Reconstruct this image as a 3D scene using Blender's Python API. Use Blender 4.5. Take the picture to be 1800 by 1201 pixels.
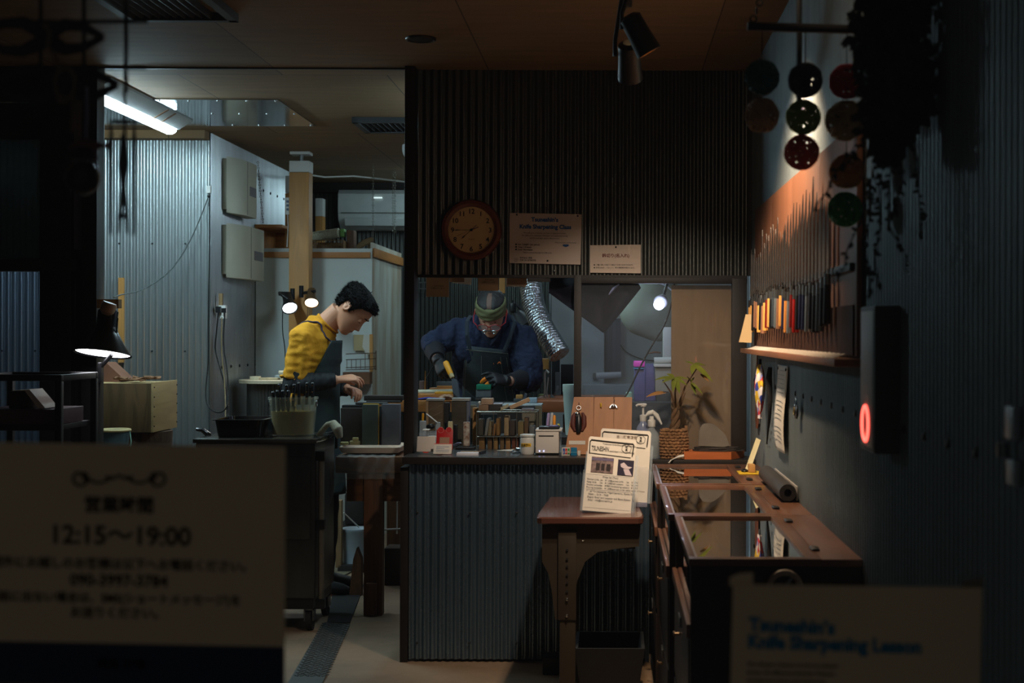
import bpy, bmesh, math, random
from mathutils import Vector, Matrix, noise
R = random.Random(7)
V = Vector
scene = bpy.context.scene
for _o in list(bpy.data.objects):
    bpy.data.objects.remove(_o)
COL = scene.collection
PI = math.pi

# ------------------------------------------------------------------ camera, world, exposure
FPX = 2500.0; CX, CY = 1080.0, 587.0; CAMZ = 1.35
cam_d = bpy.data.cameras.new('camera'); cam = bpy.data.objects.new('camera', cam_d); COL.objects.link(cam)
cam.location = (0, 0, CAMZ); cam.rotation_euler = (PI/2, math.radians(-0.18), 0)
cam_d.sensor_width = 36; cam_d.lens = 50.0
cam_d.shift_x = -(CX-900)/1800; cam_d.shift_y = (CY-600.5)/1800*1.0
cam_d.clip_start = 0.05; cam_d.clip_end = 60
cam_d.dof.use_dof = True; cam_d.dof.focus_distance = 6.6; cam_d.dof.aperture_fstop = 4.5
scene.camera = cam
w = bpy.data.worlds.new('night'); scene.world = w; w.use_nodes = True
w.node_tree.nodes['Background'].inputs[0].default_value = (.95, .93, .95, 1)
w.node_tree.nodes['Background'].inputs[1].default_value = 0.024
scene.view_settings.view_transform = 'Standard'; scene.view_settings.look = 'None'
scene.view_settings.gamma = 1; scene.view_settings.use_curve_mapping = False
scene.view_settings.exposure = 0.0
scene.cycles.use_denoising = True
scene.cycles.sample_clamp_indirect = 4.0
scene.cycles.max_bounces = 7; scene.cycles.transparent_max_bounces = 16

def lamp(name, kind, loc, power, color, target=None, **kw):
    d = bpy.data.lights.new(name, kind); d.energy = power; d.color = color
    for k, v in kw.items(): setattr(d, k, v)
    o = bpy.data.objects.new(name, d); COL.objects.link(o); o.location = loc
    if target is not None:
        o.rotation_euler = (V(target)-V(loc)).to_track_quat('-Z', 'Y').to_euler()
    return o
WARM = (1.0, .73, .47); COOL = (.62, .89, 1.0)

def P(px, py, Y):
    return V(((px-CX)*Y/FPX, Y, CAMZ-(py-CY)*Y/FPX))
def XX(px, Y): return (px-CX)*Y/FPX
def ZZ(py, Y): return CAMZ-(py-CY)*Y/FPX

# ------------------------------------------------------------------ materials
def lin(c):
    return tuple(((v/255)/12.92 if v/255 <= .04045 else ((v/255+.055)/1.055)**2.4) for v in c)
_M = {}
def M(name, rgb, rough=.6, metal=0., var=.12, scale=6., stretch=None, bump=0., bscale=None, emit=None, alpha=1., trans=0., spec=.5, coat=0., rgb2=None, ior=1.45):
    if name in _M: return _M[name]
    m = bpy.data.materials.new(name); m.use_nodes = True; _M[name] = m
    nt = m.node_tree; b = nt.nodes['Principled BSDF']
    c = lin(rgb)
    b.inputs['Base Color'].default_value = (*c, 1); b.inputs['Roughness'].default_value = rough
    b.inputs['Metallic'].default_value = metal; b.inputs['Specular IOR Level'].default_value = spec
    b.inputs['IOR'].default_value = ior
    b.inputs['Alpha'].default_value = alpha; b.inputs['Transmission Weight'].default_value = trans
    b.inputs['Coat Weight'].default_value = coat
    if emit:
        b.inputs['Emission Color'].default_value = (*emit[0], 1); b.inputs['Emission Strength'].default_value = emit[1]
    if var or bump:
        tc = nt.nodes.new('ShaderNodeTexCoord'); mp = nt.nodes.new('ShaderNodeMapping')
        nt.links.new(tc.outputs['Object'], mp.inputs[0])
        if stretch: mp.inputs['Scale'].default_value = stretch
        nz = nt.nodes.new('ShaderNodeTexNoise'); nz.inputs['Scale'].default_value = scale
        nz.inputs['Detail'].default_value = 5; nz.inputs['Roughness'].default_value = .6
        nt.links.new(mp.outputs[0], nz.inputs['Vector'])
        if var:
            mx = nt.nodes.new('ShaderNodeMix'); mx.data_type = 'RGBA'
            c2 = lin(rgb2) if rgb2 else tuple(min(1, v*(1+var)) for v in c)
            c1 = c if rgb2 else tuple(v*(1-var) for v in c)
            mx.inputs[6].default_value = (*c1, 1); mx.inputs[7].default_value = (*c2, 1)
            rp = nt.nodes.new('ShaderNodeMapRange'); rp.inputs[1].default_value = .3; rp.inputs[2].default_value = .7
            nt.links.new(nz.outputs[0], rp.inputs[0]); nt.links.new(rp.outputs[0], mx.inputs[0])
            nt.links.new(mx.outputs[2], b.inputs['Base Color'])
        if bump:
            bp = nt.nodes.new('ShaderNodeBump'); bp.inputs['Strength'].default_value = bump; bp.inputs['Distance'].default_value = .01
            src = nz
            if bscale:
                src = nt.nodes.new('ShaderNodeTexNoise'); src.inputs['Scale'].default_value = bscale; src.inputs['Detail'].default_value = 3
                nt.links.new(mp.outputs[0], src.inputs['Vector'])
            nt.links.new(src.outputs[0], bp.inputs['Height']); nt.links.new(bp.outputs[0], b.inputs['Normal'])
    return m
def wood(name, rgb, dark=.62, axis='z', rough=.55, scale=3., rings=9., coat=0.):
    """long grain running along an axis"""
    if name in _M: return _M[name]
    m = M(name, rgb, rough, var=0, coat=coat); nt = m.node_tree; b = nt.nodes['Principled BSDF']
    tc = nt.nodes.new('ShaderNodeTexCoord'); mp = nt.nodes.new('ShaderNodeMapping'); nt.links.new(tc.outputs['Object'], mp.inputs[0])
    s = {'x': (.12, 1, 1), 'y': (1, .12, 1), 'z': (1, 1, .12)}[axis]; mp.inputs['Scale'].default_value = tuple(scale*v for v in s)
    nz = nt.nodes.new('ShaderNodeTexNoise'); nz.inputs['Scale'].default_value = 5; nz.inputs['Detail'].default_value = 6
    nz.inputs['Distortion'].default_value = .6; nt.links.new(mp.outputs[0], nz.inputs['Vector'])
    mu = nt.nodes.new('ShaderNodeMath'); mu.operation = 'MULTIPLY'; mu.inputs[1].default_value = rings; nt.links.new(nz.outputs[0], mu.inputs[0])
    fr = nt.nodes.new('ShaderNodeMath'); fr.operation = 'PINGPONG'; fr.inputs[1].default_value = 1; nt.links.new(mu.outputs[0], fr.inputs[0])
    mx = nt.nodes.new('ShaderNodeMix'); mx.data_type = 'RGBA'; c = lin(rgb)
    mx.inputs[6].default_value = (*c, 1); mx.inputs[7].default_value = (*(v*dark for v in c), 1)
    nt.links.new(fr.outputs[0], mx.inputs[0]); nt.links.new(mx.outputs[2], b.inputs['Base Color'])
    return m
def galv(name, rgb=(176, 182, 182), rough=.36, metal=.85):
    """galvanised sheet: spangle and vertical streaks of zinc"""
    if name in _M: return _M[name]
    m = M(name, rgb, rough, metal, var=0); nt = m.node_tree; b = nt.nodes['Principled BSDF']
    tc = nt.nodes.new('ShaderNodeTexCoord'); mp = nt.nodes.new('ShaderNodeMapping'); nt.links.new(tc.outputs['Object'], mp.inputs[0])
    mp.inputs['Scale'].default_value = (6, 6, .9)
    nz = nt.nodes.new('ShaderNodeTexNoise'); nz.inputs['Scale'].default_value = 2; nz.inputs['Detail'].default_value = 5; nt.links.new(mp.outputs[0], nz.inputs['Vector'])
    vo = nt.nodes.new('ShaderNodeTexVoronoi'); vo.inputs['Scale'].default_value = 70; nt.links.new(tc.outputs['Object'], vo.inputs['Vector'])
    bw = nt.nodes.new('ShaderNodeRGBToBW'); nt.links.new(vo.outputs['Color'], bw.inputs[0])
    ad = nt.nodes.new('ShaderNodeMath'); ad.operation = 'MULTIPLY_ADD'; ad.inputs[1].default_value = .10
    nt.links.new(bw.outputs[0], ad.inputs[0]); nt.links.new(nz.outputs[0], ad.inputs[2])
    mx = nt.nodes.new('ShaderNodeMix'); mx.data_type = 'RGBA'; c = lin(rgb)
    mx.inputs[6].default_value = (*(v*.8 for v in c), 1); mx.inputs[7].default_value = (*c, 1)
    rp = nt.nodes.new('ShaderNodeMapRange'); rp.inputs[1].default_value = .4; rp.inputs[2].default_value = .9
    nt.links.new(ad.outputs[0], rp.inputs[0]); nt.links.new(rp.outputs[0], mx.inputs[0]); nt.links.new(mx.outputs[2], b.inputs['Base Color'])
    r2 = nt.nodes.new('ShaderNodeMapRange'); r2.inputs[1].default_value = .4; r2.inputs[2].default_value = .9
    r2.inputs[3].default_value = rough+.04; r2.inputs[4].default_value = rough-.02
    nt.links.new(ad.outputs[0], r2.inputs[0]); nt.links.new(r2.outputs[0], b.inputs['Roughness'])
    return m
def thin_glass(name, tint=(1, 1, 1), refl=1.0, haze=0., hazecol=(.5, .55, .6)):
    """window pane: clear with a fresnel reflection, optionally with a little diffuse haze"""
    if name in _M: return _M[name]
    m = bpy.data.materials.new(name); m.use_nodes = True; _M[name] = m; nt = m.node_tree; nt.nodes.clear()
    o = nt.nodes.new('ShaderNodeOutputMaterial'); t = nt.nodes.new('ShaderNodeBsdfTransparent'); t.inputs[0].default_value = (*tint, 1)
    g = nt.nodes.new('ShaderNodeBsdfGlossy'); g.inputs['Roughness'].default_value = .02
    f = nt.nodes.new('ShaderNodeFresnel'); f.inputs[0].default_value = 1.45
    mu = nt.nodes.new('ShaderNodeMath'); mu.operation = 'MULTIPLY'; mu.inputs[1].default_value = refl; nt.links.new(f.outputs[0], mu.inputs[0])
    mx = nt.nodes.new('ShaderNodeMixShader'); nt.links.new(mu.outputs[0], mx.inputs[0]); nt.links.new(t.outputs[0], mx.inputs[1]); nt.links.new(g.outputs[0], mx.inputs[2])
    last = mx
    if haze:
        d = nt.nodes.new('ShaderNodeBsdfDiffuse'); d.inputs[0].default_value = (*hazecol, 1)
        m2 = nt.nodes.new('ShaderNodeMixShader'); m2.inputs[0].default_value = haze
        nt.links.new(mx.outputs[0], m2.inputs[1]); nt.links.new(d.outputs[0], m2.inputs[2]); last = m2
    nt.links.new(last.outputs[0], o.inputs[0]); return m
def thin_paper(name, rgb):
    """paper that lets some light through"""
    m = M(name, rgb, .9, scale=20); nt = m.node_tree; b = nt.nodes['Principled BSDF']; o = nt.nodes['Material Output']
    t = nt.nodes.new('ShaderNodeBsdfTranslucent'); t.inputs[0].default_value = (*lin(rgb), 1); mx = nt.nodes.new('ShaderNodeMixShader'); mx.inputs[0].default_value = .45
    nt.links.new(b.outputs[0], mx.inputs[1]); nt.links.new(t.outputs[0], mx.inputs[2]); nt.links.new(mx.outputs[0], o.inputs[0]); return m
def glow(name, col, strength):
    return M(name, (230, 230, 230), .5, var=0, emit=(col, strength))

# ------------------------------------------------------------------ mesh builder
class MB:
    def __init__(s): s.bm = bmesh.new()
    def ring(s, pts): return [s.bm.verts.new(p) for p in pts]
    def skinrings(s, rings, caps=True, closed=True):
        for a, b in zip(rings, rings[1:]):
            n = len(a)
            for i in range(n if closed else n-1):
                j = (i+1) % n
                try: s.bm.faces.new((a[i], a[j], b[j], b[i]))
                except ValueError: pass
        if caps and closed:
            for r in (rings[0], rings[-1]):
                try: s.bm.faces.new(r)
                except ValueError: pass
    def box(s, lo, hi, bev=0., rot=None, piv=None):
        lo, hi = V(lo), V(hi)
        c = (lo+hi)/2; h = (hi-lo)/2
        vs = [V((x, y, z)) for x in (-h.x, h.x) for y in (-h.y, h.y) for z in (-h.z, h.z)]
        m = Matrix.Identity(3)
        if rot is not None: m = Matrix.Rotation(rot[2], 3, 'Z') @ Matrix.Rotation(rot[1], 3, 'Y') @ Matrix.Rotation(rot[0], 3, 'X')
        q = V(piv) if piv is not None else c
        bv = [s.bm.verts.new(m @ (v+c-q)+q) for v in vs]
        fs = [s.bm.faces.new([bv[i] for i in f]) for f in ((0, 1, 3, 2), (4, 6, 7, 5), (0, 4, 5, 1), (2, 3, 7, 6), (0, 2, 6, 4), (1, 5, 7, 3))]
        if bev > 0:
            es = list({e for f in fs for e in f.edges})
            bmesh.ops.bevel(s.bm, geom=es, offset=min(bev, min(2*h)*.45), segments=2, profile=.6, affect='EDGES')
        return s
    def tube(s, pts, rad, seg=10, caps=True, flat=1., up=None):
        pts = [V(p) for p in pts]; n = len(pts)
        if not isinstance(rad, (list, tuple)): rad = [rad]*n
        t0 = (pts[1]-pts[0]).normalized()
        ref = V(up) if up is not None else (V((0, 0, 1)) if abs(t0.z) < .9 else V((0, 1, 0)))
        a = (ref - t0*ref.dot(t0)).normalized()
        rings = []
        for i, p in enumerate(pts):
            t = (pts[min(i+1, n-1)]-pts[max(i-1, 0)]).normalized()
            a = (a - t*a.dot(t)).normalized(); b = t.cross(a)
            rings.append(s.ring([p + a*math.cos(2*PI*k/seg)*rad[i]*flat + b*math.sin(2*PI*k/seg)*rad[i] for k in range(seg)]))
        s.skinrings(rings, caps); return s
    def loft(s, secs, seg=28, caps=True):
        """secs: (centre, x axis vector, y axis vector) with lengths = radii"""
        rings = []
        for c, a, b in secs:
            c, a, b = V(c), V(a), V(b)
            rings.append(s.ring([c + a*math.cos(2*PI*k/seg)+b*math.sin(2*PI*k/seg) for k in range(seg)]))
        s.skinrings(rings, caps); return s
    def lathe(s, prof, c, axis=(0, 0, 1), seg=24, caps=True):
        """prof: (r, h) along the axis"""
        ax = V(axis).normalized(); ref = V((1, 0, 0)) if abs(ax.x) < .9 else V((0, 1, 0))
        a = (ref-ax*ref.dot(ax)).normalized(); b = ax.cross(a); c = V(c)
        s.skinrings([s.ring([c+ax*h+(a*math.cos(2*PI*k/seg)+b*math.sin(2*PI*k/seg))*max(r, 1e-5) for k in range(seg)]) for r, h in prof], caps)
        return s
    def ball(s, c, r, seg=16, rings=10, M3=None):
        if not isinstance(r, (tuple, list, Vector)): r = (r, r, r)
        rr = []
        for i in range(rings+1):
            t = PI*i/rings; q = max(math.sin(t), 1e-3)
            pr = [V((r[0]*q*math.cos(2*PI*k/seg), r[1]*q*math.sin(2*PI*k/seg), -r[2]*math.cos(t))) for k in range(seg)]
            rr.append(s.ring([(M3 @ p if M3 else p)+V(c) for p in pr]))
        s.skinrings(rr); return s
    def poly(s, pts, thick=0.):
        """planar outline, extruded by the vector thick"""
        a = s.ring(pts)
        f = s.bm.faces.new(a)
        if thick:
            b = s.ring([V(p)+V(thick) for p in pts]); s.bm.faces.new(b)
            n = len(a)
            for i in range(n): s.bm.faces.new((a[i], a[(i+1) % n], b[(i+1) % n], b[i]))
        return s
    def torus(s, c, R_, r, nrm=(0, 0, 1), seg=24, sec=8, squash=1., a0=0, a1=2*PI, ref=None):
        ax = V(nrm).normalized(); rf = V(ref) if ref else (V((1, 0, 0)) if abs(ax.x) < .9 else V((0, 1, 0)))
        a = (rf-ax*rf.dot(ax)).normalized(); b = ax.cross(a)
        full = abs(a1-a0-2*PI) < 1e-4
        rings = []
        for i in range(seg + (0 if full else 1)):
            t = a0+(a1-a0)*i/seg; d = a*math.cos(t)+b*math.sin(t)*squash
            rings.append(s.ring([V(c)+d*R_+(d*math.cos(2*PI*k/sec)+ax*math.sin(2*PI*k/sec))*r for k in range(sec)]))
        if full: rings.append(rings[0])
        s.skinrings(rings, caps=not full); return s
    def sheet(s, f, nu, nv, thick=0.):
        g = [[s.bm.verts.new(f(i/nu, j/nv)) for j in range(nv+1)] for i in range(nu+1)]
        for i in range(nu):
            for j in range(nv): s.bm.faces.new((g[i][j], g[i+1][j], g[i+1][j+1], g[i][j+1]))
        if thick:
            s.bm.normal_update()
            nm = {v: v.normal.copy() for r in g for v in r}
            h = [[s.bm.verts.new(v.co-nm[v]*thick) for v in r] for r in g]
            for i in range(nu):
                for j in range(nv): s.bm.faces.new((h[i][j+1], h[i+1][j+1], h[i+1][j], h[i][j]))
            for i in range(nu):
                s.bm.faces.new((g[i+1][0], g[i][0], h[i][0], h[i+1][0])); s.bm.faces.new((g[i][nv], g[i+1][nv], h[i+1][nv], h[i][nv]))
            for j in range(nv):
                s.bm.faces.new((g[0][j], g[0][j+1], h[0][j+1], h[0][j])); s.bm.faces.new((g[nu][j+1], g[nu][j], h[nu][j], h[nu][j+1]))
        return s
    def build(s, name, mat, parent=None, smooth=None, voxel=0., relax=0):
        me = bpy.data.meshes.new(name)
        bmesh.ops.recalc_face_normals(s.bm, faces=s.bm.faces)
        vs = [v.co for v in s.bm.verts]
        if parent is not None: off = wloc(parent)
        else:
            off = V(((min(v.x for v in vs)+max(v.x for v in vs))/2, (min(v.y for v in vs)+max(v.y for v in vs))/2, min(v.z for v in vs)))
        for v in s.bm.verts: v.co = v.co-off
        s.bm.to_mesh(me); s.bm.free()
        o = bpy.data.objects.new(name, me); COL.objects.link(o)
        if voxel:
            md = o.modifiers.new('r', 'REMESH'); md.mode = 'VOXEL'; md.voxel_size = voxel
            if relax:
                sm = o.modifiers.new('s', 'SMOOTH'); sm.iterations = relax; sm.factor = .5
            dg = bpy.context.evaluated_depsgraph_get(); dg.update()
            me2 = bpy.data.meshes.new_from_object(o.evaluated_get(dg)); o.modifiers.clear(); o.data = me2
            bpy.data.meshes.remove(me); me = me2; smooth = True if smooth is None else smooth
        me.name = name
        if mat is not None:
            me.materials.clear(); me.materials.append(mat)
        if smooth is True:
            for p in me.polygons: p.use_smooth = True
        elif smooth is None:
            for p in me.polygons: p.use_smooth = True
            try: me.set_sharp_from_angle(angle=math.radians(38))
            except Exception: pass
        if parent is None: o.location = off
        else: o.parent = parent
        return o
def wloc(o):
    l = V(o.location)
    while o.parent: o = o.parent; l += V(o.location)
    return l
def thing(name, label, cat, loc, group=None):
    o = bpy.data.objects.new(name, None); COL.objects.link(o); o.location = loc; o.empty_display_size = .05
    o['label'] = label; o['category'] = cat
    if group: o['group'] = group
    return o
def tag(o, label, cat, group=None, kind=None):
    o['label'] = label; o['category'] = cat
    if group: o['group'] = group
    if kind: o['kind'] = kind
    return o
def struct(o): o['kind'] = 'structure'; return o
def dup(root, loc, label=None, group=None):
    r = root.copy(); COL.objects.link(r); r.location = loc
    if label: r['label'] = label
    if group: r['group'] = group
    for ch in list(root.children):
        c = ch.copy(); COL.objects.link(c); c.parent = r
        for g in ch.children:
            d = g.copy(); COL.objects.link(d); d.parent = c
    return r
def words(name, text, size, mat, at, xd=(1, 0, 0), up=(0, 0, 1), parent=None, align='CENTER', bold=0., squeeze=1., ext=.0003, res=3, space=1.2):
    cu = bpy.data.curves.new(name, 'FONT'); cu.body = text; cu.size = size; cu.align_x = align; cu.offset = bold
    cu.extrude = ext; cu.resolution_u = res; cu.space_line = space; cu.align_y = 'TOP_BASELINE'
    o = bpy.data.objects.new(name, cu); COL.objects.link(o)
    dg = bpy.context.evaluated_depsgraph_get(); dg.update()
    me = bpy.data.meshes.new_from_object(o.evaluated_get(dg)); bpy.data.objects.remove(o); bpy.data.curves.remove(cu)
    x = V(xd).normalized(); u = V(up).normalized(); n = x.cross(u)
    off = wloc(parent) if parent else V((0, 0, 0))
    mt = Matrix((x*squeeze, u, n)).transposed()
    for v in me.vertices: v.co = mt @ v.co + V(at) - off
    me.materials.clear(); me.materials.append(mat); me.name = name
    q = bpy.data.objects.new(name, me); COL.objects.link(q)
    if parent: q.parent = parent
    return q
ORD = ['first', 'second', 'third', 'fourth', 'fifth', 'sixth', 'seventh', 'eighth', 'ninth', 'tenth', 'eleventh', 'twelfth', 'thirteenth', 'fourteenth', 'fifteenth', 'sixteenth', 'seventeenth', 'eighteenth', 'nineteenth', 'twentieth']
ORD += ['twenty-'+k for k in ORD[:9]] + ['thirtieth'] + ['thirty-'+k for k in ORD[:9]]

def corr(name, o, u, n, width, z0, z1, mat, pitch=.0318, amp=.0045, per=8, skip=None):
    """corrugated sheet standing on the line o + u*t, ridges vertical, facing n"""
    mb = MB(); o, u, n = V(o), V(u), V(n); k = int(width/pitch*per)
    rows = []
    for z in (z0, z1):
        rows.append(mb.ring([V((p.x, p.y, z)) for p in (o+u*(width*i/k)+n*(amp*math.cos(2*PI*i/per)) for i in range(k+1))]))
    mb.skinrings(rows, caps=False, closed=False)
    back = []
    for z in (z1, z0):
        back.append(mb.ring([V((p.x, p.y, z)) for p in (o+u*(width*i/k)-n*.009 for i in (0, k))]))
    mb.bm.faces.new((back[0][0], back[0][1], back[1][1], back[1][0]))
    return mb.build(name, mat, smooth=True)
# ================================================================== THE SHELL
ZC = 2.475; YH = 6.07; XR = .59
g_wall = galv('galvanised sheet', (206, 212, 212), .30, .92); g_front = galv('counter galvanised sheet', (124, 146, 162), .25, .8); g_dark = galv('weathered galvanised sheet', (100, 102, 98), .36)
ply = M('ceiling plywood', (140, 112, 78), .7, var=0)
def _ply():
    nt = ply.node_tree; b = nt.nodes['Principled BSDF']
    tc = nt.nodes.new('ShaderNodeTexCoord'); br = nt.nodes.new('ShaderNodeTexBrick')
    br.offset = .5; br.inputs['Scale'].default_value = 1; br.inputs['Brick Width'].default_value = .91; br.inputs['Row Height'].default_value = 1.82
    br.inputs['Mortar Size'].default_value = .0025; br.inputs['Mortar Smooth'].default_value = .3
    br.inputs['Color1'].default_value = (*lin((150, 118, 80)), 1); br.inputs['Color2'].default_value = (*lin((122, 94, 62)), 1); br.inputs['Mortar'].default_value = (*lin((60, 44, 30)), 1)
    nt.links.new(tc.outputs['Object'], br.inputs['Vector'])
    mp = nt.nodes.new('ShaderNodeMapping'); mp.inputs['Scale'].default_value = (1.5, 9, 1); nt.links.new(tc.outputs['Object'], mp.inputs[0])
    nz = nt.nodes.new('ShaderNodeTexNoise'); nz.inputs['Scale'].default_value = 2; nz.inputs['Detail'].default_value = 5; nt.links.new(mp.outputs[0], nz.inputs['Vector'])
    mx = nt.nodes.new('ShaderNodeMix'); mx.data_type = 'RGBA'; mx.blend_type = 'MULTIPLY'; mx.inputs[0].default_value = .5
    nt.links.new(br.outputs[0], mx.inputs[6]); nt.links.new(nz.outputs[0], mx.inputs[7]); nt.links.new(mx.outputs[2], b.inputs['Base Color'])
_ply()
concrete = M('sealed concrete', (132, 108, 84), .62, scale=2.2, var=.35, bump=.15, bscale=40)
black_iron = M('black painted steel', (24, 23, 23), .45, var=.2)
black_wood = M('black stained timber', (30, 24, 21), .55, var=.25)
def slab(name, lo, hi, mat, bev=0.): return struct(MB().box(lo, hi, bev).build(name, mat))
slab('floor', (-4.6, 1.5, -.06), (1.7, 10.9, 0), concrete)
slab('ceiling', (-4.6, 1.5, ZC), (1.7, 10.9, ZC+.05), ply)
struct(corr('wall_right', (XR, 1.6, 0), (0, 1, 0), (-1, 0, 0), 4.55, 0, ZC, galv('blue grey corrugated sheet', (140, 150, 154), .48, .7), amp=.0068))
struct(corr('wall_header', (-.839, YH, 0), (1, 0, 0), (0, -1, 0), 1.404, 1.6, ZC, g_dark))
slab('wall_header_back', (-.839, YH+.012, 1.6), (.6, YH+.045, ZC), black_wood)
struct(corr('wall_workshop_front', (-4.5, 8.0, 0), (1, 0, 0), (0, -1, 0), 2.22, 0, 2.44, g_wall, pitch=.0363, amp=.009, per=12))
struct(corr('wall_workshop_side', (-2.28, 8.0, 0), (0, 1, 0), (1, 0, 0), 1.95, 0, ZC, g_wall, amp=.0065, per=10))
struct(corr('wall_workshop_back', (-2.6, 10.73, 0), (1, 0, 0), (0, -1, 0), 4.2, 0, 2.44, g_dark, amp=.006))
slab('wall_workshop_corner', (-2.6, 9.95, 0), (-2.29, 10.75, ZC), black_wood)
slab('wall_workshop_right', (1.3, 6.2, 0), (1.36, 10.8, ZC), M('grey plaster', (120, 124, 126), .8))
slab('wall_workshop_pale', (XX(967, 9.3), 9.3, 0), (1.3, 9.36, ZC), M('pale board wall', (158, 162, 162), .7, scale=3))
slab('wall_left', (-2.76, 1.5, 0), (-2.7, 6.05, ZC), black_wood)
slab('wall_far_left', (-4.55, 6.0, 0), (-4.5, 8.1, ZC), black_wood)
slab('wall_behind_counter_right', (.60, 6.03, 0), (1.36, 6.2, ZC), black_wood)
slab('trim_1', (-.885, 5.98, 0), (-.842, 6.11, ZC), black_wood, .003)
slab('trim_2', (-.876, 5.83, 0), (-.844, 5.979, .80), black_wood, .002)
slab('trim_3', (-2.7, 6.03, ZC-.006), (-.885, 6.05, ZC), black_iron)
# the black frame of the left opening, with black panels filling its dark area
slab('trim_4', (XX(150, 6.05), 6.0, 0), (XX(177, 6.05), 6.09, ZC), black_iron, .003)
slab('trim_5', (XX(76, 6.05), 6.01, 0), (XX(131, 6.05), 6.08, ZC), black_iron, .003)  # black panel filling a dark area, not a separate post
slab('trim_6', (-2.7, 6.02, 2.33), (-2.27, 6.07, ZC), black_iron)
slab('trim_7', (-2.7, 6.0, ZZ(481, 6.05)), (-2.27, 6.07, ZZ(460, 6.05)), black_iron, .003)
slab('trim_8', (XX(134, 6.05), 6.02, 1.7), (XX(149, 6.05), 6.06, ZZ(150, 6.05)), M('grey door edge', (96, 92, 100), .4))
slab('window_1', (-2.7, 6.075, .1), (XX(76, 6.05), 6.08, ZZ(481, 6.05)), thin_glass('door pane', tint=(.5, .56, .66), refl=.6))
slab('window_4', (-2.7, 6.075, ZZ(460, 6.05)), (XX(76, 6.05), 6.08, 2.33), thin_glass('dark tinted door pane', tint=(.07, .075, .07), refl=.4))  # dimness of the wall behind is put into this pane's dark tint
slab('trim_11', (XX(131, 6.05), 6.06, 0), (XX(151, 6.05), 6.09, ZC), black_iron)  # black filler for the dark gap between the posts
slab('trim_9', (-4.5, 7.9, 2.43), (-2.28, 7.99, ZC), ply)
slab('trim_10', (-2.27, 10.62, 2.4), (1.3, 10.7, ZC), black_wood)
# shop window at the street
slab('window_2', (-1.9, 1.75, .05), (.589, 1.756, ZC), thin_glass('street window pane', refl=.9))
# floor ridges: checker plate strip and rubber mat
plate = MB()
a, b, c, d = V((XX(520, 5.55), 5.55, .004)), V((XX(566, 5.55)+.03, 5.55, .004)), V((XX(617, 6.55), 6.55, .004)), V((XX(570, 6.6), 6.6, .004))
plate.poly([a+V((0, -.15, 0)), b+V((.0, -.15, 0)), c, d], (0, 0, .004))
for i in range(46):
    for j in range(6):
        u = (i+.5)/46; v = (j+.5+(.25 if i % 2 else -.25))/6.2
        p = (a.lerp(d, u)).lerp(b.lerp(c, u), v)
        plate.box(p+V((-.010, -.003, .004)), p+V((.010, .003, .0065)), rot=(0, 0, .7 if (i+j) % 2 else -.7))
tag(plate.build('floor_plate', M('worn steel plate', (104, 104, 100), .45, .6)), 'worn steel tread plate laid on the floor at the workshop entrance', 'floor plate')
mat_ = MB().poly([P(560, 1112, 1)*0+V((XX(575, 6.6), 6.62, .002)), V((XX(617, 6.6), 6.6, .002)), V((XX(641, 7.6), 7.6, .002)), V((XX(590, 7.7), 7.7, .002))], (0, 0, .003))
tag(mat_.build('rubber_mat', M('black rubber', (28, 27, 26), .8)), 'black rubber mat running back from the steel plate', 'mat')
sheet_ = MB().poly([V((XX(566, 7.6), 7.7, .003)), V((XX(590, 7.7)-.01, 7.7, .003)), V((XX(612, 7.7)+.05, 8.6, .003)), V((-1.65, 8.6, .003))], (0, 0, .006))
tag(sheet_.build('floor_board', M('trampled board', (110, 100, 78), .7, scale=9, var=.4)), 'worn pale board lying on the floor under the workbench', 'board')
# screws of the corrugated walls
bolt = M('screw cap', (70, 74, 74), .35, .7); boltd = M('dark screw cap', (30, 30, 32), .5)
def screws(parent, pts, n, r, mat):
    for p in pts: MB().lathe([(r, 0), (r, .003), (r*.7, .006), (0.0001, .007)], p, n, 8).build('screw', mat, parent)
wf = bpy.data.objects['wall_workshop_front']; ws = bpy.data.objects['wall_workshop_side']; wr = bpy.data.objects['wall_right']; wh = bpy.data.objects['wall_header']
screws(wf, [(XX(x, 8), 7.993, ZZ(y, 8)) for y in (431, 620) for x in (5, 63, 120, 210, 268, 326)], (0, -1, 0), .006, bolt)
pts = []
for k in range(9):
    Y = 8.25+k*.19
    for z in (2.27, 1.77, 1.15): pts.append((-2.275, Y, z))
screws(ws, pts, (1, 0, 0), .009, boltd)
pts = []
for k in range(21):
    Y = 2.1+k*.19
    for z in (1.16, .45, 2.0):
        if not (z == 2.0): pts.append((XR-.005, Y, z))
screws(wr, pts, (-1, 0, 0), .009, boltd)
screws(wh, [(XX(1092, YH), YH-.004, ZZ(389, YH)), (XX(974, YH), YH-.004, ZZ(477, YH))], (0, -1, 0), .006, bolt)

# ---- window in the counter opening (right half): frame, pane
wfm = MB()
wfm.box((XX(1009, YH), YH-.02, .85), (XX(1022, YH), YH+.03, 1.6), .002)
wfm.box((XX(735, YH), YH-.012, 1.588), (.565, YH+.03, 1.6), 0)
wfm.box((XX(1022, YH), YH-.014, 1.565), (.565, YH+.028, 1.588), .001)
wfm.box((XX(1286, YH), YH-.02, .85), (XX(1312, YH), YH+.03, 1.588), .002)
wo = struct(wfm.build('window_3', black_wood))
MB().box((XX(1022, YH), YH+.004, .85), (XX(1286, YH), YH+.008, 1.566)).build('pane', thin_glass('counter window pane', refl=1., haze=.04), wo)
# curtain panel behind the pane
tag(MB().box((XX(1180, 6.12), 6.115, .846), (XX(1286, 6.12), 6.124, 1.56), .002).build('kraft_board', M('brown kraft board', (128, 102, 70), .8, scale=30, var=.12, stretch=(1, 1, .1))),
    'tall brown kraft board behind the window beside the potted plant', 'board')

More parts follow.
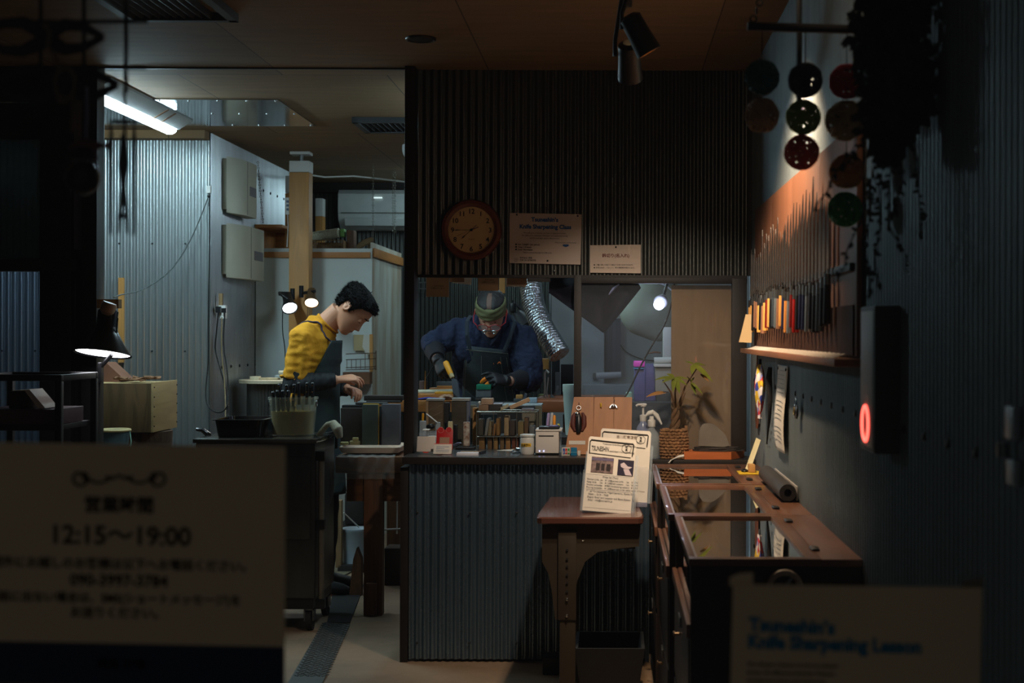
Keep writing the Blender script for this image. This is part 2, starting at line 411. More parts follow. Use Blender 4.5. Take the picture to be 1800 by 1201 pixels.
# ================================================================== THE COUNTER
ct = thing('counter', 'shop counter with corrugated metal front and dark worktop', 'counter', (-.3, 5.9, 0))
ft = corr('front_panel', (-.839, YC if 'YC' in globals() else 5.84, 0), (1, 0, 0), (0, -1, 0), .985, .012, .81, g_front, per=12, amp=.006); ft.parent = ct; ft.location = V(ft.location)-V(ct.location)
ctop = MB().box((-.866, 5.80, .815), (.145, 6.46, .845), .006).build('worktop', M('dark counter laminate', (46, 40, 36), .28, var=.1), ct)
MB().box((XX(780, 5.9), 5.82, .8451), (XX(915, 5.95), 6.44, .8462)).build('metal_sheet', M('steel counter sheet', (120, 124, 126), .25, .8), ct, )
MB().box((.145, 5.86, .805), (.60, 6.06, .832), .003).build('side_ledge', black_wood, ct)
MB().box((.145, 6.0, .0), (.60, 6.03, .805), 0).build('lower_panel', black_wood, ct)
MB().box((-.80, 5.86, 0), (.13, 6.40, .03)).build('plinth', black_wood, ct)
for x in (735, 827, 909):
    for y in (902, 1131): MB().lathe([(.005, 0), (.005, .003), (.0001, .005)], (XX(x, 5.84), 5.833, ZZ(y, 5.84)), (0, -1, 0), 8).build('screw', bolt, ct)

# ================================================================== LIGHT FITTINGS
white_enamel = M('white enamel', (150, 152, 150), .5)
def tube_light(x, y0, y1, label, power, col=COOL, z=ZC, name='fluorescent_light'):
    t = thing(name, label, 'ceiling light', (x, (y0+y1)/2, z-.07), 'tube lights on the workshop ceiling')
    # profile in x,z : flat top, slanted reflector sides, strip along the bottom
    pr = [(.12, 0), (.12, -.012), (.045, -.055), (-.045, -.055), (-.12, -.012), (-.12, 0)]
    mb = MB(); mb.skinrings([mb.ring([(x+a, y, z+b) for a, b in pr]) for y in (y0, y1)]); mb.build('reflector', white_enamel, t, smooth=False)
    mb = MB(); n = 8
    pr = [(.036*math.cos(PI*k/n), -.056-.026*math.sin(PI*k/n)) for k in range(n+1)]
    mb.skinrings([mb.ring([(x+a, y, z+b) for a, b in pr]) for y in (y0+.01, y1-.01)]); mb.build('diffuser', glow('tube glow %s' % power, col, power), t)
    return t
fl = tube_light(-2.345, 6.28, 7.50, 'glowing tube light with slanted metal reflector above the workshop wall', 115)
for k in (0, .12):
    MB().poly([(-2.299, 7.08+k, ZC-.0565), (-2.299, 7.10+k, ZC-.0565), (-2.226, 7.10+k, ZC-.0135), (-2.226, 7.08+k, ZC-.0135)], (.001, 0, -.0015)).build('tape', M('brown tape', (120, 84, 50), .5), fl)
tube_light(-.74, 6.42, 7.62, 'tube light over the standing older worker, behind the header wall', 44)
tube_light(-1.20, 9.7, 10.4, 'short tube light near the back wall beside the black post', 20)
tube_light(.45, 7.4, 8.4, 'tube light in the room behind the counter window', 13, (.72, .80, 1.))
tube_light(-.45, 9.1, 10.1, 'tube light deep in the workshop near the back wall, hidden by the header', 30)
# polished plate on the ceiling
plt = MB().box((-2.9, 6.84, ZC-.006), (-1.62, 7.70, ZC-.002)).build('ceiling_plate', M('polished steel plate', (170, 176, 178), .12, .95, scale=5, var=.1), None)
tag(plt, 'polished steel plate screwed to the ceiling beside the tube light', 'metal plate')
for i in range(5):
    for yy in (6.87, 7.27, 7.67): MB().lathe([(.006, 0), (.006, .003), (.0001, .005)], (-2.2+i*.14, yy, ZC-.006), (0, 0, -1), 8).build('screw', M('bright screw', (220, 220, 220), .2, .9), plt)
# vents
def vent(x0, x1, y0, y1, label):
    t = thing('ceiling_vent', label, 'vent', ((x0+x1)/2, (y0+y1)/2, ZC-.03), 'dark ceiling vents')
    mb = MB(); e = .03
    for lo, hi in (((x0, y0), (x1, y0+e)), ((x0, y1-e), (x1, y1)), ((x0, y0), (x0+e, y1)), ((x1-e, y0), (x1, y1))): mb.box((lo[0], lo[1], ZC-.03), (hi[0], hi[1], ZC-.001))
    mb.build('frame', M('dark grey steel', (40, 42, 44), .5), t)
    mb = MB(); n = int((x1-x0-.06)/.03)
    for i in range(n): mb.box((x0+e+i*.03, y0+e, ZC-.026), (x0+e+i*.03+.006, y1-e, ZC-.004), rot=(0, .5, 0))
    mb.build('slats', M('dark grey steel', (40, 42, 44), .5), t)
    return t
vent(-1.72, -1.33, 4.45, 5.02, 'dark slatted vent on the ceiling at the top left, above the front room')
vent(-1.37, -.86, 7.40, 7.80, 'dark slatted vent on the workshop ceiling beside the black post')
dl = thing('downlight', 'round unlit recessed downlight in the plywood ceiling', 'ceiling light', (XX(738, 5.42), 5.42, ZC-.01))
MB().torus((XX(738, 5.42), 5.42, ZC-.003), .052, .007, seg=28).build('rim', black_iron, dl)
MB().lathe([(.047, -.004), (.04, .0), (.02, -.002)], (XX(738, 5.42), 5.42, ZC-.002)).build('reflector', black_iron, dl)
# track light with two spot heads
tk = thing('track_light', 'black ceiling track light with two adjustable spot heads', 'ceiling light', (.06, 4.3, ZC-.06))
MB().box((.02, 3.95, ZC-.035), (.055, 4.75, ZC-.002), .003).build('track', black_iron, tk)
MB().box((.09, 4.10, ZC-.06), (.20, 4.22, ZC-.002), .004).build('driver_box', black_iron, tk)
def head(c, tgt, power, ang, s=1., col=WARM):
    c = V(c); d = (V(tgt)-c).normalized()
    h = MB().lathe([(.018*s, -.07), (.034*s, -.06), (.036*s, .0), (.040*s, .06), (.0385*s, .061), (.033*s, .02)], c, d, 20, caps=False).build('spot_head', black_iron, tk)
    MB().tube([c-d*.02+V((-.045*s, 0, 0)), c-d*.02+V((-.045*s, 0, .05)), V((c.x-.02, c.y, ZC-.03))], .007, 8).build('bracket', black_iron, tk)
    MB().lathe([(.0001, .018), (.032*s, .018)], c, d, 20, caps=False).build('bulb', glow('warm bulb', (1, .62, .28), 6), h)
    MB().torus(c+d*.058, .037*s, .0022, d, seg=24).build('rim', M('brass rim', (210, 150, 80), .3, .9), h)
    lamp('spot_lamp_light', 'SPOT', c+d*.066, power, col, tgt, spot_size=math.radians(ang), spot_blend=.7, shadow_soft_size=.025)
head((.075, 4.38, 2.27), (.585, 4.5, 1.38), 105, 116); head((.045, 4.5, 2.21), (.12, 5.55, 1.0), 70, 76, col=(1, .84, .68))
tk2 = thing('spot_light', 'black ceiling spot aimed at the top of the right wall', 'ceiling light', (.17, 2.8, 2.4))
d = (V((.59, 3.35, 2.2))-V((.17, 2.81, 2.40))).normalized()
MB().lathe([(.018, -.07), (.034, -.06), (.038, .03), (.03, .02)], (.17, 2.81, 2.40), d, 20, caps=False).build('spot_head', black_iron, tk2)
lamp('spot_lamp_light', 'SPOT', V((.17, 2.81, 2.40))+d*.04, 9, WARM, (.59, 3.35, 2.2), spot_size=math.radians(80), spot_blend=.5, shadow_soft_size=.03)
# ================================================================== THE WORKSHOP
cream = M('cream plastic', (196, 192, 172), .5, scale=4, var=.1); grey_stripe = M('grey label', (120, 116, 120), .5)
pine = wood('pine', (196, 140, 76), .78, 'z', .5, 3, 6); pine_x = wood('pine rail', (186, 122, 62), .75, 'x', .5, 3, 6)
oldwood = wood('weathered board', (140, 112, 76), .6, 'z', .75, 3, 8); brownwood = wood('brown timber', (104, 66, 38), .6, 'z', .6, 3, 8)
brown_x = wood('brown timber lengthwise', (112, 72, 42), .6, 'x', .55, 3, 8)
blk_plastic = M('black plastic', (20, 20, 22), .35, var=.1); blk_cable = M('black cable', (16, 16, 16), .5, var=0); wht_plastic = M('white plastic', (205, 203, 196), .45, var=.06)
steel = M('brushed steel', (120, 122, 122), .35, .9, scale=8, stretch=(1, 1, 6)); bright = M('bright steel', (200, 205, 208), .22, 1., var=.05)
def panelbox(zt, zb, y0, y1, label):
    x0 = -2.28; x1 = -2.185
    t = thing('control_box', label, 'wall box', (x0+.05, (y0+y1)/2, zb), 'cream boxes on the corrugated side wall')
    MB().box((x0+.006, y0, zb+.02), (x0+.03, y1, zt-.01)).build('back_plate', M('cream back plate', (164, 158, 140), .6), t)
    mb = MB(); n = 10; pr = []
    for k in range(n+1):
        u = k/n; pr.append((x0+.03+(x1-x0-.03)*math.sin(min(1, u*1.6)*PI/2), y0+(y1-y0)*u**1.3))
    pr += [(x0+.03, y1)]
    mb.skinrings([mb.ring([(x, y, z) for x, y in pr]) for z in (zb, zt)])
    c = mb.build('cover', cream, t)
    zm = zb+(zt-zb)*.47
    MB().box((x1-.001, y0+(y1-y0)*.62, zm-.028), (x1+.0015, y0+(y1-y0)*.96, zm+.028)).build('stripe', grey_stripe, t)
    MB().box((x1-.012, y0+(y1-y0)*.50, zb+.004), (x1+.0005, y0+(y1-y0)*.508, zt-.004)).build('seam', M('dark seam', (80, 76, 66), .7), t)
panelbox(2.37, 2.045, 8.24, 8.68, 'cream curved cover box high on the corrugated side wall, the upper one')
panelbox(1.985, 1.67, 8.24, 8.86, 'cream curved cover box on the corrugated side wall, the lower one')
# booth behind the younger worker
bt = thing('splash_booth', 'tall pale booth of white boards with pine edging behind the younger worker', 'booth', (-1.9, 9.5, 0))
wb = M('stained white board', (198, 208, 208), .65, scale=2.5, var=.25, rgb2=(178, 176, 164))
wb.node_tree.nodes['Noise Texture'].inputs['Scale'].default_value = 1.1
wb2 = M('smeared white board', (196, 204, 194), .6, scale=1.2, stretch=(1, 3, .8), var=.3, rgb2=(146, 116, 84))
MB().box((-2.27, 9.0, 0), (-1.537, 9.02, 1.885)).build('front_board', wb, bt)
MB().box((-1.549, 9.021, 0), (-1.537, 10.25, 1.925)).build('side_board', wb2, bt)
MB().box((-2.27, 9.9, 0), (-1.55, 10.25, 1.86)).build('back_block', wb, bt)
MB().box((-2.27, 9.021, 1.82), (-1.55, 9.9, 1.86)).build('top_board', wb, bt)
MB().box((-2.26, 8.982, ZZ(455, 9)), (-1.545, 8.999, ZZ(445, 9)), .002).build('edge_rail', pine_x, bt)
MB().box((-1.536, 9.03, ZZ(455, 9)+.008), (-1.52, 10.24, ZZ(437, 9)), .002).build('edge_rail', wood('pine rail deep', (186, 122, 62), .75, 'y', .5, 3, 6), bt)
# wooden post with jack
ps = thing('wooden_post', 'pine post clamped between floor and ceiling behind the younger worker', 'post', (XX(525, 8.85), 8.85, 0))
x0, x1 = XX(508, 8.8), XX(543, 8.8)
MB().box((x0, 8.79, 0), (x1, 8.90, 2.343), .004).build('post_body', pine, ps)
MB().box((x0, 8.788, 2.344), (x1+.002, 8.902, 2.414), .004).build('end_cap', wht_plastic, ps)
MB().tube([((x0+x1)/2, 8.85, 2.41), ((x0+x1)/2, 8.85, 2.46)], .012).build('jack_screw', steel, ps)
MB().box((x0, 8.8, 2.455), (x1, 8.9, ZC-.001), .004).build('jack_plate', wht_plastic, ps)
p2 = thing('wooden_post', 'thin pine post far back beside the wall air conditioner', 'post', (XX(562, 10.4), 10.4, 0))
MB().box((XX(556, 10.4), 10.35, 0), (XX(569, 10.4), 10.45, 2.2), .003).build('post_body', pine, p2)
MB().box((XX(556, 10.4), 10.35, 2.2), (XX(569, 10.4), 10.45, 2.33), .003).build('end_cap', wht_plastic, p2)
p3 = thing('wooden_post', 'pine post half hidden behind the front post, with a remote holder', 'post', (XX(508, 9.2)-.03, 9.2, 0))
MB().box((XX(502, 9.2), 9.17, 1.86), (XX(513, 9.2), 9.24, 2.25), .003).build('post_body', pine, p3)
MB().box((XX(501, 9.15), 9.14, 2.25), (XX(512, 9.15), 9.24, 2.36), .003).build('end_cap', wht_plastic, p3)
rm = thing('switch_remote', 'white hand remote with three buttons hanging beside the pine post', 'remote', P(505, 365, 8.72))
MB().box((XX(501, 8.8), 8.80, ZZ(379, 8.8)), (x0+.0002, 8.83, ZZ(349, 8.8)), .004).build('body', wht_plastic, rm)
mb = MB()
for k in range(3): mb.box(P(503, 358+k*7, 8.80), P(506.5, 354+k*7, 8.794))
mb.build('buttons', M('blue grey button', (70, 84, 110), .5), rm)
MB().tube([P(505, 379, 8.81), P(506, 400, 8.81), P(504, 436, 8.81)], .003, 6).build('cord', wht_plastic, rm)
# air conditioner
ac = thing('air_conditioner', 'white wall air conditioner high on the dark corrugated back wall', 'air conditioner', (-1.66, 10.6, 2.12))
Y = 10.55; xa, xb = XX(596, Y), XX(596, Y)+.80; za, zb = ZZ(405, Y), ZZ(336, Y)
mb = MB(); pr = [(0, 0), (-.0, zb-za), (-.17, zb-za), (-.20, zb-za-.03), (-.205, .12), (-.19, .07), (-.10, .0)]
mb.skinrings([mb.ring([(x, 10.70+a, za+b) for a, b in pr]) for x in (xa, xb)]); mb.build('body', M('white appliance plastic', (186, 190, 186), .4), ac)
MB().box((xa+.02, 10.489, za+.116), (xb-.02, 10.5, za+.122)).build('seam', M('dark seam', (80, 76, 66), .7), ac)
MB().box((xa+.05, 10.500, za+.03), (xb-.04, 10.53, za+.085), rot=(.35, 0, 0)).build('louver', M('white appliance plastic', (186, 190, 186), .4), ac)
MB().box((XX(659, Y), 10.486, ZZ(351, Y)), (XX(673, Y), 10.495, ZZ(349.5, Y))).build('indicator', glow('pale indicator', (.8, 1, 1), 1.2), ac)
# white cable along the ceiling
mb = MB(); mb.tube([P(541, 309, 8.9), P(570, 313, 9.6), P(620, 311, 9.8), P(650, 314, 9.9), P(712, 321, 9.9)], .006, 6)
tag(mb.build('ceiling_cable', wht_plastic), 'white cable sagging from the pine post towards the right under the ceiling', 'cable')
# chains
def chain(x, y0, y1, Y, label, s=.011, grp='thin chains hanging from the workshop ceiling', xe=None):
    mb = MB(); a = P(x, y0, Y); b = P(xe or x, y1, Y); L = (b-a).length; n = max(2, int(L/(s*1.6)))
    for i in range(n):
        c = a.lerp(b, (i+.5)/n)
        mb.torus(c, s*.55, s*.16, (1, 0, 0) if i % 2 else (0, 1, 0), 10, 5, squash=1.)
    return tag(mb.build('chain', M('dull chain', (120, 116, 104), .4, .8, var=.1)), label, 'chain', grp)
chain(655, 245, 432, 9.4, 'thin chain hanging over the pale booth, the left one'); chain(690, 275, 410, 9.9, 'thin chain hanging left of the black post, the middle one')
chain(693.5, 270, 412, 9.7, 'thin chain hanging right beside the black post, the rightmost one')
chain(452, 285, 395, 8.9, 'long thin chain against the lit corrugated side wall', grp=None, xe=462)
# round white fitting peeking past the post
rf = thing('round_ceiling_light', 'round pale fitting just showing behind the top of the black post', 'ceiling light', P(714, 262, 8.5))
MB().ball(P(716, 262, 8.5), (.035, .05, .062)).build('shade', M('milky plastic', (200, 205, 205), .4), rf)
# shelf, basket, hose, small box
sh = thing('wall_shelf', 'small pine box shelf on the corrugated side wall above the booth', 'shelf', (-2.22, 9.2, 1.9))
zt = ZZ(398, 9.05); 
MB().box((-2.272, 8.98, zt-.02), (-2.10, 9.5, zt), .002).build('top_board', pine_x, sh)
MB().box((-2.272, 9.46, 1.89), (-2.10, 9.48, zt-.021), .002).build('side_board', pine_x, sh)
MB().box((-2.272, 8.98, 1.89), (-2.255, 9.459, zt-.021)).build('back_board', pine_x, sh)
bk = thing('slatted_basket', 'brown perforated plastic basket on top of the booth', 'basket', P(570, 438, 9.3))
mb = MB(); p, q = P(543, 438, 9.25), P(603, 424, 9.25)
for i in range(15):
    x = p.x+(q.x-p.x)*i/14; mb.box((x-.002, 9.25, 1.862), (x+.002, 9.254, q.z))
for k in range(4):
    z = 1.862+(q.z-1.862)*k/3; mb.box((p.x, 9.249, z-.003), (q.x, 9.255, z+.003))
mb.box((p.x, 9.26, 1.861), (q.x, 9.5, 1.866)); mb.box((p.x, 9.49, 1.861), (q.x, 9.5, q.z))
for x in (p.x, q.x-.006): mb.box((x, 9.25, 1.861), (x+.006, 9.5, q.z))
mb.build('basket_body', M('brown basket plastic', (112, 78, 40), .6), bk)
hs = thing('ribbed_hose', 'pale ribbed hose lying over the basket on the booth', 'hose', P(570, 420, 9.35))
a = P(538, 420, 9.4); b = P(596, 411, 9.36); mb = MB(); n = 26; pr = []
for i in range(n*2+1):
    u = i/(n*2); pr.append((.030+(.0035 if i % 2 else -.001), u*(b-a).length))
mb.lathe(pr, a, b-a, 14); mb.build('hose_body', M('off white hose', (190, 186, 160), .5), hs)
MB().box(P(597, 418, 9.35)+V((0, 0, 0)), P(608, 405, 9.42), .006).build('label_end', M('green label', (120, 170, 90), .5), hs)
tag(MB().box(P(609, 438, 9.35)+V((0, 0, .0)), P(626, 408, 9.45), .003).build('wooden_block', brownwood), 'small wooden box beside the hose on top of the booth', 'box')
tag(MB().tube([P(628, 437, 9.4), P(640, 428, 9.4), P(652, 423, 9.4), P(648, 436, 9.5)], [.018, .022, .02, .012], 8).build('crumpled_bag', M('brown crumpled bag', (110, 86, 56), .7)), 'crumpled brown bag on the booth near its right corner', 'bag')
# outlet, cables on side wall
so = thing('wall_outlet', 'white outlet strip with plugs on the side wall beside the booth', 'power outlet', P(388, 545, 8.1))
MB().box(P(386, 556, 8.12), P(390.5, 518, 8.10), .003).build('backing', oldwood, so)
MB().box(P(387, 562, 8.10), P(396, 539, 8.07), .004).build('outlet_block', wht_plastic, so)
MB().box(P(381, 552, 8.08), P(387, 541, 8.05), .006).build('plug', blk_plastic, so)
MB().box(P(391, 552, 8.06), P(397, 544, 8.04), .006).build('plug', blk_plastic, so)
def cable(pts, r, label, mat=blk_cable, name='cable', grp=None):
    # smooth the path
    q = [V(p) for p in pts]
    for _ in range(2):
        n = [q[0]]
        for a, b in zip(q, q[1:]): n += [a.lerp(b, .25), a.lerp(b, .75)]
        q = n+[q[-1]]
    return tag(MB().tube(q, r, 6).build(name, mat), label, 'cable', grp)
cable([P(384, 552, 8.05), P(379, 600, 8.05), P(378, 620, 8.05), P(392, 665, 8.02), P(400, 700, 8.0), P(402, 738, 7.9)], .004, 'black cable running down from the outlet, the left strand')
cable([P(395, 552, 8.03), P(392, 610, 8.03), P(400, 650, 8.0), P(402, 700, 7.98), P(398, 722, 7.9)], .004, 'black cable running down from the outlet, the right strand')
cable([P(390, 560, 8.03), P(389, 620, 8.03), P(396, 680, 8.0), P(397, 740, 7.9)], .003, 'thin pale cable between the two black cables below the outlet', M('tan cable', (140, 120, 84), .5))
ho = thing('cable_hook', 'small white cable clamp high on the front corrugated wall', 'hook', P(367, 338, 7.98))
MB().box(P(364, 342, 7.985), P(369, 329, 7.965), .003).build('clamp', wht_plastic, ho)
MB().ball(P(366.5, 347, 7.96), (.010, .008, .008), 8, 6).build('knot', blk_plastic, ho)
cable([P(367, 347, 7.965), P(368, 440, 7.97), P(366, 560, 7.96), P(367, 640, 7.95), P(361, 690, 7.92), P(364, 715, 7.9), P(376, 727, 7.85), P(392, 728, 7.8), P(401, 715, 7.8)], .0035, 'long black cable hanging straight down the corrugated wall and looping at the bottom')
cable([P(366, 347, 7.965), P(352, 385, 7.95), P(330, 435, 7.9), P(300, 480, 7.8), P(262, 507, 7.7), P(238, 517, 7.2), P(215, 520, 6.4), P(200, 526, 5.8)], .003, 'thin cable swagging across the corrugated wall to the clamp lamp', M('grey cable', (60, 66, 64), .5))
# wood stick
tag(MB().box(P(209.5, 640, 7.984), P(217, 491, 7.966), .002).build('wooden_strip', pine), 'upright brown wooden strip on the corrugated wall behind the clamp lamp', 'wood strip')
# clamp lamp
LY = 5.72
cl = thing('clamp_lamp', 'black enamel cone lamp glowing beside the black frame post', 'desk lamp', P(180, 780, LY))
ax = (P(183, 560, LY)-P(180.5, 628, LY)).normalized()
ax = (ax+V((.03, .19, 0))).normalized()
c0 = P(180.5, 626, LY)
MB().lathe([(.112, 0), (.114, .003), (.080, .045), (.045, .10), (.040, .115), (.040, .178), (.030, .186), (.030, .188), (.036, .176), (.036, .118), (.075, .048), (.108, .004)], c0, ax, 32, caps=False).build('lamp_shade', M('black enamel', (18, 18, 19), .22, coat=.5), cl)
sk = MB()
sk.lathe([(.016, 0), (.028, .012), (.031, .04), (.026, .05), (.0001, .052)], P(186, 556, LY), (P(193, 545, LY)-P(186, 556, LY))+V((0, 0, .02)), 16); sk.build('socket', M('tan bakelite', (168, 140, 112), .5), cl)
MB().lathe([(.0001, .02), (.104, .006)], c0, ax, 32, caps=False).build('lamp_glow', glow('white lamp glow', (.93, .93, 1.0), 9), cl)
MB().ball(c0+ax*.19, (.012, .012, .012)).build('bulb_neck', glow('warm bulb', (1, .62, .28), 6), cl)
MB().tube([c0+ax*.05+V((.02, .03, -.05)), P(176, 650, LY+.06), P(172, 700, LY+.06), P(166, 800, LY+.06), V((P(166, 1060, LY+.06).x, LY+.06, .02))], .009, 8).build('pole', blk_plastic, cl)
MB().lathe([(.10, 0), (.10, .018), (.02, .022)], (P(166, 1060, LY+.06).x, LY+.06, 0)).build('base', blk_plastic, cl)
MB().box(P(171, 676, LY+.03), P(181, 640, LY+.06), .006).build('joint', blk_plastic, cl)
MB().tube([P(186, 600, LY), P(204, 590, LY), P(207, 562, LY)], .003, 6).build('vent_wire', blk_plastic, cl)
br = thing('lamp_clamp', 'tan wooden clamp bracket above the cone lamp', 'clamp', P(190, 545, 5.9))
MB().box(P(176, 545, 5.97), P(208, 529, 5.93), .006).build('jaw', oldwood, br)
# crate stack
cr = thing('wooden_crate', 'old wooden crate on a stump under the clamp lamp', 'crate', (XX(225, 7.25), 7.3, 0))
xl, xr_ = XX(150, 7.15), XX(270, 7.15)
z1, z0 = ZZ(677, 7.15), ZZ(763, 7.15)
MB().box((xl, 7.15, z0), (xr_-.012, 7.165, z1), .001).build('front_board', wood('dark crate board', (106, 80, 46), .55, 'z', .75, 3, 7), cr)
MB().box((xr_-.012, 7.15, z0), (xr_, 7.54, z1+.006), .002).build('end_board', wood('light crate board', (176, 148, 100), .8, 'y', .75, 2.5, 6), cr)
MB().box((xl, 7.525, z0), (xr_-.012, 7.54, z1)).build('back_board', oldwood, cr)
MB().box((xl, 7.166, z1-.02), (xr_-.013, 7.524, z1)).build('lid', wood('light crate board', (176, 148, 100), .8, 'y', .75, 2.5, 6), cr)
for k in range(5):
    for yy in (7.16, 7.53): MB().ball((xr_+.001, yy, z0+.03+(z1-z0-.05)*k/4), .004, 6, 4).build('nail', M('rusty nail', (50, 34, 26), .6, .5), cr)
st = thing('log_stump', 'rough dark stump carrying the old wooden crate', 'stump', (XX(225, 7.3), 7.35, 0))
MB().lathe([(.21, 0), (.2, .3), (.19, .6), (.20, z0-.005)], (xr_-.17, 7.35, 0), (0, 0, 1), 14).build('stump_body', wood('dark bark', (78, 54, 36), .5, 'z', .9, 4, 9), st)
MB().box((xl, 7.16, z0-.2), (xr_-.36, 7.5, z0-.003)).build('bearing_block', M('dark block', (34, 30, 26), .8), st)
br = MB(); RR = random.Random(3)
for k in range(16):
    x = xl+.12+k*.013+RR.uniform(-.02, .02); y = RR.uniform(7.2, 7.4); s_ = RR.uniform(.02, .045)
    z = z1+.012+RR.uniform(0, .014)
    br.poly([V((x+s_*math.cos(t)*RR.uniform(.6, 1.2), y+s_*math.sin(t)*RR.uniform(.6, 1.2), z+RR.uniform(-.007, .007))) for t in (0, 1, 2.1, 3.2, 4.2, 5.3)], (0, 0, .005))
tag(br.build('bark_scraps', M('flaky bark', (112, 76, 48), .85, var=.3), smooth=False), 'flaky brown bark scraps heaped on the crate lid', 'bark', kind='stuff')
tag(MB().poly([P(160, 640, 7.37), P(186, 640, 7.37), P(219, 670, 7.37), P(205, 675.5, 7.37), P(160, 675.5, 7.37)], (0, .15, 0)).build('leather_offcut', M('red brown hide', (120, 78, 58), .7), smooth=False), 'red brown sloping board leaning behind the crate', 'board')
bkt = thing('bucket', 'small blue grey bucket with a pale rim below the crate', 'bucket', (XX(200, 6.95), 6.95, .0))
zb_ = ZZ(759, 6.95); c = (XX(203, 6.95), 6.95)
MB().lathe([(.055, -.22), (.066, 0), (.062, 0), (.05, -.21)], (c[0], c[1], zb_), seg=28).build('bucket_body', M('blue grey plastic', (74, 98, 104), .5), bkt)
MB().torus((c[0], c[1], zb_), .069, .007, seg=28).build('rim', M('pale rim', (190, 170, 120), .5), bkt)
MB().tube([(c[0]+.07, c[1], zb_), (c[0]+.085, c[1]-.02, zb_-.05), (c[0]+.08, c[1]-.02, zb_-.1)], .003, 6).build('handle', M('pale green wire', (120, 160, 140), .4), bkt)
tag(MB().box((c[0]-.16, 6.86, 0), (c[0]+.14, 7.08, zb_-.222), .006).build('low_stand', M('dark block', (34, 30, 26), .8)), 'dark low stand under the blue grey bucket', 'stand')

# lamps on the post
def spot(name, label, c, tgt, shade, glowm, s, arm, power, col):
    t = thing(name, label, 'work lamp', c, 'work lamps clipped to the pine post')
    c = V(c); d = (V(tgt)-c).normalized()
    h = MB().lathe([(.012*s, -.09*s), (.026*s, -.085*s), (.03*s, -.02*s), (.045*s, .02*s), (.047*s, .03*s), (.041*s, .028*s), (.024*s, -.02*s)], c, d, 24, caps=False).build('lamp_head', shade, t)
    MB().lathe([(.0001, .024*s), (.040*s, .024*s)], c, d, 24, caps=False).build('bulb', glowm, h)
    for pts, r in arm: MB().tube(pts, r, 10).build('arm', blk_plastic, t)
    lamp(name+'_light', 'SPOT', c+d*.05, power, col, tgt, spot_size=math.radians(110), spot_blend=.6, shadow_soft_size=.04)
    return t
Y = 8.6
s1 = spot('clip_spotlight', 'black clip lamp glowing white left of the pine post', P(508, 538, Y), P(508, 538, Y)+V((.32, -.66, -.70)), blk_plastic, glow('cool bulb', (.86, .93, 1), 14), 1.05,
     [([P(506, 528, Y), P(496, 521, Y), P(491, 517, Y+.05)], .009), ([P(490, 518, Y+.08), P(514, 519, Y+.12)], .013), ([P(514, 509, Y+.10), P(514, 529, Y+.10)], .014)], 7, (.9, .95, 1))
s2 = spot('clip_spotlight', 'brass coloured clip lamp glowing warm right of the pine post', P(547.5, 529, Y), P(547.5, 529, Y)+V((.12, -.66, -.75)), M('bronze paint', (120, 92, 64), .35, .6), glow('warm white bulb', (1, .85, .62), 12), .95,
     [([P(553, 514, Y), P(540, 516, Y+.05), P(533, 517, Y+.1)], .010), ([P(529.5, 504, Y+.12), P(529.5, 525, Y+.12)], .014)], 3, (1, .8, .55))
cable([P(497, 540, 8.6), P(496, 585, 8.65), P(501, 610, 8.68), P(502, 655, 8.7)], .003, 'black cord hanging from the white glowing clip lamp')
cable([P(541, 538, 8.76), P(540, 560, 8.76), P(538, 575, 8.76)], .002, 'short black cord hanging from the warm glowing clip lamp')

# round board with stones, drum
rb = thing('round_table', 'round board on a corrugated metal drum left of the younger worker', 'table', (XX(470, 8.4), 8.45, 0))
zt = ZZ(671, 8.3); cx_ = XX(475, 8.4)
MB().lathe([(.205, 0), (.205, .018), (.2, .02)], (cx_, 8.5, zt-.02), seg=36).build('tabletop', M('pale worn board', (190, 176, 148), .6), rb)
mb = MB(); k = 140; rows = []
for z in (0.02, zt-.021): rows.append(mb.ring([(cx_+(.155+.004*math.cos(i/k*2*PI*46))*math.cos(2*PI*i/k), 8.5+(.155+.004*math.cos(i/k*2*PI*46))*math.sin(2*PI*i/k), z) for i in range(k)]))
mb.skinrings(rows); mb.build('drum', g_dark, rb)
def stone(lo, hi, rgb, label, grp=None, cat='whetstone', name='whetstone', bev=.003, rot=None, rough=.75, piv=None):
    return tag(MB().box(lo, hi, bev, rot, piv).build(name, M('stone %d %d %d' % rgb, rgb, rough, scale=14, var=.2)), label, cat, grp)
G = 'pale stones on the round board'
stone((XX(439, 8.4), 8.4, zt), (XX(455, 8.4), 8.46, zt+.02), (196, 186, 156), 'pale flat stone at the left edge of the round board', G)
stone((XX(457, 8.4), 8.38, zt), (XX(490, 8.4), 8.44, zt+.013), (182, 166, 132), 'long flat tan stone in the middle of the round board', G)
stone((XX(479, 8.4), 8.46, zt), (XX(491, 8.4), 8.53, zt+.026), (168, 180, 182), 'small blue white stone on the round board', G)
stone((XX(492, 8.4), 8.40, zt), (XX(512, 8.4), 8.5, zt+.035), (204, 186, 150), 'thick cream block on the right of the round board', G)
stone((XX(487, 8.4), 8.40, zt+.037), (XX(512, 8.4), 8.5, zt+.052), (210, 204, 178), 'cream slab laid on the thick block on the round board', G, rot=(0, -.0, .2))

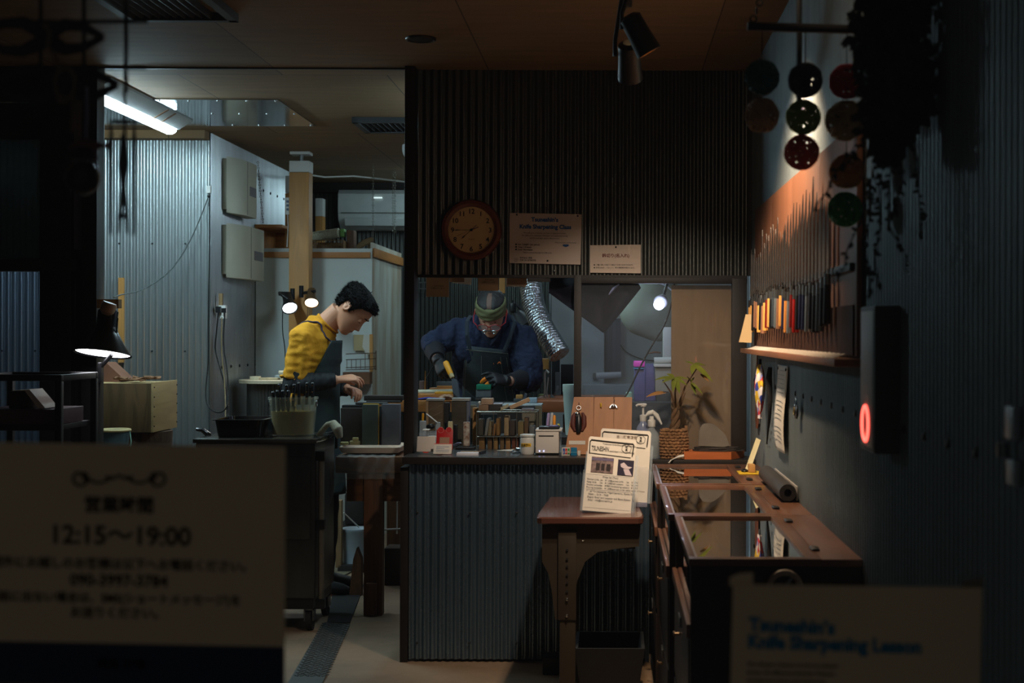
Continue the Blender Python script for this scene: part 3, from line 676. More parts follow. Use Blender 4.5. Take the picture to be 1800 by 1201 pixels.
# hanging rack between worker and booth
hr = thing('wire_rack', 'small wire rack with paper and brushes hung on the booth behind the younger worker', 'rack', P(640, 650, 8.95))
mb = MB(); Y = 8.93
for y in (624, 634, 648, 652): mb.tube([P(608, y, Y), P(661, y-2, Y)], .0025, 6)
for x in range(610, 662, 8): mb.tube([P(x, 650, Y), P(x, 622 if x > 640 else 634, Y)], .002, 5)
mb.tube([P(661, 618, Y), P(661, 652, Y)], .003, 6)
mb.build('wire_frame', M('rusty wire', (90, 66, 46), .5, .6), hr)
MB().box(P(650.5, 655, 8.97), P(655, 589, 8.95), .002).build('stick', pine, hr)
MB().box(P(622, 618, 8.98), P(642, 590, 8.975), 0).build('paper', M('tan paper', (176, 160, 120), .8), hr)
mb = MB(); mb.poly([P(639, 590, 8.965), P(651, 590, 8.965), P(651, 626, 8.965), P(646, 622, 8.965), P(643, 628, 8.965), P(641, 618, 8.965), P(637, 612, 8.965)], (0, .008, 0)); mb.build('rag', M('pale rag', (200, 196, 184), .9), hr)
MB().box(P(608, 676, 8.98), P(650, 656, 8.88), .004).build('tray', brownwood, hr)

# ------------------------------------------------------------------ tool cart with tray and pail
ca = thing('steel_cart', 'dark steel cabinet cart on casters in front of the younger worker', 'cart', (-1.62, 6.8, 0))
cx0, cx1 = -1.89, XX(553, 6.4); cy0, cy1 = 6.42, 6.86
dsteel = M('oily dark steel', (74, 74, 72), .3, .8, scale=3, stretch=(2, 2, .5), var=.35)
MB().box((cx0, cy0, .15), (cx1, cy1, .85), .006).build('cabinet_body', dsteel, ca)
MB().box((cx0-.01, cy0-.01, .851), (cx1+.008, cy1+.01, .87), .004).build('top_plate', M('stainless top', (120, 116, 106), .16, .9, var=.1), ca)
MB().box((cx0+.01, cy0+.01, .10), (cx1-.01, cy1-.01, .149)).build('base_frame', black_iron, ca)
MB().box((cx0+.02, cy0-.012, .42), (cx1-.02, cy0-.001, .79), .003).build('door', dsteel, ca)
MB().tube([(cx1+.022, cy0+.03, .12), (cx1+.022, cy0+.03, .80)], .014, 12).build('side_tube', M('grey pipe', (128, 120, 104), .4, .6), ca)
for z in (.10, .46, .77): MB().box((cx1, cy0+.01, z), (cx1+.04, cy0+.05, z+.045), .004).build('tube_bracket', blk_plastic, ca)
for x in (cx0+.06, cx1-.03):
    for y in (cy0+.04, cy1-.06):
        c_ = MB().lathe([(.045, -.012), (.045, .012)], (x, y, .045), (1, 0, .1), 20).build('caster', M('black rubber', (28, 27, 26), .8), ca)
        MB().box((x-.022, y-.025, .045), (x-.016, y+.025, .10)).box((x+.016, y-.025, .045), (x+.022, y+.025, .10)).box((x-.022, y-.025, .094), (x+.022, y+.025, .10)).build('fork', steel, c_)
# clamp lever
lv = thing('clamp_lever', 'black plastic lever handle standing left of the black tray', 'clamp', P(360, 775, 6.7))
MB().tube([P(346, 757, 6.65), P(356, 758, 6.65), P(366, 766, 6.66), P(368, 790, 6.66), P(370, 815, 6.66)], [.012, .016, .022, .022, .026], 10, flat=.7).build('lever', blk_plastic, lv)
MB().box((cx0-.03, 6.6, .72), (cx0-.002, 6.7, .84), .005).build('clamp_base', blk_plastic, lv)
# black tray on it
tr = thing('black_tray', 'black plastic wash tray standing on the steel cart', 'tray', (XX(425, 6.6), 6.65, .87))
ty0, ty1 = 6.50, 6.80; tx0, tx1 = XX(374, 6.5), XX(470, 6.5)-.02; zt = ZZ(739, 6.75)
mb = MB(); o_ = [(tx0, ty0), (tx1, ty0), (tx1, ty1), (tx0, ty1)]
def rr(x0, y0, x1, y1, z, r=.03): 
    pts = []
    for cx2, cy2, a in ((x1-r, y1-r, 0), (x0+r, y1-r, 90), (x0+r, y0+r, 180), (x1-r, y0+r, 270)):
        for k in range(5):
            t = math.radians(a+k*22.5); pts.append((cx2+r*math.cos(t), cy2+r*math.sin(t), z))
    return pts
zt2 = .952
mb.skinrings([mb.ring(rr(tx0+.015, ty0+.015, tx1-.015, ty1-.015, .8715)), mb.ring(rr(tx0+.004, ty0+.004, tx1-.004, ty1-.004, zt2-.006)), mb.ring(rr(tx0-.008, ty0-.008, tx1+.008, ty1+.008, zt2-.004)), mb.ring(rr(tx0-.008, ty0-.008, tx1+.008, ty1+.008, zt2)), mb.ring(rr(tx0+.008, ty0+.008, tx1-.008, ty1-.008, zt2)), mb.ring(rr(tx0+.018, ty0+.018, tx1-.018, ty1-.018, .88))])
mb.build('tray_body', M('glossy black plastic', (14, 14, 15), .18), tr)
# pail with knives
pa = thing('plastic_pail', 'cloudy plastic pail half full of yellow water with knives standing in it', 'pail', (XX(515, 6.65), 6.66, .87))
pc = V((XX(515, 6.65), 6.66, 0)); zt = ZZ(700, 6.65)
mb = MB(); rt, rb_ = .106, .094
prof = [(rb_, .8715), (rt, zt-.012), (rt+.006, zt-.010), (rt+.006, zt), (rt-.003, zt), (rt-.006, zt-.02), (rb_-.003, .876)]
def sq(r, z, cx=pc.x, cy=pc.y, n=36, e=3.4):
    out = []
    for k in range(n):
        t = 2*PI*k/n; c_, s_ = math.cos(t), math.sin(t)
        q = (abs(c_)**e+abs(s_)**e)**(-1/e); out.append((cx+r*q*c_, cy+r*.8*q*s_, z))
    return out
mb.skinrings([mb.ring(sq(r, z)) for r, z in prof]); mb.build('pail_body', M('cloudy plastic', (190, 190, 170), .35, trans=.0, alpha=.22, var=0), pa)
mb = MB(); mb.skinrings([mb.ring(sq(rb_-.006, .877)), mb.ring(sq(rb_+.002, .985))]); mb.build('water', M('yellow dirty water', (186, 156, 60), .2, scale=9, stretch=(1, 1, .2), rgb2=(134, 98, 34)), pa)
mb = MB(); mb.torus((pc.x+.109, pc.y-.0, zt-.03), .012, .004, (1, 0, 0), 10, 6); mb.torus((pc.x-.109, pc.y, zt-.03), .012, .004, (1, 0, 0), 10, 6); mb.build('handle_lugs', steel, pa)
# knives standing in pail : handles up
def pail_knife(x, y, top, tilt, label, rivet):
    t = thing('kitchen_knife', label, 'knife', (x, y, .90), 'knives standing in the pail')
    d = V((tilt, 0, 1)).normalized(); b0 = V((x, y, .88)); 
    h0 = V((x, y, 0))+d*0; h0.z = top-.105; h1 = h0+d*.105
    MB().tube([h0, h0+d*.02, h0+d*.06, h0+d*.10, h1], [.010, .012, .011, .014, .009], 10, flat=.65, up=(1, 0, 0)).build('handle', blk_plastic, t)
    MB().poly([h0+V((-.012, 0, 0)), h0+V((.012, 0, 0)), h0-d*.09+V((.012, 0, 0)), h0-d*.10+V((-.008, 0, 0))], (0, .002, 0)).build('blade', bright, t)
    if rivet:
        mb = MB()
        for k in (.03, .06, .09): mb.ball(h0+d*k+V((0, -.0115, 0)), .003, 6, 4)
        mb.build('rivets', M('brass rim', (210, 150, 80), .3, .9), t)
for i, (px, py, dy, ti) in enumerate(((484, 690, -.03, -.05), (492, 688, -.03, -.06), (500, 688, -.03, -.02), (509, 688, -.03, .0), (492, 676, .03, -.12), (502, 678, .03, -.03), (512, 677, .03, .06), (525, 674, .0, .0), (537, 674, .02, .03), (548, 674, .01, .02))):
    pail_knife(XX(px, 6.65), 6.66+dy, ZZ(py, 6.65+dy), ti, 'black handled kitchen knife in the pail, %s from the left' % ORD[i], i in (4, 5, 6, 8, 9))
# towel
tw = MB()
pth = [P(557, 772, 6.7), P(566, 760, 6.7), P(576, 748, 6.70), P(586, 746, 6.68), P(594, 756, 6.66), P(598, 772, 6.66)]
tw.tube(pth, [.012, .018, .017, .022, .026, .016], 10, flat=.8)
tag(tw.build('rag', M('off white cloth', (178, 170, 146), .95, bump=.4, bscale=60), voxel=.006, relax=2), 'off white rag hung over the right end of the steel cart', 'rag')
tag(MB().tube([P(554, 765, 6.78), P(575, 765, 6.78), P(592, 760, 6.78)], .007, 8).tube([P(592, 760, 6.78), P(592, 790, 6.78)], .007, 8).build('cart_handle_bar', blk_plastic), 'black bar sticking out of the cart under the rag', 'bar')

# ------------------------------------------------------------------ workbench
wbh = thing('workbench', 'heavy brown timber workbench left of the black post', 'workbench', (-1.15, 7.1, 0))
bz = .765; bx0 = XX(590, 6.78); bx1 = -.65
MB().box((bx0, 6.78, bz-.085), (bx1, 7.5, bz-.004), .008).build('tabletop', brown_x, wbh)
MB().box((bx0+.05, 6.80, bz-.22), (bx1-.02, 6.84, bz-.087), .003).build('apron_rail', brown_x, wbh)
MB().box((bx0+.05, 7.4, bz-.22), (bx1-.02, 7.44, bz-.087), .003).build('apron_rail', brown_x, wbh)
for x in (XX(640, 6.78), bx1-.12):
    for y in (6.785, 7.38):
        if (x > -1) or y < 7: MB().box((x, y, 0), (x+.088, y+.07, bz-.088), .003).build('leg', brownwood, wbh)
MB().box((XX(645, 6.76), 6.755, .005), (XX(663, 6.76), 6.78, .16), .003).build('foot_block', brownwood, wbh)
ps_ = MB()
def drape(u, v):
    x = XX(573, 6.78)+.33*u; 
    if v < .4: y = 7.1-.32*(v/.4); z = bz+.001
    else: y = 6.775-.006; z = bz-(v-.4)/.6*(.11+.05*max(0, .35-u)/.35*(1))
    if u < .15: z -= (.15-u)*.9*(.35+v)
    return V((x, y+.004*math.sin(u*31+v*9), z+.002*math.sin(u*40)))
ps_.sheet(drape, 24, 16)
tag(ps_.build('plastic_sheet', M('wrinkled clear plastic', (170, 172, 168), .25, alpha=.28, var=0, bump=.6, bscale=25)), 'clear plastic sheet draped over the left edge of the workbench', 'plastic sheet')
ty = thing('white_tray', 'white plastic tray on the workbench under the upright stones', 'tray', (XX(650, 6.9), 6.95, bz))
mb = MB(); a0, a1 = XX(596, 6.85), XX(705, 6.85)
mb.skinrings([mb.ring(rr(a0+.012, 6.83, a1-.012, 7.13, bz+.008)), mb.ring(rr(a0, 6.82, a1, 7.14, bz+.032)), mb.ring(rr(a0, 6.82, a1, 7.14, bz+.036)), mb.ring(rr(a0+.008, 6.828, a1-.008, 7.132, bz+.036)), mb.ring(rr(a0+.016, 6.836, a1-.016, 7.124, bz+.014))])
mb.build('tray_body', M('pink white plastic', (206, 184, 164), .45), ty)
G = 'upright whetstones in the white tray'; z = bz+.015
def st2(x0, y0, x1, y1, Y, dy, rgb, label, **k):
    a = P(x0, y1, Y); b = P(x1, y0, Y); return stone((a.x, Y, a.z), (b.x, Y+dy, b.z), rgb, label, **k)
st2(599, 719, 638, 784, 6.92, .05, (48, 40, 34), 'wide dark brown stone standing left in the white tray', grp=G)
st2(637, 713, 664, 784, 6.87, .026, (64, 74, 66), 'green grey stone with yellow edge standing in the white tray', grp=G)
st2(638.5, 711, 666.5, 784, 6.897, .008, (190, 150, 40), 'thin yellow edged plate behind the green grey stone', grp=G)
st2(671, 712, 703, 784, 6.88, .045, (88, 90, 96), 'grey stone standing right in the white tray', grp=G)
st2(666, 716, 672, 784, 6.93, .03, (30, 32, 34), 'narrow black stone between the green and grey stones', grp=G)
st2(601, 714, 640, 719, 6.95, .06, (36, 34, 32), 'flat dark slab lying across the wide brown stone', grp=G)
st2(625, 709, 680, 713, 6.96, .05, (70, 70, 70), 'thin grey plate lying over the standing stones', grp=G)
st2(640, 697, 708, 706, 7.02, .08, (46, 38, 34), 'long dark whetstone laid on top below the younger worker hands', grp=None)
st2(644, 706, 704, 709.5, 7.0, .07, (58, 56, 54), 'dark wooden base below the long dark whetstone', grp=None, cat='stone base', name='stone_base')
st2(598, 779, 612, 784, 6.84, .03, (150, 140, 90), 'small tan stone chip in the white tray front', grp=None)
st2(615, 777, 632, 784, 6.85, .03, (140, 126, 84), 'second tan stone chip in the white tray front', grp=None)
st2(620, 771, 630, 777, 6.85, .02, (160, 146, 96), 'tan stone chip stacked on another in the white tray', grp=None)
# under the bench
ub = thing('white_pail', 'white pail with lid under the workbench', 'pail', (XX(625, 8.1), 8.1, 0))
Yq = 8.1
MB().lathe([(.068, ZZ(990, Yq)-.0), (.078, ZZ(936, Yq)), (.082, ZZ(934, Yq)), (.082, ZZ(930, Yq)), (.07, ZZ(930, Yq))], (XX(626, Yq), Yq, 0), seg=24).build('pail_body', M('pale blue plastic', (150, 164, 172), .5), ub)
tag(MB().box((XX(612, 8.3), 8.0, 0), (XX(645, 8.1), 8.25, ZZ(990, Yq)), .004).build('low_block', M('dark block', (34, 30, 26), .8)), 'dark low block under the white pail beneath the workbench', 'block')
tag(MB().tube([P(605, 903, 8.0), P(632, 928.5, 8.06)], .008, 8, flat=.4).build('white_bar', wht_plastic), 'white diagonal bar leaning under the workbench', 'bar')
tag(MB().box(P(591, 1000, 8.0), P(604, 880, 8.05), .003).build('wooden_leg_piece', oldwood), 'speckled upright board behind the legs of the younger worker', 'board')
tag(MB().box((XX(671, 7.5), 7.6, ZZ(1040, 7.6)), (XX(716, 7.6), 7.75, ZZ(965, 7.6)), .01).build('dark_crate', M('dark stained box', (52, 40, 30), .8)), 'dark wooden box on the floor under the right of the workbench', 'box')
tag(MB().tube([P(670.5, 868, 7.6), P(670.5, 931, 7.6)], .006, 8).tube([P(699, 868, 7.6), P(699, 940, 7.6)], .004, 8).tube([P(668, 933, 7.6), P(712, 931, 7.6)], .005, 8).build('metal_trestle', wht_plastic), 'thin pale frame standing under the right side of the workbench', 'frame')
tag(MB().box((XX(606, 8.6), 8.6, ZZ(925, 8.6)), (XX(640, 8.6), 8.8, ZZ(868, 8.6)), .02).build('dark_bundle', M('dark cloth bundle', (38, 34, 32), .9)), 'dark bundle stored under the workbench behind the pail', 'bundle')
tag(MB().box((XX(606, 8.6)-.05, 8.55, 0), (XX(645, 8.6)+.05, 8.9, ZZ(926, 8.6)), .01).build('storage_box', M('dark block', (34, 30, 26), .8)), 'dark storage box under the dark bundle below the workbench', 'box')
tag(MB().poly([P(615, 1050, 7.3), P(636, 1050, 7.3), P(636, 985, 7.3), P(628, 965, 7.3), P(622, 985, 7.3)], (0, .06, 0)).build('scrap_wood', brownwood, smooth=False), 'ragged wooden offcut leaning at the workbench leg', 'wood piece')
# ================================================================== PEOPLE
skin_y = M('skin light', (222, 158, 124), .5, scale=9, var=.08); skin_o = M('skin tan', (190, 138, 112), .5, scale=9, var=.1)
def frame(f, u):
    f = V(f).normalized(); u = V(u); u = (u-f*u.dot(f)).normalized(); r = f.cross(u); return Matrix((r, f, u)).transposed()
HP = [(-.118, .018, .060, .014), (-.105, .038, .050, .036), (-.085, .050, .030, .060), (-.06, .059, .012, .079), (-.03, .067, .002, .090), (0, .071, -.004, .094),
      (.03, .074, -.007, .098), (.06, .073, -.010, .096), (.085, .064, -.012, .084), (.103, .045, -.014, .060), (.113, .024, -.015, .033), (.117, .001, -.015, .001)]
def hp(z):
    for a, b in zip(HP, HP[1:]):
        if z <= b[0]:
            t = max(0, (z-a[0])/(b[0]-a[0])); return [a[i]*(1-t)+b[i]*t for i in (1, 2, 3)]
    return HP[-1][1:]
def ga(x, s): return math.exp(-(x/s)**2)
def headpt(z, th, off=0., feat=True):
    """th = 0 is the face, positive to the right hand side of the head's own x axis"""
    w_, yc, d = hp(z)
    x = w_*math.sin(th); y = yc+d*math.cos(th)
    if feat and math.cos(th) > 0:
        front = 1.
        if z < .015:   # nose: grows from the bridge to the tip then cuts back
            t = (.018-z)/.056
            h = .026*max(0, min(1, t))**1.3 if z > -.040 else .026*max(0, 1-(-.040-z)/.012)
            y += h*ga(x, .0085+.006*max(0, min(1, t)))
        y -= .010*ga(abs(x)-.031, .014)*ga(z-.008, .013)
        y += .006*ga(abs(x)-.030, .011)*ga(z-.006, .008)
        y += .006*ga(z-.028, .009)*ga(abs(x)-.026, .026)
        y += .007*ga(z+.067, .011)*ga(x, .022) - .006*ga(z+.068, .0022)*ga(x, .024)
        y += .006*ga(z+.102, .013)*ga(x, .02)
        y += .004*ga(abs(x)-.045, .015)*ga(z+.02, .018)
    n = V((math.sin(th)*1.0, math.cos(th), (z-.0)*3 if z > .04 else 0)).normalized()
    return V((x, y, z))+n*off
def head_rings(mb, c, F, s, off=None, z0=-.118, z1=.117, nz=44, na=56, feat=True):
    rings = []
    for i in range(nz+1):
        z = z0+(z1-z0)*i/nz
        rings.append(mb.ring([V(c)+F@(headpt(z, 2*PI*k/na, off(z, 2*PI*k/na) if off else 0., feat)*s) for k in range(na)]))
    mb.skinrings(rings)
def face_parts(body, c, F, s, eyecol, browmat, lipmat, brow=True):
    for sx in (-1, 1):
        p = V(c)+F@(V((sx*.031, .0715, .000))*s)
        e = MB().ball(p, .0115*s, 12, 8).build('eye', M('eye white', (128, 116, 108), .4), body)
        MB().ball(V(c)+F@(V((sx*.031, .083, -.003))*s), .0045*s, 8, 6).build('iris', M('dark iris', (24, 18, 14), .2), e)
        # lowered lid
        MB().ball(V(c)+F@(V((sx*.031, .0745, .0025))*s), (.0130*s, .0125*s, .0125*s), 12, 8).build('eyelid', lipmat, body)
        if brow:
            pts = [V(c)+F@(headpt(.030+.003*math.sin(t*3), sx*(.12+.42*t), .002)*s) for t in (0, .33, .66, 1)]
            MB().tube(pts, [.002, .0035, .0032, .0015], 6).build('eyebrow', browmat, body)
    pts = [V(c)+F@(headpt(-.070, t, .0005)*s) for t in (-.28, -.14, 0, .14, .28)]
    MB().tube(pts, [.001, .0026, .003, .0026, .001], 6).build('lips', M('lips', (150, 96, 86), .5), body)
def ears(mb, c, F, s):
    for sx in (-1, 1):
        q = V(c)+F@(V((sx*.074, -.012, -.006))*s)
        mb.ball(q, (.009*s, .017*s, .031*s), 12, 8, F@Matrix.Rotation(sx*.35, 3, 'Z')@Matrix.Rotation(-.15, 3, 'X'))
        mb.torus(V(c)+F@(V((sx*.080, -.016, -.004))*s), .020*s, .0045*s, F@V((sx, -.5, 0)), 16, 6)
def hand(mb, wp, d, n, sd, curl, s=1., thumb=(.5, .5, -.35), spread=.12, only=None):
    """wp wrist, d forward, n back of the hand, sd towards the thumb"""
    wp, d, n = V(wp), V(d).normalized(), V(n); n = (n-d*n.dot(d)).normalized(); S = d.cross(n)
    if S.dot(V(sd)) < 0: S = -S
    tips = []
    mb.loft([(wp-d*.01*s, S*.024*s, n*.019*s), (wp+d*.02*s, S*.030*s, n*.018*s), (wp+d*.055*s, S*.040*s, n*.016*s), (wp+d*.085*s, S*.042*s, n*.013*s), (wp+d*.096*s, S*.036*s, n*.008*s)], 18)
    L = (.070, .080, .074, .058); off = (.031, .0105, -.0105, -.031)
    for i in range(4):
        if only is not None and i not in only: continue
        cc = curl[i] if isinstance(curl[0], (tuple, list)) else curl
        p = wp+d*(.088-.006*abs(i-1))*s+S*off[i]*s; pts = [p-d*.02*s, p]; a = 0; dd = (d+S*spread*(1.3-i)*.8).normalized()
        for seg, f in zip(cc, (.45, .30, .25)):
            a += seg; v = dd*math.cos(a)-n*math.sin(a); pts.append(pts[-1]+v*L[i]*f*s)
        mb.tube(pts, [.0095*s, .0098*s, .0088*s, .0080*s, .0062*s], 10)
        mb.ball(pts[-1], .0062*s, 8, 6); tips.append(pts)
    p = wp+d*.022*s+S*.020*s; t = (d*thumb[0]+S*thumb[1]+n*thumb[2]).normalized(); t2 = (d*(thumb[0]+.5)+S*(thumb[1]-.35)+n*thumb[2]).normalized()
    pts = [p, p+t*.036*s, p+t*.036*s+t2*.032*s, p+t*.036*s+t2*.058*s]
    mb.tube(pts, [.014*s, .0125*s, .0105*s, .0075*s], 10); mb.ball(pts[-1], .0075*s, 8, 6)
    return tips, pts
def wrinkle(o, amp, sc, seed=0., stretch=(1, 1, 1), only=None):
    me = o.data; me.update(); ns = [v.normal.copy() for v in me.vertices]
    for v, n in zip(me.vertices, ns):
        p = V((v.co.x*stretch[0], v.co.y*stretch[1], v.co.z*stretch[2]))*sc
        v.co = v.co+n*amp*noise.noise(p+V((seed, 0, 0)))

# ---------------------------------------------------------------- younger worker, seen from his right
YY = 7.42
def A(x, y, dy=0.):
    p = P(x, y, YY); return p+V((0, dy, 0))
man = thing('person', 'person in mustard t-shirt and dark apron bending over a whetstone, facing right', 'person', A(560, 1046))
fy = (.56, -.10, -.82); Fy = frame(fy, (.80, 0, .60)); hc = A(621.5, 546, -.02); hs_ = .99
body = MB()
head_rings(body, hc, Fy, hs_); ears(body, hc, Fy, hs_)
hb = MB()
nk0, nk1 = A(574, 572, 0), hc+Fy@V((0, -.035, -.055))
body.tube([nk0-V((.03, 0, .05)), nk0, nk0.lerp(nk1, .6), nk1], [.075, .062, .057, .054], 20)
X1, Y1 = V((1, 0, 0)), V((0, 1, 0))
TS = [(A(556, 775), .100, .155), (A(554, 745), .105, .155), (A(551, 715), .112, .148), (A(549, 680), .118, .150), (A(549, 650), .118, .160), (A(550, 620), .112, .172), (A(555, 597), .100, .172)]
TT = [(A(562, 583), V((.085, 0, -.040)), .140), (A(571, 575), V((.060, 0, -.048)), .088)]
body.loft([(c, X1*r1*.88, Y1*r2*.88) for c, r1, r2 in TS]+[(c, a*.8, Y1*b*.8) for c, a, b in TT], 28)
nh = dict(sh=A(546, 598, -.165), el=A(528, 676, -.20), wr=A(601, 668, -.13))
fh = dict(sh=A(556, 596, .165), el=A(548, 684, .20), wr=A(608, 686, .06))
for q in (nh, fh):
    body.tube([q['sh'], q['sh'].lerp(q['el'], .5), q['el'], q['el'].lerp(q['wr'], .35), q['wr']], [.042, .042, .040, .036, .026], 16)
dirn = (A(633, 664, -.08)-nh['wr']).normalized()
hand(body, nh['wr']+dirn*.006, dirn, (.12, -.35, 1), (0, 1, -.4), [(.45, .45, .35), (.35, .5, .4), (.5, .55, .4), (.65, .6, .4)], .98, thumb=(.7, .35, -.7), spread=.08)
d2 = (A(630, 688, -.02)-fh['wr']).normalized()
hand(body, fh['wr'], d2, (.1, .3, 1), (0, -1, -.5), [(.4, .6, .5), (.5, .7, .5), (.6, .8, .5), (.7, .8, .5)], .98, thumb=(.8, .3, -.4), spread=.05)
for dy, x, kx in ((-.085, 556, 0), (.085, 560, 6)):
    body.tube([A(556, 770, dy), A(560+kx, 850, dy), A(558+kx, 905, dy), A(556+kx, 975, dy*1.1), A(553+kx, 1030, dy*1.15)], [.082, .072, .055, .050, .036], 16)
    fp = A(553+kx, 1036, dy*1.15); body.loft([(fp+V((-.03, 0, .0)), Y1*.03, V((0, 0, .03))), (fp+V((.05, 0, -.012)), Y1*.038, V((0, 0, .028))), (fp+V((.13, 0, -.02)), Y1*.034, V((0, 0, .018))), (fp+V((.18, 0, -.022)), Y1*.015, V((0, 0, .01)))], 14)
bo = body.build('body', skin_y, man, voxel=.0048, relax=1)
black_hair = M('black hair', (11, 10, 10), .75, scale=60, stretch=(1, 1, 1), bump=.8, bscale=110, var=.3, spec=.2)
face_parts(bo, hc, Fy, hs_, None, black_hair, skin_y)
def hair_y(z, th):
    a = abs((th+PI) % (2*PI)-PI)      # 0 front .. pi back
    # lower hair edge by angle
    if a < .55: e = .060
    elif a < 1.15: e = .060-(a-.55)/.6*.025
    elif a < 1.45: e = .035-(a-1.15)/.3*.062
    elif a < 1.85: e = -.027+(a-1.45)/.4*.045
    elif a < 2.2: e = .018-(a-1.85)/.35*.07
    else: e = -.055-(a-2.2)/.94*.012
    t = max(0, min(1, (z-e)/(.030 if a < 1.1 else .016)))
    ns = noise.noise(V((math.sin(a)*9+th*3, z*70, th*7)))*.005+noise.noise(V((th*14, z*160, 2)))*.004
    top = .010+.011*max(0, min(1, (z-.02)/.05))+(.003 if a < .8 else 0)
    return -.012*(1-t)+(top+ns)*t
h_ = MB(); head_rings(h_, hc, Fy, hs_, hair_y, z0=-.10, nz=60, na=90, feat=False)
ho_ = h_.build('hair', black_hair, man, smooth=True)
# short tufts so that the outline is not a helmet
tf = MB(); RH = random.Random(11)
for k in range(2600):
    th = RH.uniform(-PI, PI); z = RH.uniform(-.05, .113)
    o_ = hair_y(z, th % (2*PI))
    if o_ < .006: continue
    p = hc+Fy@(headpt(z, th, o_-.004, False)*hs_); q = headpt(z, th, 1., False)-headpt(z, th, 0., False)
    dr = (Fy@(q+V((RH.uniform(-.7, .7), RH.uniform(-.2, 1.0), RH.uniform(-1.1, .2)))).normalized()).normalized()
    L_ = RH.uniform(.012, .025); s_ = dr.cross(V((RH.random(), RH.random(), RH.random()))).normalized()*.0030
    s2_ = dr.cross(s_).normalized()*.0030
    a_, b_, c_ = [tf.bm.verts.new(p+v) for v in (s_, -s_, s2_)]; t_ = tf.bm.verts.new(p+dr*L_)
    for f_ in ((a_, b_, t_), (b_, c_, t_), (c_, a_, t_)): tf.bm.faces.new(f_)
tf.build('hair_tufts', black_hair, ho_, smooth=False)
# t-shirt
must = M('mustard cotton', (222, 152, 26), .85, scale=5, var=.06, bump=.25, bscale=160)
sm = MB()
sm.loft([(c, X1*r1*1.06, Y1*r2*1.06) for c, r1, r2 in TS[1:]]+[(c, a*1.05, Y1*b*1.05) for c, a, b in TT]+[(A(576, 571), V((.052, 0, -.052)), Y1*.066)], 32)
for q in (nh, fh):
    e = q['sh'].lerp(q['el'], .92); dv = (q['el']-q['sh']).normalized()
    sm.tube([q['sh']+V((.02, -(q['sh'].y-YY)*.35, .035)), q['sh']+V((0, 0, .012)), q['sh'].lerp(q['el'], .5), e], [.056, .064, .066, .066], 22)
sh_o = sm.build('t_shirt', must, man, voxel=.006, relax=14)
wrinkle(sh_o, .016, 11, 3.1, (1, 1, .5)); wrinkle(sh_o, .013, 15, 9, (1.6, .6, .45)); wrinkle(sh_o, .007, 26, 5, (.5, .5, 1.6)); wrinkle(sh_o, .0025, 50, 1)
from mathutils.bvhtree import BVHTree
def onto(o, pts, lift=.006):
    off = wloc(o); t = BVHTree.FromPolygons([v.co+off for v in o.data.vertices], [p.vertices[:] for p in o.data.polygons]); out = []
    for p in pts:
        q, n, _, _ = t.find_nearest(p); out.append(q+n*lift)
    return out
MB().torus(A(576.5, 570.5), .068, .0055, (.70, 0, .70), 30, 8, squash=.95, ref=(.7, 0, -.7)).build('collar', must, sh_o)
# forearm covers
cov = M('black stretch cloth', (30, 33, 36), .7, scale=20, var=.2)
for q in (nh, fh):
    cm = MB(); cm.tube([q['sh'].lerp(q['el'], .72), q['el']+V((-.004, 0, .0)), q['el'].lerp(q['wr'], .3), q['el'].lerp(q['wr'], .75), q['el'].lerp(q['wr'], .97)], [.054, .060, .055, .043, .038], 20)
    co = cm.build('arm_cover', cov, man, voxel=.005, relax=3); wrinkle(co, .005, 34, 2, (2, 1, .7))
# trousers and shoes
dk = M('black work trousers', (20, 21, 23), .85); pm = MB()
pm.loft([(A(554, 742), X1*.112, Y1*.16), (A(556, 780), X1*.118, Y1*.165), (A(557, 815), X1*.11, Y1*.155)], 28)
for dy, kx in ((-.085, 0), (.085, 6)):
    pm.tube([A(557, 790, dy), A(560+kx, 850, dy), A(558+kx, 905, dy), A(557+kx, 975, dy*1.1), A(555+kx, 1032, dy*1.15)], [.092, .086, .075, .068, .064], 18)
po = pm.build('trousers', dk, man, voxel=.008, relax=4); wrinkle(po, .008, 14, 5)
for dy, kx in ((-.085, 0), (.085, 6)):
    fp = A(553+kx, 1036, dy*1.15); z0_ = .0
    s_ = MB().loft([(V((fp.x-.06, fp.y, .035)), Y1*.032, V((0, 0, .033))), (V((fp.x, fp.y, .05)), Y1*.042, V((0, 0, .049))), (V((fp.x+.09, fp.y, .04)), Y1*.046, V((0, 0, .039))), (V((fp.x+.17, fp.y, .03)), Y1*.042, V((0, 0, .029))), (V((fp.x+.205, fp.y, .024)), Y1*.02, V((0, 0, .018)))], 18)
    s_.build('shoe', M('black shoe', (18, 18, 19), .5), man)
# apron: bib, skirt, straps
apm = M('dark apron canvas', (34, 42, 48), .75, scale=6, var=.35, rgb2=(48, 66, 62))
def tsec(pts, y):
    for (c0_, a0_, b0_), (c1_, a1_, b1_) in zip(pts, pts[1:]):
        if c1_.z >= y: 
            t = (y-c0_.z)/(c1_.z-c0_.z); return c0_.lerp(c1_, t), a0_+(a1_-a0_)*t, b0_+(b1_-b0_)*t
    return pts[-1]
TL = [(A(566, 870), .125, .17), (A(560, 810), .13, .175)]+[(c, a+.022, b+.020) for c, a, b in TS]
zt_, zbm = A(0, 600).z, A(0, 868).z
def apr(u, v):
    z = zbm+(zt_-zbm)*v; c, a, b = tsec(TL, z)
    hw = 2.0 if v < .52 else (2.0-(v-.52)/.48*1.35)
    if v > .86: a = a+.01
    t = (u-.5)*2*hw
    f_ = .006*math.sin(t*7)*(1-v)
    return V((c.x+(a+f_)*math.cos(t), c.y-(b+f_)*math.sin(t), z))
am = MB(); am.sheet(apr, 40, 44, .004); ao = am.build('apron', apm, man, smooth=True)
sp = M('navy strap', (36, 30, 72), .8)
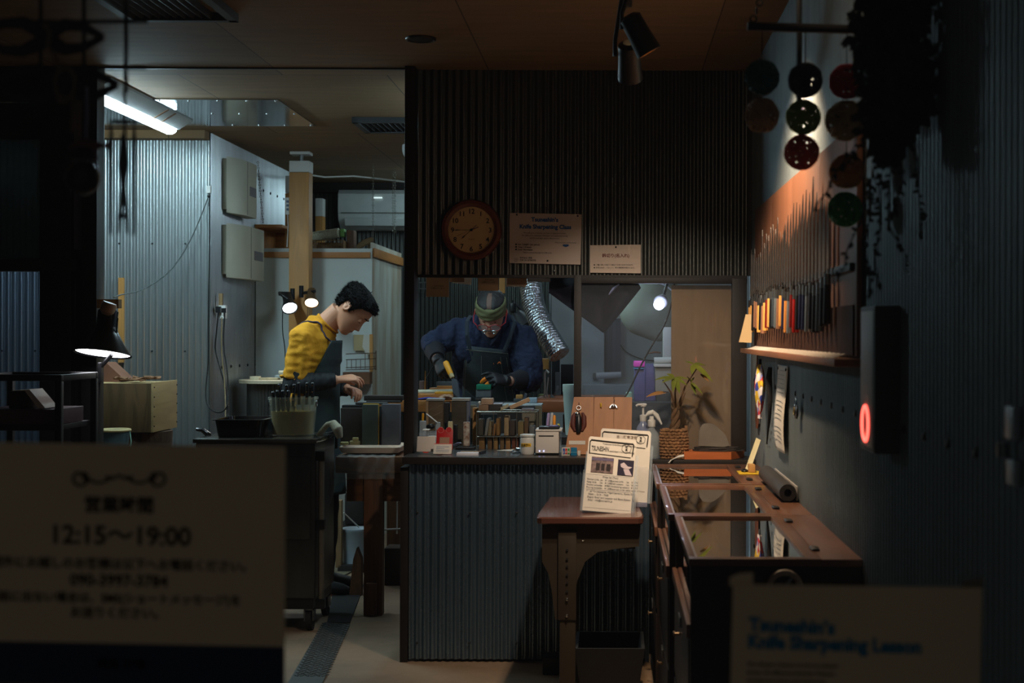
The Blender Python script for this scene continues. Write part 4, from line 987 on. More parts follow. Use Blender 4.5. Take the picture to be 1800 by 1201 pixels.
for sd in (-1, 1):
    p0 = apr(.5-sd*.42, 1.0)
    rough = [p0, A(585, 590, sd*.12), A(578, 578, sd*.11), A(568, 566, sd*.10), A(558, 560, sd*.098), A(548, 563, sd*.095), A(536, 574, sd*.09), A(527, 590, sd*.085), A(518, 610, sd*.08)]
    dense = [a.lerp(b, t) for a, b in zip(rough, rough[1:]) for t in (0, .33, .66)]
    MB().tube([p0+V((0, 0, -.012))]+onto(sh_o, dense, .004), .0075, 8, flat=.5).build('strap', sp, ao)

# ---------------------------------------------------------------- older worker, facing the camera
YO = 8.15
def B(x, y, dy=0.):
    p = P(x, y, YO+dy); return p
om = thing('person', 'person in navy work jacket, denim apron and green headband bowed over a knife', 'person', V((XX(862, 8.3), 8.3, 0)))
Fo = frame((-.03, -.78, -.62), (0, -.62, .78)); oc = B(863, 549.5, -.12); os_ = 1.04
body = MB(); head_rings(body, oc, Fo, os_); ears(body, oc, Fo, os_)
k1 = oc+Fo@V((0, -.04, -.06)); k0 = B(862, 578, .03)
body.tube([k0+V((0, .05, -.04)), k0, k1], [.08, .062, .057], 18)
OS = [(B(866, 1040, .3), .13, .10), (B(866, 880, .3), .155, .12), (B(866, 790, .3), .165, .13), (B(864, 730, .26), .160, .125), (B(862, 690, .2), .165, .122), (B(860, 650, .12), .182, .125), (B(860, 615, .05), .198, .120), (B(861, 588, .02), .190, .10), (B(863, 570, .02), .13, .075)]
OSb = OS[2:]
body.loft([(c, X1*a*.86, Y1*b*.86) for c, a, b in OSb], 28)
ra = dict(sh=B(806, 583, .03), el=B(760, 606, -.02), wr=B(769, 633, -.17))
la = dict(sh=B(918, 588, .03), el=B(930, 666, -.04), wr=B(894, 671, -.23))
for q in (ra, la): body.tube([q['sh'], q['sh'].lerp(q['el'], .5), q['el'], q['el'].lerp(q['wr'], .4), q['wr']], [.055, .048, .042, .038, .027], 16)
for sx in (-1, 1):
    body.tube([B(866+sx*24, 790, .3), B(866+sx*26, 880, .3), V((XX(866+sx*26, 8.45), 8.45, .1))], [.08, .06, .04], 12)
d_r = (B(779, 651, -.24)-ra['wr']).normalized(); d_l = (B(876, 667, -.29)-la['wr']).normalized()
obd = body.build('body', skin_o, om, voxel=.005, relax=1)
grey_hair = M('thin dark hair', (30, 28, 28), .6, scale=60, var=.4)
face_parts(obd, oc, Fo, os_, None, grey_hair, skin_o, brow=False)
def hair_o(z, th):
    a = (th+PI) % (2*PI)-PI; x = math.sin(a)*hp(z)[0]; b = abs(a)
    e = .055 if b < 1.0 else (.055-(b-1.0)/.5*.06 if b < 1.5 else (-.005-(b-1.5)/1.6*.05))
    t = max(0, min(1, (z-e)/.012))
    bald = ga(x, .020)*(1 if b < 1.6 else max(0, 1-(b-1.6)/.4))*(1 if z > .03 else 0)
    t *= max(0, 1-2.2*max(0, bald-.45+.35*noise.noise(V((x*60, z*25, 4)))))
    return -.01*(1-t)+(.007+noise.noise(V((th*9, z*60, 1)))*.003)*t
h_ = MB(); head_rings(h_, oc, Fo, os_, lambda z, th: .0035 if z > .045 else -.01, z0=-.09, nz=60, na=90, feat=False); h_.build('thinning_hair', M('thinning hair', (52, 46, 46), .6, alpha=.55, var=0), om, smooth=True)
h_ = MB(); head_rings(h_, oc, Fo, os_, hair_o, z0=-.09, nz=60, na=90, feat=False); h_.build('hair', grey_hair, om, smooth=True)
# headband
olive = M('olive headband cloth', (100, 100, 66), .9, scale=10, var=.2)
mb = MB(); n = 90; rings = []
for i in range(13):
    v = i/12; z = .010+.070*v; 
    o_ = .0095+.0016*math.sin(v*PI*5.5)-(.010 if i in (0, 12) else 0)
    rings.append(mb.ring([oc+Fo@(headpt(z-.018*max(0, -math.cos(2*PI*k/n)), 2*PI*k/n, o_+.0015*math.sin(2*PI*k/n*5+i), False)*os_) for k in range(n)]))
mb.skinrings(rings, caps=False); 
hb_ = mb.build('headband', olive, om, smooth=True)
# glasses
gl = MB(); red = M('red glasses frame', (150, 34, 38), .3, var=0)
for sx in (-1, 1):
    c_ = oc+Fo@(V((sx*.034, .116, -.016))*os_)
    gl.torus(c_, .030, .0026, Fo@V((0, 1, -.05)), 24, 6, squash=.72, ref=Fo@V((1, 0, 0)))
    gl.tube([oc+Fo@(V((sx*.064, .112, -.008))*os_), oc+Fo@(V((sx*.086, .09, .0))*os_), oc+Fo@(V((sx*.088, .04, .008))*os_), oc+Fo@(V((sx*.084, -.01, .012))*os_)], .0028, 6)
gl.tube([oc+Fo@(V((-.006, .118, -.010))*os_), oc+Fo@(V((.006, .118, -.010))*os_)], .003, 6)
go_ = gl.build('glasses', red, om)
lz = MB()
for sx in (-1, 1): lz.loft([(oc+Fo@(V((sx*.034, .1155, -.016))*os_), Fo@V((.028, 0, 0)), Fo@V((0, .001, .020))), (oc+Fo@(V((sx*.034, .1175, -.016))*os_), Fo@V((.028, 0, 0)), Fo@V((0, .001, .020)))], 20)
lz.build('lenses', M('spectacle lens', (220, 225, 235), .05, alpha=.2, var=0), go_)
lp = MB()
for sx in (-1, 1): lp.torus(oc+Fo@(V((sx*.026, .128, -.036))*os_), .010, .003, Fo@V((0, 1, 0)), 14, 6); 
lp.tube([oc+Fo@(V((-.026, .128, -.028))*os_), oc+Fo@(V((.026, .128, -.028))*os_)], .003, 6)
lp.build('loupe_clip', bright, go_)
# jacket
navy = M('indigo cotton', (27, 37, 62), .9, scale=5, var=.3, bump=.5, bscale=60)
jm = MB()
jm.loft([(c, X1*a*1.08, Y1*b*1.1) for c, a, b in OS[3:]]+[(B(863, 560, .03), X1*.085, Y1*.07)], 32)
jm.tube([ra['sh']+V((.09, 0, .02)), ra['sh']+V((0, 0, .005)), ra['sh'].lerp(ra['el'], .55)+V((0, 0, -.012)), ra['el']+V((.0, 0, -.004)), ra['el'].lerp(ra['wr'], .45)], [.062, .070, .076, .064, .062], 20)
jm.tube([B(846, 562, .03), B(826, 570, .03), B(806, 581, .03)], [.050, .050, .055], 16)
jm.tube([B(880, 562, .03), B(898, 571, .03), B(918, 586, .03)], [.050, .050, .055], 16)
jm.tube([la['sh']+V((-.09, 0, .02)), la['sh']+V((0, 0, .0)), la['sh'].lerp(la['el'], .55)+V((0, 0, 0)), la['el']+V((0, 0, -.01)), la['el'].lerp(la['wr'], .42)], [.062, .074, .086, .090, .074], 20)
jo = jm.build('jacket', navy, om, voxel=.006, relax=4); wrinkle(jo, .026, 9, 1.7, (1.3, 1, .6)); wrinkle(jo, .012, 22, 4, (1.5, 1, .5)); wrinkle(jo, .004, 50, 4)
# crossed collar
for sx in (-1, 1):
    MB().tube([B(863+sx*17, 560, -.02), B(863+sx*16, 575, -.10), B(863+sx*9, 592, -.118), B(863-sx*2, 606, -.105)], [.016, .017, .017, .014], 10, flat=.35, up=(0, -1, 0)).build('collar', M('indigo collar', (20, 27, 46), .9), jo)
blk = M('black rubber glove', (20, 20, 23), .55, scale=30, var=.3)
for nm, q, fr in (('cuff', ra, .40), ('cuff', la, .38)):
    o_ = MB().tube([q['el'].lerp(q['wr'], fr), q['el'].lerp(q['wr'], .66), q['el'].lerp(q['wr'], .92)], [.058, .050, .042], 20).build(nm, M('black knit sleeve', (28, 28, 34), .85), jo); wrinkle(o_, .004, 30, 2)
# gloves over the hands
gm = MB()
wp = ra['wr']+d_r*.012; knife_dir = (B(808, 704, -.36)-B(786, 640, -.27)).normalized()
gm.tube([ra['wr']-d_r*.012, ra['wr']+d_r*.03], [.032, .033], 16)
tips, _ = hand(gm, wp, d_r, (-.35, -.75, .35), (.7, -.2, .6), [(.7, 1.0, .7)]*4, 1.06, thumb=(.75, .35, -.45), spread=.02)
gm.build('glove', blk, om, voxel=.0048, relax=1)
gm = MB(); wl = la['wr']+d_l*.014
gm.tube([la['wr']+d_l*.006, la['wr']+d_l*.04], [.032, .034], 16)
tl, tp = hand(gm, wl, d_l, (.10, -.72, .55), (-.15, .1, 1), [(.25, .5, .4), (.5, .7, .4), (.6, .7, .4), (.9, .8, .4)], 1.06, thumb=(.9, .35, -.1), spread=.16)
gm.build('glove', blk, om, voxel=.0048, relax=1)
for i in (1, 2):
    a_, b_ = tl[i][2], tl[i][4]; MB().tube([tl[i][2].lerp(tl[i][3], .45), tl[i][3], b_, b_+(b_-tl[i][3]).normalized()*.008], [.0115, .0112, .0100, .006], 12).build('finger_cap', M('orange rubber', (240, 130, 30), .45), om)
# denim apron
den = M('worn grey denim', (36, 44, 50), .85, scale=3.5, var=.5, rgb2=(66, 78, 80), bump=.3, bscale=200)
OL = [(c, a+.022, b+.035) for c, a, b in OS]
zt_, zbm = B(0, 613, -.1).z, B(0, 1000, .2).z
def apo(u, v):
    z = zbm+(zt_-zbm)*v; c, a, b = tsec(OL, z)
    hw = 1.35 if v < .66 else 1.35-((v-.66)/.34)**.8*.80
    t = (u-.5)*2*hw; f_ = .005*math.sin(t*9)*(1-v)
    return V((c.x+(a+f_)*math.sin(t)-.006*(1-v), c.y-(b+f_)*math.cos(t), z+(.012*(u-.5) if v > .9 else 0)*-2))
am = MB(); am.sheet(apo, 44, 50, .004); ao = am.build('apron', den, om, smooth=True)
stt = M('pale stitching', (130, 128, 116), .8)
mb = MB()
mb.tube([apo(u/20, .985)+V((0, -.002, 0)) for u in range(21)], .0011, 5)
mb.tube([apo(.5, v/30)+V((-.03, -.003, 0)) for v in range(12, 30)], .0011, 5)
for uu in (.06, .94, .80): mb.tube([apo(uu, v/30)+V((0, -.002, 0)) for v in range(14 if uu != .8 else 20, 30)], .0011, 5)
mb.build('stitching', stt, ao)
for sx in (-1, 1):
    p0 = apo(.5+sx*.40, .99)
    MB().tube([p0, p0.lerp(B(863+sx*40, 567, -.08), .5)+V((sx*.008, -.03, 0)), B(863+sx*42, 566, -.075), B(863+sx*36, 556, .03)], .0115, 8, flat=.3, up=(0, -1, 0)).build('strap', M('denim strap', (38, 46, 54), .9), ao)
words('embroidery', '下 A', .028, M('orange thread', (214, 110, 50), .7), apo(.69, .935)+V((0, -.003, 0)), parent=ao, bold=.0006, ext=.0008)

# the knife in his right hand
kn = thing('kitchen_knife', 'large knife with yellow handle held in the gloved hand of the older worker', 'knife', B(790, 650, -.3))
h0, h1 = B(783, 637, -.27), B(793, 659, -.30); kd = (h1-h0).normalized()
MB().tube([h0, h0+kd*.01, h1], [.013, .017, .015], 12).build('handle', M('yellow handle', (236, 160, 24), .45), kn)
MB().tube([h1, h1+kd*.022], [.0145, .012], 12).build('ferrule', M('pale ferrule', (196, 176, 130), .5), kn)
tp_ = B(800, 708, -.33); s_ = V((.022, 0, -.004))
MB().poly([h1+kd*.02-s_*.3, h1+kd*.03+s_*.9, B(806, 672, -.31), B(810, 706, -.34), tp_, B(796, 690, -.33)], (0, .002, 0)).build('blade', M('dark knife steel', (96, 100, 106), .35, .9), kn, smooth=False)
# ================================================================== OLDER WORKER'S BENCH AND BACK AREA
kr = thin_paper('kraft paper', (160, 128, 100)); pw = M('white paper', (212, 204, 192), .8, scale=20, var=.05); ink = M('black ink', (22, 22, 24), .7, var=0)
lb = thing('long_bench', 'pine workbench behind the counter in front of the older worker', 'workbench', (XX(870, 8.0), 8.1, 0))
lz_ = ZZ(706, 7.75)
MB().box((XX(737, 7.75)-.25, 7.75, lz_-.06), (XX(797, 7.75), 8.17, lz_), .003).build('tabletop', pine_x, lb)
MB().box((XX(938, 7.75), 7.75, lz_-.06), (XX(1100, 7.75), 8.6, lz_), .003).build('tabletop', wood('red pine', (150, 84, 46), .8, 'x', .5, 3, 6), lb)
MB().box((XX(797, 7.75)+.001, 7.76, lz_-.075), (XX(938, 7.75)-.001, 7.97, lz_-.012), .002).build('middle_board', M('grey board', (92, 94, 92), .6), lb)
for x in (XX(745, 7.8)-.2, XX(990, 7.8)): MB().box((x, 7.80, 0), (x+.07, 7.87, lz_-.076), .003).build('leg', brownwood, lb)
def item(name, label, cat, x0, y0, x1, y1, Y, dy, mat, grp=None, bev=.003, rot=None):
    a = P(x0, y1, Y); b = P(x1, y0, Y); return tag(MB().box((a.x, Y, a.z), (b.x, Y+dy, b.z), bev, rot).build(name, mat), label, cat, grp)
Yb = 8.0; by = CY+(CAMZ-lz_)*FPX/Yb
item('wooden_plank', 'thick pine plank lying on the bench left of the older worker', 'plank', 733, by-8, 797, by, 7.82, .12, pine_x)
item('wooden_plank', 'thin yellow plank above the thick one on the bench', 'plank', 764, by-12, 797, by-8.5, 7.84, .1, wood('yellow pine', (210, 150, 40), .85, 'x', .5, 3, 6))
tag(MB().tube([P(733, by-12, 7.98), P(796, by-13, 8.0)], .013, 12).build('white_roll', M('off white hose', (190, 186, 160), .5)), 'white roll lying over the planks on the bench', 'roll')
item('wooden_plank', 'pale plank behind the white roll on the bench', 'plank', 755, by-19, 797, by-16, 8.05, .1, pine_x); item('wooden_plank', 'short pine plank on top of the pile on the bench', 'plank', 768, by-23, 797, by-19.2, 8.06, .08, pine_x)
tag(MB().tube([P(735, 703, 7.72), P(752, 701, 7.72), P(772, 702, 7.72)], [.010, .012, .009], 10, flat=.5).build('blue_cloth', M('blue cloth', (60, 66, 150), .9)), 'blue folded cloth at the front left of the bench', 'cloth')
o_ = MB().tube([P(771, 702, 7.72), P(782, 698, 7.74), P(797, 700, 7.74)], [.012, .020, .016], 12, flat=.7).build('tan_cloth', M('tan cloth', (176, 136, 108), .95), voxel=.004); wrinkle(o_, .006, 60)
tag(o_, 'crumpled tan cloth on the bench beside the blue cloth', 'cloth')
stk_ = thing('metal_can', 'dark small can with a thin stick at the left end of the bench', 'can', P(743, 684, 8.1))
MB().lathe([(.022, 0), (.022, .045), (.018, .047)], P(744, 679, 8.1)-V((0, 0, .02)), seg=16).build('can_body', M('dark can', (74, 58, 54), .5), stk_)
MB().tube([P(747, 700, 8.02), P(748, 653, 8.02)], .003, 6).build('stick', M('brass rim', (210, 150, 80), .3, .9), stk_)
cable([P(749, 668, 8.1), P(756, 655, 8.15), P(765, 640, 8.2), P(766, 630, 8.3)], .003, 'thin black wire curling up behind the gloved knife hand')
item('grey_block', 'dark grey block at the left end of the bench', 'block', 767, by-30, 797, by-20, 8.08, .08, M('dark block grey', (56, 60, 62), .7))
# green whetstone on base
wsb = thing('whetstone_stand', 'green topped whetstone on a grey steel base before the older worker', 'whetstone', P(850, 702, 7.8))
a = P(837, 699, 7.80); b = P(863, 686, 7.80)
MB().box((a.x, 7.80, a.z), (b.x, 7.90, b.z), .002).build('base', M('grey block', (104, 110, 112), .5), wsb)
mb = MB(); c_ = P(863, 681, 7.80)
mb.box((a.x+.002, 7.795, b.z+.0005), (b.x, 7.90, b.z+.028), .002, rot=(-.0, 0, 0)).build('green_stone', M('green stone', (20, 120, 88), .7), wsb)
item('steel_tray', 'small bright steel tray below the green whetstone', 'tray', 836, 700, 864, 704, 7.78, .1, steel)
# machine-side right : grey pillar, slabs, container, bottle, yellow bits
item('steel_pillar', 'grey steel upright behind the white spray nozzle at the right of the older worker', 'upright', 965, 487, 969, 706, 8.7, .05, steel)
gp = M('soot black board', (40, 42, 44), .8, scale=4, var=.4)
item('dark_board', 'large sooty board leaning at the back beside the foil duct', 'board', 970, 600, 984, 700, 8.65, .03, gp); item('dark_board', 'upright sooty slab in front of the pale wall by the frame', 'board', 986, 641, 1008, 702, 8.6, .03, gp)
item('dark_board', 'smaller dark slab between the sooty boards', 'board', 976, 655, 985, 704, 8.55, .03, M('grey block', (104, 110, 112), .5))
tag(MB().box(P(975, 704, 8.45), P(979, 678, 8.48), .002, rot=(0, .35, 0)).build('steel_file', steel), 'tilted grey steel file leaning by the sooty slab', 'file')
item('pine_block', 'pine block above the white nozzle beside the older worker', 'block', 946, 631, 966, 650, 8.75, .1, pine)
item('magenta_box', 'small magenta box beside the sleeve of the older worker', 'box', 947, 662, 951, 675, 8.5, .03, M('magenta card', (190, 30, 200), .5))
item('white_card', 'small white card above the magenta box', 'card', 947, 653, 953, 661, 8.5, .01, pw)
nz_ = thing('white_clamp', 'white plastic clamp tool standing on the bench right of the older worker', 'clamp', P(960, 706, 8.3))
MB().tube([P(957, 704, 8.3), P(958, 680, 8.3), P(957.5, 656, 8.3), P(961, 652, 8.3), P(965, 656, 8.3)], [.006, .005, .006, .008, .006], 8).build('long_arm', wht_plastic, nz_)
MB().tube([P(963, 705, 8.3), P(961, 690, 8.3), P(964, 664, 8.3)], .004, 8).build('second_arm', wht_plastic, nz_)
MB().box(P(952, 706, 8.28), P(966, 703, 8.33), .003).build('foot', wht_plastic, nz_)
item('sponge', 'yellow green sponge behind the white clamp on the bench', 'sponge', 946, 694, 958, 700, 8.45, .06, M('pale yellow sponge', (170, 180, 120), .9)); item('pale_dish', 'pale dish on the bench right beside the jacket', 'dish', 945, 699, 960, 704, 8.4, .1, M('mint plastic', (150, 190, 170), .5))
tag(MB().poly([P(966, 706, 8.2), P(969, 693, 8.2), P(976, 700, 8.2), P(979, 704, 8.2)], (0, .02, 0)).build('set_square', M('grey block', (104, 110, 112), .5), smooth=False), 'small grey triangular square on the bench', 'square')
pcn = thing('plastic_tub', 'tall pale plastic tub beside the window frame', 'tub', P(1001, 760, 7.4))
MB().lathe([(.030, ZZ(765, 7.3)), (.044, ZZ(690, 7.3)), (.046, ZZ(688, 7.3)), (.046, ZZ(676, 7.3)), (.03, ZZ(676, 7.3))], (XX(1005, 7.3), 7.3, 0), seg=24).build('tub_body', M('mint white plastic', (176, 190, 180), .5), pcn)
tag(MB().box((XX(945, 7.2), 7.15, 0), (XX(1030, 7.3), 7.5, ZZ(765, 7.3)-.001)).build('side_cabinet', M('dark block', (34, 30, 26), .8)), 'dark low cabinet behind the counter under the tall pale tub', 'cabinet')
# foil duct
dk_ = MB(); pts = [P(927, 470, 8.6), P(932, 500, 8.55), P(936, 530, 8.5), P(946, 562, 8.42), P(964, 592, 8.35), P(984, 625, 8.3)]
q = [V(p) for p in pts]
for _ in range(3):
    n_ = [q[0]]
    for a, b in zip(q, q[1:]): n_ += [a.lerp(b, .25), a.lerp(b, .75)]
    q = n_+[q[-1]]
# resample with fine rings
L_ = [0]
for a, b in zip(q, q[1:]): L_.append(L_[-1]+(b-a).length)
def at(s):
    for i in range(len(q)-1):
        if s <= L_[i+1]+1e-9: return q[i].lerp(q[i+1], (s-L_[i])/(L_[i+1]-L_[i]))
    return q[-1]
N = 150; pts = [at(L_[-1]*i/N) for i in range(N+1)]
dk_.tube(pts, [.064+(.0032 if i % 4 < 2 else -.0015) for i in range(N+1)], 26)
foil = M('crinkled aluminium foil', (215, 220, 222), .22, 1., var=0, bump=.9, bscale=55)
du = thing('foil_duct', 'crinkled silver foil duct hanging beside the older worker', 'duct', P(984, 625, 8.3)); dk_.build('duct_body', foil, du)
# black lamp behind him
bl = thing('swing_lamp', 'black metal swing lamp right behind the head of the older worker', 'work lamp', P(902, 530, 8.75))
MB().lathe([(.008, -.01), (.022, 0), (.024, .035), (.02, .05), (.006, .052), (.007, .068)], P(901, 548, 8.75), (0, 0, 1), 18).build('lamp_cap', blk_plastic, bl)
MB().lathe([(.028, .0), (.05, -.04), (.08, -.09)], P(908, 550, 8.78), (-.5, 0, .8), 20).build('lamp_shade', M('dull black', (38, 38, 40), .5), bl)
MB().tube([P(906, 535, 8.8), P(916, 545, 8.8), P(930, 575, 8.8), P(945, 620, 8.85), P(948, 630, 8.9)], .009, 8).build('arm', blk_plastic, bl)
item('wooden_batten', 'yellow pine batten hanging down above the head of the older worker', 'batten', 877, 271, 887, 516, 8.9, .05, pine)
wrk = MB()
for y in (498, 509): wrk.tube([P(736, y, 10.7), P(749, y, 10.7)], .006, 6)
for x in (738, 742, 746): wrk.tube([P(x, 498, 10.7), P(x-1, 516, 10.7)], .003, 5)
tag(wrk.build('wire_hanger', steel), 'small steel wire hanger on the back wall at the left edge of the opening', 'hanger')
# kraft slips hung under the header
G = 'paper slips hung under the corrugated header'
for x0, x1, y1, m, lab, yy, ro in ((749, 789, 523, kr, 'largest brown slip, hanging leftmost under the header', 6.13, .0), (790, 816, 497, kr, 'short brown slip, second from the left under the header', 6.135, .02), (796, 829, 500, pw, 'pale slip peeking out behind the second brown slip', 6.15, .35),
        (840, 876, 512, kr, 'square brown slip above the head of the older worker', 6.13, .0), (891, 926, 502, kr, 'brown slip right of the head of the older worker', 6.13, 0), (889, 924, 505, pw, 'pale slip behind the brown slip right of the head', 6.15, .05), (927, 967, 496, M('grey paper', (150, 146, 144), .8), 'short grey slip nearest to the navy cloth', 6.14, 0)):
    o_ = MB().box((XX(x0, yy), yy, ZZ(y1, yy)), (XX(x1, yy), yy+.0015, ZZ(478, yy)), rot=(0, ro*.3, 0)).build('paper_slip', m); tag(o_, lab, 'paper', G)
    if m is kr and x0 in (749, 840):
        words('lettering', 'ご注文の品は\nお預かりします', .0085, ink, (XX((x0+x1)/2, yy), yy-.0006, ZZ(y1-18, yy)), parent=o_)
# navy cloth
Yc = 6.16
nv = MB()
ol = [(968, 478), (1092, 478), (1126, 506), (1062, 586), (964, 515)]
def clf(u, v):
    top = V((964+(1126-964)*u, 0)); t = u
    xt = 966+(1110-966)*u
    yb = 515+(586-515)*min(1, u/.605) if u < .605 else 586-(586-506)*((u-.605)/.395)
    xx = 964+(1126-964)*u
    y_ = 478+(yb-478)*v; x_ = xt+(xx-xt)*v
    d = .02*math.sin(u*14)+.012*math.sin(v*9+u*5)
    return P(x_, y_, Yc+d)
nv.sheet(clf, 60, 24, .003)
tag(nv.build('navy_cloth', M('dark navy cloth', (14, 16, 34), .8, var=.2), smooth=True), 'dark navy cloth hanging in folds behind the window frame', 'cloth')
tag(MB().tube([P(1070, 518, 6.12), P(1078, 508, 6.12), P(1088, 500, 6.12)], [.006, .016, .007], 10, flat=.4).build('white_tag', M('grey lilac paper', (150, 150, 190), .6)), 'pale lilac tag on the navy cloth', 'tag')
# room behind the window
pd = M('translucent plastic', (150, 158, 140), .5, alpha=.85, var=.1)
o_ = MB().ball(P(1148, 540, 7.2), (.17, .12, .17), 28, 18).build('plastic_bag', pd); wrinkle(o_, .02, 8)
tag(o_, 'large rounded translucent plastic bag hanging behind the window', 'bag'); MB().tube([P(1148, 480, 7.2), V((P(1148, 480, 7.2).x, 7.2, ZC))], .004, 6).build('cord', wht_plastic, o_)
bag_ = o_
o_ = MB().torus(P(1143, 548, 7.06), .15, .004, (0, 1, 0), 30, 6, a0=PI*1.05, a1=PI*1.75).build('bag_edge', M('shiny plastic edge', (220, 225, 240), .2), bag_)
sp3 = thing('wall_spotlight', 'small lamp glowing blue white behind the window', 'work lamp', P(1160, 530, 6.75))
cc = P(1161, 531, 6.75)
MB().lathe([(.012, -.05), (.022, -.04), (.034, .0), (.03, .004)], cc, (-.25, -.75, -.45), 20).build('lamp_head', M('pale lamp head', (150, 150, 160), .5), sp3)
MB().ball(cc+V((-.008, -.02, -.012)), (.026, .016, .026)).build('bulb', glow('blue white bulb', (.62, .72, 1), 9), sp3)
MB().tube([P(1166, 520, 6.8), P(1172, 500, 6.85), P(1172, 470, 6.9)], .008, 8).build('arm', blk_plastic, sp3)
lamp('window_lamp_light', 'POINT', cc+V((-.05, -.1, -.06)), 2.2, (.65, .74, 1), shadow_soft_size=.04)
cable([P(1186, 478, 6.118), P(1184, 520, 6.24), P(1170, 570, 6.22), P(1150, 600, 6.2), P(1125, 645, 6.18), P(1105, 690, 6.17), P(1093, 706, 6.17)], .004, 'black cable sagging diagonally behind the window pane')
cable([P(1090, 605, 9.29), P(1100, 620, 9.29), P(1128, 632, 9.29), P(1150, 634, 9.29)], .003, 'thin cable behind the diagonal one, above the pink lid')
item('ribbed_board', 'grey ribbed panel on the pale wall behind the window', 'board', 1063, 560, 1091, 655, 9.2, .05, M('ribbed grey panel', (66, 72, 84), .6, scale=30, stretch=(6, 1, .05), var=.3))
item('pale_door_panel', 'tall pale board standing behind the window left of the ribbed panel', 'panel', 1024, 560, 1062, 700, 9.15, .03, M('pale blue grey board', (140, 148, 156), .7))
rl = thing('paper_roll', 'grey white roll on a holder on the pale wall behind the window', 'roll', P(1068, 660, 9.1))
MB().tube([P(1048, 661, 9.05), P(1092, 659, 9.05)], .020, 16).build('roll_body', M('grey white roll', (160, 160, 170), .7), rl)
MB().box(P(1042, 667, 9.12), P(1050, 655, 9.19), .003).build('holder', steel, rl)
item('long_shelf', 'pale worktop ledge along the wall behind the window', 'ledge', 1024, 677, 1182, 705, 8.9, .24, M('pale blue grey board', (140, 148, 156), .7))
G = 'containers stacked behind the window'
lil = M('lilac plastic', (96, 98, 150), .45, alpha=.9, var=.1)
j1 = thing('plastic_jar', 'tall lilac plastic container with a pink lid behind the window', 'jar', P(1125, 706, 6.9), G)
MB().box(P(1115, 706, 6.9), P(1134, 645, 7.0), .01).build('jar_body', lil, j1); MB().box(P(1114, 645, 6.89), P(1133, 634, 7.0), .006).build('lid', M('pink lid', (226, 80, 190), .4), j1)
MB().box(P(1114, 649, 6.885), P(1131, 646, 7.0), .002).build('band', M('teal band', (60, 140, 170), .4), j1)
item('plastic_jar', 'wide lilac container right of the pink lidded one', 'jar', 1135, 640, 1153, 706, 7.0, .1, lil, G)
item('plastic_box', 'pale stacked box with a lid near the brown board, the upper one', 'box', 1152, 645, 1180, 688, 6.9, .1, M('pale box', (150, 150, 140), .6), G)
item('plastic_box', 'pale lid rim over the upper stacked box', 'lid', 1150, 640, 1180, 645, 6.88, .12, M('pale box light', (186, 186, 176), .6), G)
item('plastic_box', 'grey box below the pale stacked boxes', 'box', 1154, 690, 1182, 730, 6.9, .1, M('dark block grey', (56, 60, 62), .7), G)
item('white_box', 'white box above the stacked containers by the brown board', 'box', 1166, 575, 1180, 634, 6.95, .1, M('pale box light', (186, 186, 176), .6))
tag(MB().tube([P(1150, 634, 6.95), P(1180, 633, 6.95)], .016, 12).build('paper_tube', M('pale box light', (186, 186, 176), .6)), 'pale horizontal tube on top of the stacked containers', 'tube')
tag(MB().tube([P(1137, 622, 7.0), P(1150, 619, 7.0), P(1162, 620, 7.0)], [.004, .010, .007], 8, flat=.5).build('small_brush', brownwood), 'small brown brush on the tube behind the window', 'brush')
tag(MB().box((XX(1090, 7), 6.82, 0), (XX(1200, 7), 7.12, ZZ(707, 6.82)), .004).build('storage_cabinet', M('dark block grey', (56, 60, 62), .7)), 'dark cabinet behind the window carrying the lilac containers', 'cabinet')
tag(MB().lathe([(.016, 0), (.016, .045), (.01, .05)], P(1106, 706.9, 6.9), seg=14).build('small_bottle', M('mint plastic', (150, 190, 170), .5)), 'small mint bottle behind the wooden display board', 'bottle')

# ================================================================== ON THE COUNTER
CT = .8455
G = 'tall whetstones standing on the counter'
def cst(x0, y0, x1, y1, Y, dy, mat, label, grp=G, name='whetstone', cat='whetstone', bev=.003):
    a = P(x0, y1, Y); b = P(x1, y0, Y); return tag(MB().box((a.x, Y, max(a.z, CT)), (b.x, Y+dy, b.z), bev).build(name, mat), label, cat, grp)
s_br = M('striped brown stone', (98, 84, 66), .8, scale=9, stretch=(1, 1, 2.5), var=.35); s_gr = M('grey green stone', (96, 98, 86), .8, scale=10, var=.25)
s_dk = M('charcoal stone', (44, 46, 48), .8); s_lt = M('light grey stone', (150, 156, 156), .7)
ztf = CT
big = thing('whetstone', 'tall brown striped whetstone standing left on the counter', 'whetstone', P(765, 780, 6.34), G)
MB().box((XX(754, 6.36), 6.36, ztf), (XX(779, 6.36), 6.42, ZZ(706, 6.36)), .003).build('stone_body', s_br, big)
MB().box((XX(749, 6.36), 6.361, ztf), (XX(754, 6.36)-.001, 6.42, ZZ(703, 6.36)), .002).build('side_strip', M('tan side', (150, 128, 100), .8), big)
MB().box((XX(750, 6.36), 6.355, ZZ(706, 6.36)+.0005), (XX(780, 6.36), 6.42, ZZ(702, 6.36)), .001).build('top_edge', s_lt, big)
mb = MB()
for k in range(5):
    a = P(755, 722+k*13, 6.358); b = P(778, 712+k*13, 6.358)
    mb.tube([a, b], .0009, 5)
mb.build('grooves', M('pale groove', (150, 140, 118), .8), big)
cst(781, 709, 790, 745, 6.40, .04, s_dk, 'narrow black stone between the two tall counter stones')
b2 = thing('whetstone', 'tall dark grey green whetstone standing second on the counter', 'whetstone', P(810, 780, 6.34), G)
MB().box((XX(794, 6.36), 6.36, ztf), (XX(820, 6.36), 6.42, ZZ(706, 6.36)), .003).build('stone_body', M('dark veined stone', (70, 66, 56), .8, scale=6, stretch=(1, 1, 2), var=.4), b2)
